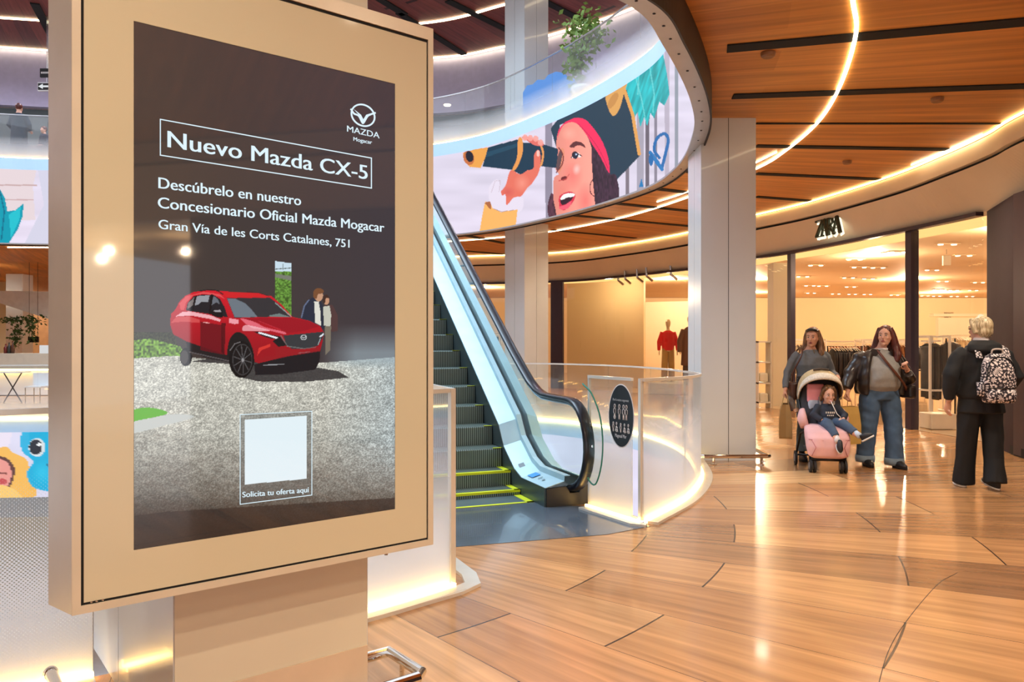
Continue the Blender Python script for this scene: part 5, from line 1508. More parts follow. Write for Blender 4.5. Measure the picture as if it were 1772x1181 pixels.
def mannequin(x, y, z, h, label, style):
    r_ = root('mannequin', label, 'mannequin', (x, y, z)); k_ = h / 1.75
    P = lambda a, b_, c: (x + a * k_, y + b_ * k_, z + c * k_)
    def L(b, rings, **kw): return b.loft([(x + r[0] * k_, y + r[1] * k_, z + r[2] * k_, r[3] * k_, r[4] * k_) for r in rings], 18, **kw)
    b = B(); L(b, [(0, 0, .85, .14, .10), (0, 0, 1.05, .12, .09), (0, 0, 1.3, .16, .10), (0, 0, 1.42, .1, .07), (0, 0, 1.47, .045, .05), (0, 0, 1.54, .045, .05), (0, -.01, 1.6, .068, .08), (0, -.01, 1.68, .075, .092), (0, -.0, 1.75, .04, .05)])
    for s_ in (-1, 1):
        b.tube([P(s_ * .085, 0, .88), P(s_ * .09, 0, .48), P(s_ * .09, 0.01, .06)], [.08 * k_, .055 * k_, .035 * k_], 12); b.ball(P(s_ * .09, -.06, .04), (.035 * k_, .1 * k_, .035 * k_))
        b.tube([P(s_ * .16, 0, 1.4), P(s_ * .23, .02, 1.12), P(s_ * .25, -.02, .86)], [.045 * k_, .036 * k_, .025 * k_], 10); b.ball(P(s_ * .255, -.03, .8), (.02 * k_, .035 * k_, .07 * k_))
    remesh(b, 'body', M_man, r_, .014)
    B().loft([(x, y, z, .2, .2), (x, y, z + .015, .2, .2)], 24).build('base', M_steel, r_)
    if style == 'red':
        b = B(); L(b, [(0, 0, .88, .17, .12), (0, 0, 1.0, .175, .125), (0, 0, 1.25, .185, .13), (0, 0, 1.38, .17, .11), (0, 0, 1.44, .07, .07)])
        for s_ in (-1, 1): b.tube([P(s_ * .15, 0, 1.39), P(s_ * .25, .02, 1.12), P(s_ * .26, -.02, .88)], [.07 * k_, .06 * k_, .045 * k_], 10)
        remesh(b, 'jumper', mat('jumper_red', (214, 30, 26), .8), r_, .014)
        tr_ = mat('trousers_khaki', (176, 136, 70), .8)
    else:
        b = B(); L(b, [(0, 0, .45, .24, .16), (0, 0, .8, .22, .15), (0, 0, 1.1, .19, .13), (0, 0, 1.36, .19, .12), (0, 0, 1.45, .09, .08)])
        for s_ in (-1, 1): b.tube([P(s_ * .16, 0, 1.38), P(s_ * .27, .02, 1.08), P(s_ * .28, -.04, .8)], [.075 * k_, .065 * k_, .055 * k_], 10)
        remesh(b, 'coat', mat('coat_brown', (92, 54, 30), .85), r_, .016)
        B().loft([(x, y - .1 * k_, z + .85 * k_, .05, .06), (x, y - .1 * k_, z + 1.2 * k_, .06, .06), (x, y - .05 * k_, z + 1.46 * k_, .045, .05)], 12).build('shirt_front', mat('shirt_ivory', (240, 232, 214), .7), r_, True)
        tr_ = mat('trousers_brown', (70, 50, 36), .8)
    for s_ in (-1, 1):
        B().tube([P(s_ * .07, 0, .95), P(s_ * .095, 0, .5), P(s_ * .1, 0.01, .08)], [.1 * k_, .09 * k_, .09 * k_], 12).build('trouser_leg', tr_, r_, True)
    return r_
wp = B().bbox((4.75, 21.9, .16), (1.6, 1.0, .3), .9, r=.01); tag(wp.build('display_plinth', M_pw), 'low pale window platform under the two mannequins', 'plinth')
mannequin(*at(1156, 22.2), .31, 1.82, 'mannequin in red jumper and khaki trousers in the shop window', 'red')
mannequin(*at(1194, 21.6), .31, 1.92, 'mannequin in long brown coat in the shop window, beside the white pillar', 'brown')
for i, px_ in enumerate((1069, 1081, 1102, 1118, 1160)):
    p = W(px_, 478 - i * 1.2, 22.6 - i * .5)
    tag(B().tube([(p[0], p[1], 3.54), (p[0] + .02, p[1], 3.30), (p[0] + .16, p[1] - .1, 3.16)], .035, 8).build('window_spotlight', M_steel), ['%s window spotlight on the shop ceiling' % s_ for s_ in ('leftmost', 'second from left', 'middle', 'second from right', 'rightmost')][i] + ' above the mannequins', 'spotlight', 'window spotlights')
g_ = root('globe_lamp', 'small round white lamp glowing beside the head of the person with the backpack', 'lamp', W(1697, 550, 15))
B().ball(W(1697, 550, 15), .065).build('globe', emit_mat('globe_glow', (255, 236, 200), 1.1), g_, True); p = W(1697, 556, 15); B().tube([p, (p[0], p[1], .02)], .01, 6).build('stem', M_steel, g_)

# ------------------------------------------------------------ left gap: bar, plants and upper gallery
def Wp(px_, py_, Y): return Vector(W(px_, py_, Y))
bar = root('bar_counter', 'long pale bar counter with a warm glow under its top, across the opening', 'bar counter', (-13.3, 21, 0))
B().box((-13.6, 21.0, .95), (5.0, .7, .42)).build('top_band', mat('counter_beige', (206, 196, 176), .4), bar)
B().box((-13.6, 21.1, .38), (4.9, .55, .72)).build('body', M_white, bar)
B().box((-13.6, 20.72, .72), (4.9, .05, .03)).build('light_line', M_led, bar)
def barstool(px_, Y, label):
    p = at(px_, Y); r_ = root('bar_table', label, 'table', (p[0], p[1], 0)); x, y = p
    B().box((x, y, .74), (.6, .5, .02)).build('table_top', M_white, r_)
    for s_ in (-1, 1): B().tube([(x - s_ * .22, y, 0.0), (x + s_ * .22, y, .73)], .014, 6).build('leg', M_dark, r_)
barstool(22, 18.5, 'small folding table with crossed dark legs in front of the bar')
p = at(64, 17.8); ch = root('chair', 'low white chair in front of the bar, right of the folding table', 'chair', (p[0], p[1], 0))
for dx in (-.17, .17):
    for dy in (-.16, .16): B().tube([(p[0] + dx, p[1] + dy, 0), (p[0] + dx, p[1] + dy, .42)], .012, 6).build('leg', M_steel, ch)
B().box((p[0], p[1], .43), (.4, .38, .03)).build('seat', M_white, ch)
B().box((p[0], p[1] + .18, .6), (.4, .02, .3)).build('backrest', M_white, ch)
gp = [Wp(-40, 503, 27), Wp(95, 505, 27), Wp(95, 556, 27), Wp(-40, 512, 27)]
b = B().add(gp + [v + Vector((0, .05, 0)) for v in gp], [(0, 1, 2, 3), (4, 5, 6, 7), (0, 1, 5, 4), (1, 2, 6, 5), (2, 3, 7, 6), (3, 0, 4, 7)])
tag(b.build('hanging_baffle', mat('pale_blue_glass', (236, 248, 255), .1, coat=.5)), 'pale blue sloping panel hanging under the ceiling above the bar', 'panel')
wc = root('column', 'short white column behind the bar with green plants hanging over it', 'column', (*at(34, 28), 0)); p = at(34, 28); B().bbox((p[0], p[1], 2.0), (.62, .62, 3.9), r=.02).build('shaft', M_white, wc)
M_leaf = mat('leaf_green', (60, 92, 52), .6, noise=(.3, 5)); M_leaf2 = mat('leaf_light', (112, 140, 60), .6, noise=(.3, 5))
def foliage(name, label, pts, n, m, size, seed, cat='plant', stems=()):
    rn = random.Random(seed); r_ = root(name, label, cat, tuple(pts[0][:3]))
    b = B()
    for i in range(n):
        c = rn.choice(pts); p_ = Vector(c[:3]) + Vector((rn.gauss(0, c[3]), rn.gauss(0, c[3]), rn.gauss(0, c[4])))
        a = Vector((rn.uniform(-1, 1), rn.uniform(-1, 1), rn.uniform(-1, .4))).normalized(); s_ = a.cross(Vector((rn.random(), rn.random(), rn.random()))).normalized()
        l = size * rn.uniform(.6, 1.3); w = l * .28
        b.add([p_, p_ + a * l * .5 + s_ * w, p_ + a * l, p_ + a * l * .5 - s_ * w], [(0, 1, 2), (0, 2, 3)])
    b.build('leaves', m, r_)
    if stems:
        sb = B()
        for q in stems: sb.tube(q, .02, 6)
        sb.build('stems', mat('stem_brown', (90, 70, 48), .7), r_)
    return r_
foliage('hanging_plant', 'green hanging plant trailing over the white column behind the bar', [(*Wp(20, 553, 26.5), .2, .05), (*Wp(40, 552, 26.5), .25, .07), (*Wp(56, 555, 26.5), .15, .12), (*Wp(30, 572, 26.5), .1, .25), (*Wp(26, 584, 26.5), .05, .2), (*Wp(55, 572, 26.5), .08, .2)], 520, M_leaf, .14, 3)
struct(B().box((*at(78, 30), 2.0), (1.0, .3, 4.0)).build('wall_wood_panel', mat('warm_wood_wall', (196, 150, 108), .5, noise=(.1, 4))))
tag(B().box(Wp(80, 606, 20.8), (.34, .05, .26)).build('menu_screen', emit_mat('menu_glow', (226, 226, 226), .9)), 'small white lit menu screen standing on the bar counter', 'screen')
def bottle(px_, Y, h, rgb, label):
    p = at(px_, Y); z = 1.16
    tag(B().loft([(p[0], p[1], z, .05, .05), (p[0], p[1], z + h * .6, .05, .05), (p[0], p[1], z + h * .75, .02, .02), (p[0], p[1], z + h, .02, .02)], 12).build('bottle', mat('bottle_%d' % rgb[0], rgb, .2), smooth=True), label, 'bottle', 'bottles on the bar')
for i, (px_, h, c) in enumerate([(10, .26, (120, 40, 30)), (16, .3, (60, 60, 50)), (22, .34, (90, 50, 30))]): bottle(px_, 21, h, c, ['red-brown bottle, leftmost on the bar counter', 'dark green bottle, middle one of three on the bar counter', 'tall brown bottle, rightmost on the bar counter'][i])
hs = root('menu_board', 'black hanging board beside the wooden wall behind the bar', 'board', tuple(Wp(58, 590, 27)))
B().box(Wp(58, 588, 27), (.36, .06, .2)).build('board', M_black, hs); 
for dx in (-.15, .15): q = Wp(58, 584, 27); B().tube([(q[0] + dx, q[1], q[2]), (q[0] + dx, q[1], 4.3)], .008, 5).build('cord', M_black, hs)
# direction signs high on the left
for i, (x0, y0, x1, y1, txt) in enumerate([(70, 119, 96, 134, 'WC'), (66, 143, 96, 158, 'Zona')]):
    a, c = Wp(x0, y0, 21), Wp(x1, y1, 21); m_ = (a + c) / 2
    r_ = root('direction_sign', ['small black hanging sign with white lettering, upper left', 'white hanging sign with a black arrow box, below the black sign'][i], 'sign', tuple(m_))
    B().box(m_, (c.x - a.x, .05, a.z - c.z)).build('board', M_black if i == 0 else M_white, r_)
    if i == 1:
        B().box(m_ + Vector((0, -.03, 0)), ((c.x - a.x) * .92, .02, (a.z - c.z) * .75)).build('face', M_black, r_)
        h_ = (a.z - c.z) * .3; o_ = a + Vector((.03, -.05, -(a.z - c.z) / 2))
        B().add([o_, o_ + Vector((.13, 0, h_)), o_ + Vector((.13, 0, h_ * .35)), o_ + Vector((.3, 0, h_ * .35)), o_ + Vector((.3, 0, -h_ * .35)), o_ + Vector((.13, 0, -h_ * .35)), o_ + Vector((.13, 0, -h_))], [(0, 1, 2, 3, 4, 5, 6)]).build('arrow', emit_mat('sign_white', (236, 240, 244), .9), r_)
    else:
        b = B()
        for k_ in range(5): b.box(a + Vector((.05 + k_ * .045, -.03, -(a.z - c.z) * .5)), (.03, .01, .05))
        b.build('lettering', M_white, r_)
    q = Vector((m_.x, m_.y, a.z)); B().tube([q, (q.x, q.y, 10.5)], .01, 5).build('rod', M_steel, r_)
# plant on the upper gallery, and a display's blue reflection built as glowing panel
foliage('tree', 'leafy green potted tree behind the glass of the upper gallery', [(*Wp(1012, 58, 15.2), .2, .22), (*Wp(1000, 85, 15.2), .15, .25), (*Wp(1025, 62, 15.2), .18, .15), (*Wp(996, 110, 15.2), .1, .2), (*Wp(1008, 40, 15.2), .2, .06)], 520, M_leaf2, .13, 7, 'tree', [[Wp(1006, 150, 15.2), Wp(1004, 100, 15.2), Wp(1012, 55, 15.2)], [Wp(1004, 105, 15.2), Wp(1022, 60, 15.2)]])
p = Wp(1006, 150, 15.2); tag(B().loft([(p.x, p.y, UPZ, .16, .16), (p.x, p.y, UPZ + .35, .22, .22), (p.x, p.y, UPZ + .42, .2, .2)], 20).build('plant_pot', M_white, smooth=True), 'white pot holding the tree on the upper gallery', 'pot')
bp = [Wp(x, y, 16.75) for x, y in [(905, 221), (905, 160), (912, 148), (922, 146), (930, 138), (942, 138), (948, 130), (962, 124), (975, 126), (984, 134), (994, 137), (999, 150), (999, 221)]]
n_ = len(bp); B_ = B().add(bp + [v + Vector((0, .12, 0)) for v in bp], [tuple(range(n_)), tuple(range(n_, 2 * n_))] + [(i, (i + 1) % n_, (i + 1) % n_ + n_, i + n_) for i in range(n_)])
tag(B_.build('blue_reflection_panel', emit_mat('blue_reflection_glow', (84, 158, 250), .9)), 'bright blue cloud-shaped reflection built as a lit panel behind the upper gallery glass', 'panel')
for i, (x, y) in enumerate([(774, 183), (1000, 137)]):
    p = Wp(x, y, 22.3)
    tag(B().loft([(p.x, p.y, p.z, .1, .1), (p.x, p.y, p.z + .03, .11, .11)], 16).build('wall_lamp', emit_mat('lamp_warm', (255, 236, 200), 3)), ['small round warm lamp seen through the upper glass near the advertising display', 'small round warm lamp seen through the upper glass beside the blue reflection'][i], 'lamp')
# ------------------------------------------------------------ people
M_skin = mat('skin', (206, 150, 122), .5, noise=(.04, 12)); M_skin2 = mat('skin_fair', (214, 164, 140), .5, noise=(.04, 12))
M_denim = mat('denim', (78, 104, 132), .85, noise=(.22, 9)); M_denim_l = mat('denim_light', (104, 134, 160), .85, noise=(.2, 8))
M_shoe = mat('shoe_black', (22, 20, 22), .5); M_lip = mat('lips', (150, 66, 62), .5); M_eyew = mat('eye_white', (176, 168, 162), .6); M_iris = mat('iris', (40, 28, 24), .2)
def hair_mat(name, c1, c2):
    m = mat(name, c1, .45); nt = m.node_tree; p = nt.nodes['Principled BSDF']
    tc = nt.nodes.new('ShaderNodeTexCoord'); mp = nt.nodes.new('ShaderNodeMapping'); mp.inputs['Scale'].default_value = (60, 60, 6)
    n = nt.nodes.new('ShaderNodeTexNoise'); n.inputs['Scale'].default_value = 1.5; r_ = nt.nodes.new('ShaderNodeValToRGB')
    r_.color_ramp.elements[0].color = (*lin(c1), 1); r_.color_ramp.elements[1].color = (*lin(c2), 1); r_.color_ramp.elements[0].position = .35; r_.color_ramp.elements[1].position = .65
    nt.links.new(tc.outputs['Object'], mp.inputs[0]); nt.links.new(mp.outputs[0], n.inputs['Vector']); nt.links.new(n.outputs[0], r_.inputs[0]); nt.links.new(r_.outputs[0], p.inputs['Base Color'])
    return m
H_brown = hair_mat('hair_brown_blond', (70, 46, 30), (150, 108, 72)); H_red = hair_mat('hair_auburn', (58, 22, 18), (104, 44, 32)); H_grey = hair_mat('hair_silver_blond', (150, 130, 92), (226, 212, 178)); H_tod = hair_mat('hair_toddler', (70, 48, 32), (126, 92, 60))

def wrinkle(seed, amp, fx, fz):
    def f(co):
        n_ = np.sin(co[:, 2] * fz + np.sin(co[:, 0] * fx + seed) * 2.2 + co[:, 1] * fx * .7) * np.sin(co[:, 2] * fz * .43 + seed)
        c = co.copy(); cen = co.mean(0); d = co[:, :2] - cen[:2]; l = np.maximum(np.linalg.norm(d, axis=1), .03)[:, None]
        c[:, :2] += d / l * (n_ * amp)[:, None]; return c
    return f
class Person:
    def __init__(s, name, label, x, y, yaw, k=1.0, z=0.0, cat='person'):
        s.r = root(name, label, cat, (x, y, z)); s.M = Matrix.Translation((x, y, z)) @ Matrix.Rotation(yaw, 4, 'Z') @ Matrix.Scale(k, 4); s.k = k
        s.body = B(); s.hm = None
    def p(s, v): return s.M @ Vector(v)
    def tr(s, b):
        b.v = [tuple(s.M @ Vector(v)) for v in b.v]; return b
    def head(s, c, yaw=0.0, tilt=0.0, roll=0.0, hs=1.0):
        """head local frame: face towards -Y, origin at the centre of the skull, height about 0.23"""
        s.hm = Matrix.Translation(c) @ Matrix.Rotation(yaw, 4, 'Z') @ Matrix.Rotation(tilt, 4, 'X') @ Matrix.Rotation(roll, 4, 'Y') @ Matrix.Scale(hs, 4)
        b = B()
        b.ball((0, .012, .03), (.072, .09, .088), seg=20, rings=14)          # skull
        b.loft([(0, -.028, -.115, .022, .026), (0, -.026, -.10, .042, .046), (0, -.018, -.07, .056, .064), (0, -.012, -.03, .064, .076), (0, -.008, .01, .067, .082), (0, -.004, .05, .066, .08), (0, 0, .09, .045, .06)], 20)
        b.tube([(0, -.088, .012), (0, -.103, -.018), (0, -.108, -.032), (0, -.092, -.040)], [.008, .011, .014, .009], 8)   # nose
        b.ball((0, -.083, -.066), (.024, .013, .012)); b.ball((0, -.078, -.102), (.02, .016, .014)); b.ball((0, -.078, .022), (.05, .012, .008))
        for e in (-1, 1):
            b.ball((e * .038, -.066, -.025), (.022, .018, .02)); b.ball((e * .071, .01, -.012), (.009, .02, .032))
        b.v = [tuple(s.hm @ Vector(v)) for v in b.v]; s.body.add(b.v, b.f)
    def face(s, lips=None, brow=None, mouth_open=False):
        def put(b, nm, m):
            b.v = [tuple(s.M @ (s.hm @ Vector(v))) for v in b.v]; return b.build(nm, m, s.r, True)
        for e in (-1, 1):
            b = B().ball((e * .029, -.0835, .003), (.0135, .006, .0075), seg=10, rings=8); put(b, 'eye', M_eyew)
            b = B().ball((e * .029, -.0885, .003), (.006, .003, .0062), seg=8, rings=6); put(b, 'iris', M_iris)
            b = B().tube([(e * .014, -.092, .023), (e * .03, -.094, .029), (e * .046, -.084, .022)], [.0028, .0038, .002], 6); put(b, 'eyebrow', brow or M_iris)
        b = B().tube([(-.021, -.093, -.066), (-.008, -.0985, -.061), (.008, -.0985, -.061), (.021, -.093, -.066), (.008, -.098, -.073), (-.008, -.098, -.073)], .0042, 6, closed=True); put(b, 'lips', lips or M_lip)
        if mouth_open: b = B().ball((0, -.097, -.067), (.012, .004, .007), seg=10, rings=6); put(b, 'mouth', M_iris)
    def hput(s, b): b.v = [tuple(s.hm @ Vector(v)) for v in b.v]; return b
    def hand(s, wrist, direction, palm_n, side=1, curl=0.5, k=1.0):
        """palm, four fingers of unequal length and a thumb; direction = towards the fingertips"""
        d = Vector(direction).normalized(); n = Vector(palm_n); n = (n - d * n.dot(d)).normalized(); x = d.cross(n) * side; w = Vector(wrist)
        P = lambda a, c, e: w + x * a * k + d * c * k + n * e * k
        b = s.body
        b.tube([P(0, -.015, 0), P(0, .02, 0), P(.002, .055, .0), P(.002, .085, 0)], [(.022 * k, .018 * k), (.030 * k, .016 * k), (.038 * k, .015 * k), (.036 * k, .013 * k)], 12)
        for i, (a, l) in enumerate(((-.029, .062), (-.010, .074), (.010, .080), (.028, .070))):
            l *= 1.0; c1 = curl * 1.1; c2 = curl * 2.2
            q0 = P(a, .078, 0); q1 = P(a * 1.05, .078 + l * .45 * math.cos(c1), l * .45 * math.sin(c1)); q2 = q1 + (P(0, math.cos(c2), math.sin(c2)) - w) * l * .33 ; q3 = q2 + (P(0, math.cos(c2 * 1.3), math.sin(c2 * 1.3)) - w) * l * .24
            b.tube([q0, q1, q2, q3], [.0088 * k, .0086 * k, .0078 * k, .006 * k], 8)
        b.tube([P(.028, .02, .004), P(.048, .045, .014), P(.052, .07, .026 + curl * .01), P(.046, .088, .036 + curl * .012)], [.013 * k, .011 * k, .0095 * k, .007 * k], 8)
    def finish(s, skin, vox=.008):
        return remesh(s.tr(s.body), 'body', skin, s.r, vox * s.k ** .5, 3)
    def cloth(s, b, nm, m, vox=.011, dsp=None, it=4): return remesh(s.tr(b), nm, m, s.r, vox, it, dsp)
    def part(s, b, nm, m, smooth=True): return s.tr(b).build(nm, m, s.r, smooth)

def shoe(P, x, y, z, yaw, nm, m, L_=.25, sole=None, pitch=0.0, w=.045):
    Mx = Matrix.Translation((x, y, z)) @ Matrix.Rotation(yaw, 4, 'Z') @ Matrix.Rotation(pitch, 4, 'X')
    b = B().loft([(0, -.05, .005, w, L_ * .5), (0, -.05, .03, w * 1.04, L_ * .5), (0, -.035, .055, w * .92, L_ * .42), (0, .02, .085, w * .8, L_ * .25), (0, .04, .12, w * .75, .055)], 18)
    b.v = [tuple(Mx @ Vector(v)) for v in b.v]
    o = P.part(b, nm, m)
    c = B().loft([(0, -.05, -.008, w * 1.02, L_ * .51), (0, -.05, .010, w * 1.05, L_ * .515)], 18); c.v = [tuple(Mx @ Vector(v)) for v in c.v]
    c = s_b(P, c); ob = c.build('sole', sole or M_slot, o, True)
    return o
def s_b(P, b): return P.tr(b)

# ---- woman in grey jumper pushing the pushchair (looks towards the viewer's left)
w1 = Person('person', 'woman in grey jumper and light jeans pushing the pink pushchair, sunglasses on her head', 3.76, 9.55, 0.0, 1.0)
b = w1.body
b.loft([(0, .0, .86, .165, .115), (0, .0, .95, .17, .115), (0, .0, 1.08, .14, .10), (0, .0, 1.22, .165, .105), (0, .01, 1.33, .17, .09), (0, .015, 1.385, .08, .06), (0, .01, 1.43, .05, .052), (.0, .0, 1.50, .048, .052)], 20)
w1.head((.01, -.015, 1.545), -.62, .02)
Lsh, Rsh = (-.185, .01, 1.335), (.185, .01, 1.335)
La, Ra = [(-.185, .01, 1.33), (-.285, .03, 1.10), (-.345, -.06, .885)], [(.185, .01, 1.33), (.26, .02, 1.10), (.24, -.22, 1.06)]
b.tube(La, [.036, .036, .026], 12); b.tube(Ra, [.036, .036, .026], 12)
w1.hand((-.348, -.065, .875), (-.05, -.1, -1), (.9, -.3, 0), 1, .75, .95)
w1.hand((.235, -.235, 1.055), (-.45, -.9, -.15), (0, -.2, -1), -1, .7, .95)
Ll = [(-.085, 0, .88), (-.10, -.02, .48), (-.11, .03, .10)]; Rl = [(.085, .0, .88), (.10, .06, .48), (.10, .22, .12)]
b.tube(Ll, [.09, .06, .04], 12); b.tube(Rl, [.09, .06, .04], 12)
w1.finish(M_skin)
w1.face(mouth_open=True, brow=mat('brow_brown', (70, 44, 30), .6))
b = B().loft([(0, -.0, .92, .175, .125), (0, -.005, .98, .195, .14), (0, 0, 1.08, .175, .13), (0, -.005, 1.2, .20, .14), (0, .0, 1.30, .195, .122), (0, .01, 1.365, .11, .08), (0, .005, 1.392, .072, .066)], 22)
b.tube([(-.15, .01, 1.34), (-.195, .015, 1.30), (-.292, .03, 1.10), (-.345, -.05, .91)], [.055, .060, .050, .036], 12); b.tube([(.15, .01, 1.34), (.195, .01, 1.30), (.268, .02, 1.10), (.243, -.2, 1.062)], [.055, .060, .050, .036], 12)
w1.cloth(b, 'jumper', mat('jumper_grey', (98, 102, 108), .9, noise=(.08, 30)), .012, wrinkle(1, .006, 14, 30))
b = B().loft([(0, 0, .80, .175, .125), (0, 0, .9, .185, .13), (0, 0, .96, .17, .12)], 20)
b.tube([(-.085, 0, .87), (-.095, -.01, .65), (-.102, -.02, .48), (-.11, .02, .2), (-.112, .03, .12)], [.105, .092, .078, .070, .070], 14); b.tube([(.085, 0, .87), (.095, .03, .65), (.10, .06, .48), (.10, .17, .2), (.10, .21, .14)], [.105, .092, .078, .07, .07], 14)
w1.cloth(b, 'jeans', M_denim_l, .011, wrinkle(3, .004, 20, 46))
shoe(w1, -.115, 0.0, .012, -.1, 'shoe', M_shoe, .25); shoe(w1, .10, .2, .02, .1, 'shoe', M_shoe, .25, pitch=-.25)
b = B(); b.ball((0, .028, .045), (.083, .095, .092), seg=18, rings=14)
for e, l in ((-1, -.22), (1, -.27)):
    b.tube([(e * .055, .0, .09), (e * .082, .02, .0), (e * .095, .035, -.10), (e * .10, .01, -.20), (e * .085, -.03, l)], [.03, .034, .04, .038, .014], 10)
b.tube([(0, .09, .05), (0, .105, -.05), (0, .10, -.16), (0, .08, -.24)], [(.07, .04), (.085, .04), (.09, .035), (.05, .02)], 12)
w1.hput(b); w1.cloth(b, 'hair', H_brown, .009, wrinkle(5, .003, 160, 20), 2)
b = B().tube([(-.062, -.055, .085), (-.02, -.085, .10), (.02, -.085, .10), (.062, -.055, .085)], [.014, .018, .018, .014], 8); b.tube([(-.066, -.05, .085), (-.08, .04, .05)], .004, 6); b.tube([(.066, -.05, .085), (.08, .04, .05)], .004, 6)
w1.part(w1.hput(b), 'sunglasses', M_black)
b = B().tube([(.01, -.062, 1.41), (.0, -.105, 1.34), (-.012, -.062, 1.415)], .0025, 6); w1.part(b, 'necklace', mat('gold', (222, 190, 110), .25, 1.0))
hb = root('handbag', 'small brown handbag on a strap over the shoulder of the woman in grey', 'bag', (3.52, 9.5, .84))
b = B().bbox((3.50, 9.50, .88), (.09, .22, .22), .1, r=.03); b.build('bag_body', mat('leather_brown', (78, 44, 30), .4), hb)
B().tube(cat_([(3.50, 9.50, .98), (3.505, 9.46, 1.12), (3.58, 9.42, 1.30), (3.625, 9.50, 1.40), (3.60, 9.60, 1.38), (3.54, 9.64, 1.15), (3.51, 9.56, .98)], 6), .011, 6).build('strap', MATS['leather_brown'], hb)

def paper_bag(x, y, z, w, d, h, rz, label, m):
    r_ = root('paper_bag', label, 'bag', (x, y, z)); M = Matrix.Translation((x, y, z)) @ Matrix.Rotation(rz, 4, 'Z')
    b = B(); q = []
    for (zz, kx, ky) in ((0, .96, 1.0), (.02, 1, 1.02), (h * .5, 1.0, 1.0), (h * .8, .96, .8), (h, .94, .55)):
        q.append([(-w / 2 * kx, -d / 2 * ky, zz), (0, -d / 2 * ky * (.88 if zz > .1 else 1), zz), (w / 2 * kx, -d / 2 * ky, zz), (w / 2 * kx * .94, 0, zz), (w / 2 * kx, d / 2 * ky, zz), (0, d / 2 * ky, zz), (-w / 2 * kx, d / 2 * ky, zz), (-w / 2 * kx * .94, 0, zz)])
    vs = [M @ Vector(v) for r2 in q for v in r2]; fs = [tuple(range(8))]
    for i in range(4):
        for k_ in range(8): fs.append((8 * i + k_, 8 * i + (k_ + 1) % 8, 8 * i + 8 + (k_ + 1) % 8, 8 * i + 8 + k_))
    b.add(vs, fs).build('bag_body', m, r_)
    for s_ in (-1, 1):
        hd = B().tube([M @ Vector(v) for v in cat_([(-w * .22, s_ * d * .26, h - .02), (-w * .16, s_ * .02, h + .1), (w * .16, s_ * .02, h + .1), (w * .22, s_ * d * .26, h - .02)], 5)], .004, 6)
        hd.build('handle', mat('paper_cord', (190, 160, 110), .8), r_)
    return r_
M_kraft = mat('kraft_paper', (164, 128, 76), .75, noise=(.08, 5)); M_kraft2 = mat('kraft_paper_light', (196, 158, 84), .75, noise=(.08, 5))
paper_bag(3.40, 9.45, .30, .30, .15, .42, 1.25, 'brown paper bag hanging from the hand of the woman in grey', M_kraft)
bt = root('water_bottle', 'small clear drink bottle held by the woman in grey above the paper bag', 'bottle', (3.52, 9.40, .78))
B().tube([(3.42, 9.41, .82), (3.44, 9.38, .78), (3.46, 9.35, .72), (3.485, 9.31, .64)], [.012, .03, .034, .03], 12).build('bottle_body', glass_mat('bottle_plastic', (.75, .75, .75), 2.0, .3), bt, True)
B().tube([(3.478, 9.32, .665), (3.49, 9.305, .63)], .034, 12).build('label_band', mat('peach', (226, 170, 130), .5), bt)

# ---- woman in leather jacket
w2 = Person('person', 'woman with long auburn hair in a dark leather jacket, grey jumper and wide jeans', 4.41, 9.12, .05, 1.0)
b = w2.body
b.loft([(0, .0, .84, .20, .14), (0, -.01, .95, .21, .15), (0, -.02, 1.08, .19, .15), (0, -.01, 1.22, .19, .14), (0, .01, 1.33, .18, .10), (.01, .015, 1.39, .09, .065), (.035, .01, 1.43, .055, .055), (.055, 0, 1.50, .052, .055)], 20)
w2.head((.06, -.015, 1.555), -.72, -.12, 0, 1.03)
b.tube([(-.2, .01, 1.34), (-.31, .03, 1.12), (-.42, -.06, .90)], [.055, .045, .03], 12); b.tube([(.2, .01, 1.34), (.31, .0, 1.10), (.24, -.18, 1.16)], [.055, .045, .03], 12)
w2.hand((-.425, -.065, .885), (-.25, -.1, -1), (.8, -.5, 0), 1, .8)
w2.hand((.225, -.20, 1.17), (-.45, -.1, .7), (-.3, -1, 0), -1, .8)
b.tube([(-.10, 0, .88), (-.12, -.0, .48), (-.14, .06, .1)], [.1, .065, .042], 12); b.tube([(.10, 0, .88), (.13, -.06, .48), (.125, -.10, .1)], [.1, .065, .042], 12)
w2.finish(M_skin2); w2.face(brow=mat('brow_dark', (50, 28, 24), .6), lips=mat('lips_rose', (170, 84, 84), .5))
b = B().loft([(0, -.0, .88, .19, .15), (0, -.02, .96, .225, .19), (0, -.035, 1.06, .22, .205), (0, -.035, 1.18, .215, .195), (0, -.01, 1.30, .195, .14), (0, .01, 1.37, .12, .09), (0, .005, 1.41, .075, .07)], 22)
w2.cloth(b, 'jumper', mat('jumper_light_grey', (150, 150, 148), .9, noise=(.06, 30)), .012, wrinkle(2, .005, 12, 26))
b = B().loft([(.02, .005, 1.385, .078, .072), (.03, 0.0, 1.415, .068, .066)], 18); w2.part(b, 'collar', mat('collar_white', (222, 214, 214), .8))
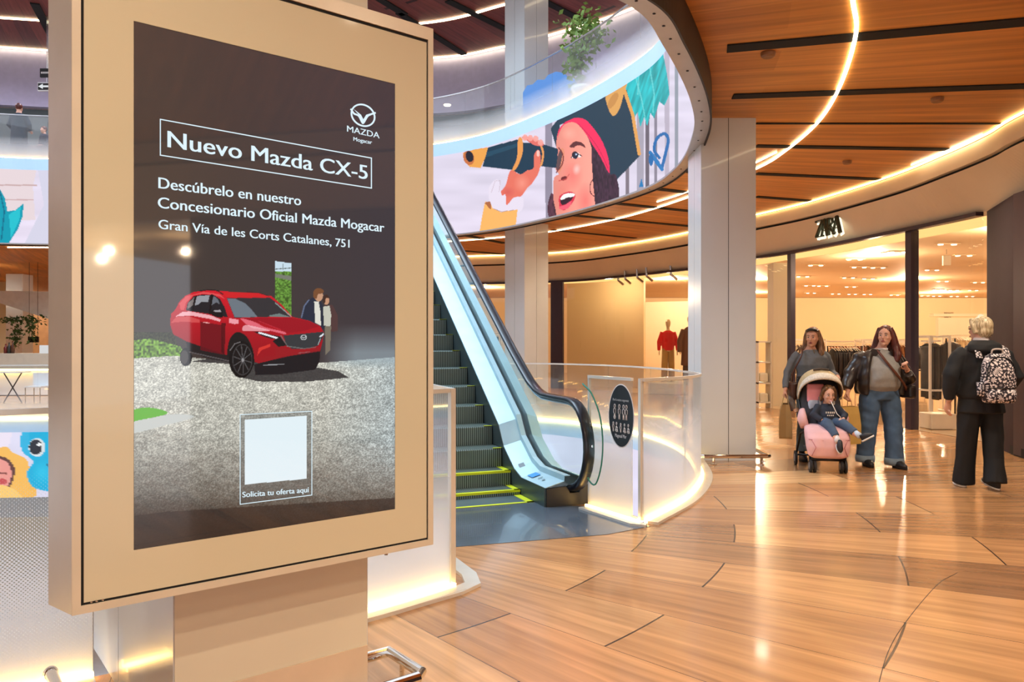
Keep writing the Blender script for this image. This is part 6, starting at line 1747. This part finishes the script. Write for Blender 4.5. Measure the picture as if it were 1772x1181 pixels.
# jacket: two front panels, back and sleeves
b = B()
lea = mat('leather_dark', (40, 32, 30), .38, noise=(.25, 12), coat=.25)
b.loft([(0, .075, .86, .26, .10), (0, .075, 1.0, .27, .115), (0, .065, 1.2, .26, .115), (0, .05, 1.32, .225, .095), (0, .04, 1.38, .12, .06)], 22)
for e in (-1, 1):
    b.tube([(e * .215, -.03, .87), (e * .225, -.05, 1.0), (e * .215, -.055, 1.15), (e * .19, -.05, 1.28), (e * .12, -.02, 1.375)], [(.05, .1), (.055, .105), (.055, .10), (.06, .085), (.04, .05)], 14)
b.tube([(-.17, .02, 1.335), (-.225, .02, 1.30), (-.33, .03, 1.12), (-.435, -.045, .93)], [.065, .085, .085, .062], 14)
b.tube([(.17, .02, 1.335), (.225, .02, 1.30), (.32, .02, 1.12), (.345, .0, 1.03), (.31, -.1, 1.05), (.26, -.17, 1.12)], [.065, .08, .078, .072, .075, .058], 14)
w2.cloth(b, 'jacket', lea, .012, wrinkle(4, .009, 16, 34))
b = B()
for e in (-1, 1): b.slab(lambda a, c, n_: Vector((e * (.06 + a), -.125 + abs(a) * .7 - n_ * .02, c)), [(0, 1.39), (.07, 1.41), (.13, 1.34), (.07, 1.26)], 0, .5)
w2.part(b, 'jacket_collar', lea, False)
b = B().loft([(0, 0, .80, .21, .15), (0, 0, .88, .225, .165), (0, -.005, .95, .215, .165)], 22)
b.tube([(-.105, 0, .87), (-.125, 0, .68), (-.14, 0, .48), (-.145, .05, .2), (-.145, .06, .06)], [.132, .118, .104, .10, .104], 16); b.tube([(.105, 0, .87), (.13, -.02, .68), (.135, -.06, .48), (.13, -.09, .2), (.125, -.1, .045)], [.132, .118, .104, .102, .105], 16)
w2.cloth(b, 'jeans', mat('denim_blue', (72, 98, 128), .85, noise=(.25, 7)), .011, wrinkle(6, .005, 18, 40))
for x, y, z in ((-.145, .06, .075), (.125, -.1, .06)):
    b = B().loft([(x, y, z - .03, .108, .108), (x, y, z, .113, .113), (x, y, z + .05, .11, .11), (x, y, z + .055, .095, .095)], 20); w2.part(b, 'turned_cuff', mat('denim_cuff', (120, 138, 152), .9, noise=(.2, 12)))
shoe(w2, -.15, .02, .012, -.1, 'shoe', M_shoe, .24, w=.05); shoe(w2, .13, -.15, .012, .1, 'shoe', M_shoe, .24, w=.05)
b = B(); b.ball((0, .028, .045), (.086, .098, .094), seg=18, rings=14)
for e, l in ((-1, -.27), (1, -.30)): b.tube([(e * .05, -.0, .10), (e * .085, .02, .0), (e * .105, .04, -.11), (e * .13, .03, -.22), (e * .13, -.01, l)], [.032, .038, .048, .05, .022], 10)
b.tube([(0, .09, .05), (0, .11, -.05), (0, .115, -.18), (0, .10, -.32)], [(.075, .045), (.10, .045), (.13, .04), (.10, .025)], 12)
w2.hput(b); w2.cloth(b, 'hair', H_red, .009, wrinkle(7, .003, 150, 18), 2)
cbg = root('crossbody_bag', 'brown shoulder bag on a diagonal strap worn by the woman in leather', 'bag', tuple(w2.p((.27, -.12, .95))))
B().tube([w2.p(v) for v in cat_([(-.085, -.10, 1.395), (-.03, -.215, 1.25), (.08, -.25, 1.10), (.20, -.20, .97), (.245, -.14, .92)], 6)], (.014), 6).build('strap', mat('strap_brown', (96, 52, 34), .45), cbg)
B().bbox(w2.p((.29, -.1, .90)), (.09, .2, .16), .3, r=.03).build('bag_body', MATS['leather_dark'], cbg)
paper_bag(*w2.p((-.46, -.07, .26))[:2], .28, .34, .16, .44, .35, 'light brown paper bag carried by the woman in leather, behind the pushchair', M_kraft2)

# ---- person with patterned backpack, seen from behind
w3 = Person('person', 'person with short silver blond hair in black clothes walking away with a backpack', 4.76, 7.72, math.pi - .1, 1.04)
b = w3.body
b.loft([(0, .0, .86, .17, .13), (0, .0, .95, .18, .13), (0, .0, 1.1, .17, .125), (0, .0, 1.25, .18, .12), (0, .01, 1.34, .17, .10), (0, .015, 1.40, .08, .065), (0, .01, 1.44, .05, .052), (0, 0, 1.5, .05, .055)], 20)
w3.head((.0, -.015, 1.555), .45, .0, 0, 1.0)
b.tube([(-.19, .01, 1.34), (-.27, .04, 1.1), (-.27, -.1, .92)], [.05, .04, .028], 12); b.tube([(.19, .01, 1.34), (.27, .04, 1.08), (.29, -.01, .85)], [.05, .04, .028], 12)
w3.hand((.292, -.015, .84), (.05, -.1, -1), (-1, -.2, 0), -1, .35); w3.hand((-.265, -.12, .91), (.2, -.8, -.5), (.7, 0, 0), 1, .4)
b.tube([(-.09, 0, .88), (-.10, .0, .48), (-.09, .10, .1)], [.09, .06, .04], 12); b.tube([(.09, 0, .88), (.10, -.04, .48), (.13, -.10, .1)], [.09, .06, .04], 12)
w3.finish(M_skin2); w3.face()
b = B().loft([(0, .0, .74, .22, .15), (0, .0, .84, .205, .145), (0, .0, .96, .19, .14)], 20)
w3.cloth(b, 'tunic', mat('tunic_black', (14, 14, 16), .7), .012, wrinkle(15, .005, 30, 8))
b = B().loft([(0, .0, .88, .20, .155), (0, .0, .92, .225, .17), (0, .0, 1.0, .225, .165), (0, .0, 1.2, .225, .16), (0, .01, 1.32, .205, .14), (0, .015, 1.40, .12, .10), (0, .01, 1.43, .08, .08)], 22)
b.tube([(-.16, .01, 1.345), (-.21, .02, 1.30), (-.30, .05, 1.1), (-.285, -.07, .94)], [.065, .076, .070, .045], 14); b.tube([(.16, .01, 1.345), (.21, .02, 1.30), (.305, .05, 1.1), (.30, .02, .97), (.295, 0, .87)], [.065, .076, .074, .062, .045], 14)
w3.cloth(b, 'jacket', mat('jacket_black', (20, 22, 26), .8, noise=(.2, 10)), .012, wrinkle(8, .007, 14, 26))
b = B().loft([(0, .07, 1.30, .13, .07), (0, .09, 1.35, .16, .10), (0, .07, 1.41, .15, .10), (0, .03, 1.45, .10, .08)], 20)
w3.cloth(b, 'hood', MATS['jacket_black'], .011, wrinkle(9, .005, 20, 40))
b = B().loft([(0, .015, 1.43, .075, .075), (0, .01, 1.47, .065, .066), (0, .01, 1.475, .06, .06)], 20); w3.part(b, 'white_collar', mat('collar_white', (222, 214, 214), .8))
b = B().loft([(0, 0, .80, .19, .14), (0, 0, .92, .19, .14)], 20)
b.tube([(-.09, 0, .87), (-.105, 0, .6), (-.095, .05, .3), (-.085, .10, .07)], [.11, .098, .088, .10], 16); b.tube([(.09, 0, .87), (.11, -.02, .6), (.11, -.06, .3), (.11, -.10, .035)], [.11, .098, .09, .10], 16)
w3.cloth(b, 'trousers', mat('trousers_black', (10, 10, 12), .75, noise=(.2, 10)), .011, wrinkle(10, .004, 30, 16))
M_sole = mat('sole_white', (224, 220, 212), .6)
shoe(w3, -.095, .06, .03, .15, 'shoe', M_shoe, .25, M_sole, -.2); shoe(w3, .13, -.10, .012, -.1, 'shoe', M_shoe, .25, M_sole)
b = B(); b.ball((0, .025, .04), (.088, .10, .095), seg=20, rings=14); b.ball((0, .06, -.015), (.078, .06, .075), seg=18, rings=12)
for e in (-1, 1): b.tube([(e * .05, -.04, .10), (e * .078, -.01, .04), (e * .078, .02, -.04)], [.03, .03, .022], 10)
w3.hput(b); w3.cloth(b, 'hair', H_grey, .008, wrinkle(11, .002, 120, 14), 2)
b = B().tube([(.03, -.093, .004), (.075, -.06, .01), (.078, .01, .0)], .004, 6); b.tube([(-.03, -.093, .004), (-.075, -.06, .01), (-.078, .01, .0)], .004, 6)
w3.part(w3.hput(b), 'glasses', M_black)
# backpack with printed flowers
def flower_mat():
    m = mat('flower_print', (220, 214, 210), .8); nt = m.node_tree; p = nt.nodes['Principled BSDF']
    tc = nt.nodes.new('ShaderNodeTexCoord'); v = nt.nodes.new('ShaderNodeTexVoronoi'); v.inputs['Scale'].default_value = 11
    nt.links.new(tc.outputs['Object'], v.inputs['Vector'])
    # petals: angular wave around each cell centre
    sub = nt.nodes.new('ShaderNodeVectorMath'); sub.operation = 'SUBTRACT'
    sc1 = nt.nodes.new('ShaderNodeVectorMath'); sc1.operation = 'SCALE'; sc1.inputs['Scale'].default_value = 1.0
    nt.links.new(tc.outputs['Object'], sub.inputs[0]); nt.links.new(v.outputs['Position'], sub.inputs[1])
    sp_ = nt.nodes.new('ShaderNodeSeparateXYZ'); nt.links.new(sub.outputs[0], sp_.inputs[0])
    at_ = nt.nodes.new('ShaderNodeMath'); at_.operation = 'ARCTAN2'; nt.links.new(sp_.outputs[2], at_.inputs[0]); nt.links.new(sp_.outputs[0], at_.inputs[1])
    m1 = nt.nodes.new('ShaderNodeMath'); m1.operation = 'MULTIPLY'; m1.inputs[1].default_value = 8; nt.links.new(at_.outputs[0], m1.inputs[0])
    s1 = nt.nodes.new('ShaderNodeMath'); s1.operation = 'SINE'; nt.links.new(m1.outputs[0], s1.inputs[0])
    m2 = nt.nodes.new('ShaderNodeMath'); m2.operation = 'MULTIPLY'; m2.inputs[1].default_value = 60; nt.links.new(v.outputs['Distance'], m2.inputs[0])
    s2 = nt.nodes.new('ShaderNodeMath'); s2.operation = 'SINE'
    m2.inputs[1].default_value = 22; nt.links.new(m2.outputs[0], s2.inputs[0])
    ad = nt.nodes.new('ShaderNodeMath'); ad.operation = 'ADD'; nt.links.new(s1.outputs[0], ad.inputs[0]); nt.links.new(s2.outputs[0], ad.inputs[1])
    r_ = nt.nodes.new('ShaderNodeValToRGB'); r_.color_ramp.elements[0].color = (*lin((40, 34, 44)), 1); r_.color_ramp.elements[1].color = (*lin((224, 214, 214)), 1)
    r_.color_ramp.elements[0].position = .52; r_.color_ramp.elements[1].position = .64
    mr = nt.nodes.new('ShaderNodeMapRange'); mr.inputs[1].default_value = -2; mr.inputs[2].default_value = 2; nt.links.new(ad.outputs[0], mr.inputs[0])
    nt.links.new(mr.outputs[0], r_.inputs[0]); nt.links.new(r_.outputs[0], p.inputs['Base Color'])
    return m
fm = flower_mat()
bpk = root('backpack', 'backpack printed with white flowers on the back of the person in black', 'backpack', tuple(w3.p((-.06, .2, 1.0))))
def bpv(vs): return [w3.p(v) for v in vs]
b = B().loft([(-.04, .235, .86, .125, .075), (-.04, .245, .90, .145, .09), (-.04, .245, 1.1, .148, .09), (-.04, .235, 1.22, .135, .08), (-.04, .22, 1.30, .10, .06), (-.04, .21, 1.325, .05, .03)], 26, 2.6); b.v = bpv(b.v); b.build('main_compartment', fm, bpk, True)
b = B().loft([(-.04, .31, .865, .105, .03), (-.04, .315, .90, .122, .04), (-.04, .315, .96, .122, .04), (-.04, .31, .985, .115, .03)], 22, 2.6); b.v = bpv(b.v); b.build('lower_pocket', fm, bpk, True)
b = B().tube([(-.16, .31, 1.0), (-.04, .345, 1.0), (.08, .31, 1.0)], .007, 6); b.v = bpv(b.v); b.build('zip', M_black, bpk)
b = B().tube(cat_([(-.165, .30, 1.08), (-.155, .30, 1.20), (-.11, .29, 1.27), (-.04, .285, 1.29), (.03, .29, 1.27), (.075, .30, 1.20), (.085, .30, 1.08)], 5), .006, 6); b.v = bpv(b.v); b.build('zip', M_black, bpk)
b = B().tube(cat_([(-.09, .22, 1.31), (-.08, .23, 1.36), (-.0, .23, 1.36), (.01, .22, 1.31)], 5), .008, 6); b.v = bpv(b.v); b.build('carry_handle', mat('handle_pale', (200, 190, 184), .7), bpk)
for x in (-.155, .10):
    b = B().tube(cat_([(x, .19, 1.28), (x, .13, 1.37), (x, -.02, 1.395), (x, -.10, 1.3)], 5), [(.028, .008)] * 16, 8); b.v = bpv(b.v); b.build('shoulder_strap', fm, bpk)
b = B().loft([(.112, .235, .92, .025, .05), (.115, .235, 1.05, .028, .055)], 14); b.v = bpv(b.v); b.build('side_pocket', fm, bpk, True)

# ---- pushchair with toddler
ST = Matrix.Translation((3.63, 8.83, 0)) @ Matrix.Rotation(-.2, 4, 'Z')
def sv(vs): return [ST @ Vector(v) for v in vs]
pc_ = root('pushchair', 'pushchair with pale patterned hood and quilted pink foot cover', 'pushchair', (3.60, 8.83, 0))
def sp_part(b, nm, m, smooth=True, parent=None): b.v = [tuple(v) for v in sv(b.v)]; return b.build(nm, m, parent or pc_, smooth)
M_fr = mat('pushchair_frame', (26, 24, 26), .4, .3)
for (x, y, r_) in ((-.165, -.19, .075), (.165, -.19, .075), (-.26, .36, .085), (.26, .36, .085)):
    for dx in ((-.022, .022) if y < 0 else (0,)):
        b = B()
        b.tube([(x + dx - .012, y, r_), (x + dx + .012, y, r_)], r_, 24); 
        wl_ = sp_part(b, 'wheel', mat('tyre_black', (24, 24, 26), .7), False)
        c = B().tube([(x + dx - .015, y, r_), (x + dx + .015, y, r_)], r_ * .55, 18); sp_part(c, 'hub', mat('hub_grey', (120, 118, 118), .4), False, wl_)
b = B()
for e in (-1, 1):
    b.tube([(e * .19, -.19, .08), (e * .19, -.17, .22), (e * .21, .05, .42), (e * .23, .34, .80), (e * .21, .46, 1.02)], .013, 8); b.tube([(e * .26, .36, .09), (e * .23, .2, .40), (e * .21, -.05, .46)], .013, 8)
b.tube([(-.19, -.17, .21), (.19, -.17, .21)], .014, 8); b.box((0, -.2, .155), (.36, .05, .035)); b.tube([(-.26, .36, .12), (.26, .36, .12)], .012, 8)
sp_part(b, 'frame', M_fr)
b = B().tube(cat_([(-.21, .46, 1.02), (-.2, .50, 1.05), (0, .52, 1.06), (.2, .50, 1.05), (.21, .46, 1.02)], 5), .016, 8); sp_part(b, 'handlebar', M_fr)
b = B().loft([(0, .0, .22, .2, .28), (0, .0, .26, .22, .3), (0, 0, .27, .2, .28)], 18, 3); sp_part(b, 'basket', mat('basket_black', (34, 32, 34), .8))
M_pink = mat('quilted_pink', (220, 172, 172), .8, noise=(.06, 9)); 
# quilted foot cover
def quilt(co):
    c = co.copy(); c[:, 1] -= .006 * np.abs(np.sin(co[:, 0] * 26)) * (co[:, 2] < .5); return c
b = B().loft([(0, -.20, .17, .17, .07), (0, -.21, .20, .215, .10), (0, -.19, .30, .235, .13), (0, -.15, .40, .24, .15), (0, -.08, .47, .235, .16), (0, .02, .52, .22, .14), (0, .08, .535, .16, .08)], 26, 2.8)
b.v = [tuple(v) for v in sv(b.v)]; fc = remesh(b, 'foot_cover', M_pink, pc_, .013, 3, quilt)
b = B().tube([(-.22, -.26, .385), (-.1, -.3, .375), (.1, -.3, .375), (.22, -.26, .385)], .004, 6); sp_part(b, 'seam', mat('seam_pink', (180, 110, 116), .8), True, fc)
for e in (-1, 1):
    b = B().tube([(e * .19, -.29, .38), (e * .15, -.32, .30), (e * .19, -.29, .2)], .0035, 6); sp_part(b, 'seam', MATS['seam_pink'], True, fc)
# seat shell and side wings
b = B().loft([(0, .12, .48, .20, .16), (0, .20, .60, .22, .12), (0, .26, .78, .215, .09), (0, .30, .98, .20, .07), (0, .31, 1.04, .15, .04)], 22, 2.8)
b.v = [tuple(v) for v in sv(b.v)]; remesh(b, 'seat', mat('seat_charcoal', (44, 42, 48), .85), pc_, .014, 3)
b = B()
for e in (-1, 1): b.tube([(e * .215, .02, .50), (e * .235, .08, .60), (e * .225, .14, .68)], [(.045, .06), (.05, .08), (.03, .05)], 12)
sp_part(b, 'arm_pad', M_pink)
b = B().bbox((-.06, .195, .88), (.20, .05, .22), 0, r=.022, M=Matrix.Rotation(-.15, 4, 'X')); sp_part(b, 'head_cushion', mat('cushion_pink', (228, 150, 162), .8, noise=(.1, 8)))
b = B().bbox((-.03, .17, .74), (.24, .05, .14), 0, r=.022, M=Matrix.Rotation(-.15, 4, 'X')); sp_part(b, 'seat_liner', mat('liner_blue_grey', (170, 178, 196), .85))
# hood: curved canopy with brim
M_hood = mat('hood_beige', (186, 164, 124), .85, noise=(.12, 30)); M_brim = mat('hood_brim', (206, 196, 180), .85, noise=(.18, 60))
def canopy(a0, a1, na, shrink=1.0, lift=0):
    vs = []; nx = 18
    for i in range(na + 1):
        a = a0 + (a1 - a0) * i / na      # angle from the front (towards the viewer) up and over to the back
        for j in range(nx + 1):
            t = math.pi * j / nx
            x = -math.cos(t) * .245 * shrink; rr_ = math.sin(t) ** .6 * .40 * shrink
            y = .30 - math.cos(a) * (rr_ * .98); z = .80 + math.sin(a) * rr_ * .92 + lift
            vs.append((x, y, z))
    fs = [(i * (nx + 1) + j, i * (nx + 1) + j + 1, (i + 1) * (nx + 1) + j + 1, (i + 1) * (nx + 1) + j) for i in range(na) for j in range(nx)]
    return vs, fs
def shell(a0, a1, na, nm, m, s0=1.0):
    v1, f1 = canopy(a0, a1, na, s0); v2, f2 = canopy(a0, a1, na, s0 - .05); n = len(v1); b = B().add(v1 + v2, f1 + [tuple(i + n for i in f) for f in f2])
    nx = 18; ed = [j for j in range(nx + 1)]; b.f += [(j, j + 1, j + 1 + n, j + n) for j in range(nx)]; k_ = na * (nx + 1); b.f += [(k_ + j, k_ + j + 1, k_ + j + 1 + n, k_ + j + n) for j in range(nx)]
    return sp_part(b, nm, m)
shell(R(44), R(60), 3, 'hood_brim', M_brim, 1.03); shell(R(59), R(112), 8, 'hood', M_hood, 1.0); shell(R(112), R(165), 6, 'hood', mat('hood_rear', (120, 112, 100), .85), .99)
v_ = [(x, .30 - .40 * math.cos(R(74)) * (1 - .55 * abs(x) / .1 * .1) - .012, .80 + .37 * math.sin(R(74)) - abs(x) * .12 + .012) for x in (-.09, -.045, 0, .045, .09)]
b = B().tube(v_, .012, 8); sp_part(b, 'hood_vent', mat('vent_dark', (70, 56, 44), .8))
# straps
b = B()
for e in (-1, 1): b.tube([(e * .08 + .05, .13, .84), (e * .07 + .05, .08, .70), (e * .04 + .04, .0, .60)], .012, 6)
sp_part(b, 'harness', mat('harness_pattern', (150, 140, 134), .8, noise=(.3, 40)))

# toddler
td = Person('person', 'toddler in dark sweatshirt and blue trousers sitting in the pushchair with a dummy chain', 3.68, 8.80, -.1, 1.0)
b = td.body
b.loft([(0, .08, .52, .09, .08), (0, .10, .62, .095, .08), (0, .12, .72, .09, .07), (0, .13, .765, .04, .04), (0, .12, .80, .035, .038)], 18)
td.head((.015, .10, .87), .05, .10, 0, .88)
b.tube([(-.10, .11, .735), (-.16, .04, .63), (-.085, -.06, .575)], [.036, .03, .02], 10); b.tube([(.10, .11, .735), (.165, .03, .63), (.13, -.07, .60)], [.036, .03, .02], 10)
td.hand((-.075, -.07, .572), (.8, -.5, -.35), (0, -.3, -1), 1, .5, .55); td.hand((.12, -.085, .60), (-.75, -.5, .25), (0, -.5, -1), -1, .7, .55)
b.tube([(-.06, .05, .53), (-.06, -.14, .55), (-.02, -.26, .42), (-.0, -.31, .36)], [.055, .045, .034, .028], 12); b.tube([(.06, .05, .53), (.11, -.12, .55), (.20, -.24, .46), (.24, -.28, .43)], [.055, .045, .034, .028], 12)
td.finish(M_skin2, .006); td.face()
b = B().loft([(0, .07, .53, .115, .105), (0, .09, .62, .115, .10), (0, .12, .71, .11, .085), (0, .13, .765, .06, .055)], 20)
b.tube([(-.09, .12, .735), (-.17, .04, .635), (-.10, -.045, .585)], [.048, .046, .034], 12); b.tube([(.09, .12, .735), (.175, .03, .635), (.135, -.055, .605)], [.048, .046, .034], 12)
td.cloth(b, 'sweatshirt', mat('sweatshirt_navy', (38, 44, 58), .85), .009, wrinkle(12, .004, 24, 50))
b = B()
for i in range(5): b.box((-.045 + i * .022, -.022 - .004 + abs(i - 2) * .003, .672), (.013, .004, .022))
for i in range(4): b.box((-.03 + i * .02, -.03 + abs(i - 2) * .003, .640), (.012, .004, .014))
td.part(b, 'chest_print', mat('print_pale', (214, 208, 200), .8), False)
b = B(); b.tube([(-.055, .05, .545), (-.06, -.13, .555), (-.03, -.22, .47), (-.015, -.255, .425)], [.07, .06, .048, .046], 12); b.tube([(.055, .05, .545), (.11, -.12, .555), (.175, -.205, .495), (.20, -.235, .47)], [.07, .06, .048, .046], 12)
td.cloth(b, 'trousers', mat('trousers_slate', (66, 84, 108), .85), .009, wrinkle(13, .003, 30, 60))
b = B().tube([(-.018, -.25, .43), (-.0, -.31, .365)], .034, 12); td.part(b, 'sock', mat('sock_white', (220, 216, 220), .85)); b = B().tube([(.195, -.23, .475), (.245, -.285, .43)], .034, 12); td.part(b, 'sock', mat('sock_blue', (190, 206, 226), .85))
def toeshoe(c, rot, nm):
    b = B().loft([(0, -.02, -.01, .03, .065), (0, -.02, .012, .033, .068), (0, -.005, .035, .028, .05), (0, .02, .055, .024, .03)], 16); Mx = Matrix.Translation(c) @ rot
    b.v = [tuple(Mx @ Vector(v)) for v in b.v]; o = td.part(b, nm, mat('toddler_shoe', (26, 26, 32), .6))
    c_ = B().loft([(0, -.02, -.026, .034, .072), (0, -.02, -.008, .036, .073)], 16); c_.v = [tuple(td.M @ (Mx @ Vector(v))) for v in c_.v]; c_.build('sole', M_sole, o, True)
toeshoe((.0, -.335, .33), Matrix.Rotation(.9, 4, 'X'), 'shoe'); toeshoe((.285, -.32, .42), Matrix.Rotation(1.1, 4, 'Z') @ Matrix.Rotation(-.55, 4, 'X'), 'shoe')
b = B(); b.ball((0, .028, .045), (.083, .095, .09), seg=18, rings=14); b.ball((0, .06, -.01), (.08, .06, .08)); 
for e in (-1, 1): b.tube([(e * .035, -.045, .11), (e * .074, -.02, .06), (e * .09, .015, -.03), (e * .088, .02, -.09)], [.022, .024, .026, .018], 10)
td.hput(b); td.cloth(b, 'hair', H_tod, .007, wrinkle(14, .002, 140, 20), 2)
b = B(); b.ball((0, -.1, -.068), (.02, .01, .016)); td.part(td.hput(b), 'dummy', M_pink)
b = B().tube([tuple(td.hm @ Vector((0.0, -.11, -.075))), (.045, -.02, .72), (.07, -.03, .66), (.10, -.08, .62)], .005, 6); td.part(b, 'dummy_chain', mat('chain_white', (226, 220, 214), .6))

# ---- two people on the upper gallery at the far left
def upper_person(px_, Y, hz, rgb, label, turn, hair, seat=False):
    p = at(px_, Y); q = Person('person', label, p[0], p[1], turn, hz / 1.65, UPZ)
    b = q.body; b.loft([(0, 0, .84, .16, .12), (0, 0, 1.1, .14, .11), (0, 0, 1.3, .17, .10), (0, .01, 1.39, .08, .06), (0, 0, 1.5, .05, .05)], 16); q.head((0, -.01, 1.545), .2)
    for e in (-1, 1): b.tube([(e * .09, 0, .88), (e * .1, 0, .48), (e * .1, .02, .06)], [.09, .06, .04], 10); b.tube([(e * .18, 0, 1.33), (e * .25, 0, 1.1), (e * .2, -.15, .98)], [.05, .04, .026], 10)
    for e in (-1, 1): q.hand((e * .2, -.16, .98), (-e * .3, -1, 0), (0, 0, -1), -e, .5)
    q.finish(M_skin2, .013)
    b = B().loft([(0, 0, .45, .22, .16), (0, 0, .8, .21, .15), (0, 0, 1.15, .2, .14), (0, 0, 1.32, .21, .12), (0, 0, 1.41, .09, .08)], 18)
    for e in (-1, 1): b.tube([(e * .16, 0, 1.35), (e * .27, 0, 1.1), (e * .21, -.13, .98)], [.07, .065, .05], 10)
    q.cloth(b, 'coat', mat('coat_%d' % rgb[0], rgb, .85), .018)
    b = B()
    for e in (-1, 1): b.tube([(e * .09, 0, .85), (e * .1, 0, .45), (e * .1, .02, .08)], [.11, .085, .07], 10)
    q.cloth(b, 'trousers', M_shoe, .018)
    for e in (-1, 1): shoe(q, e * .1, 0, .012, 0, 'shoe', M_shoe)
    b = B(); b.ball((0, .02, .04), (.085, .1, .095)); q.cloth(q.hput(b), 'hair', hair, .012)
upper_person(33, 20.3, 1.66, (30, 46, 60), 'person in a dark coat standing at the glass of the upper gallery, far left', math.pi, H_red)
upper_person(76, 21.6, 1.42, (36, 42, 60), 'smaller person in dark blue behind the upper gallery glass at the left', -.6, H_red)
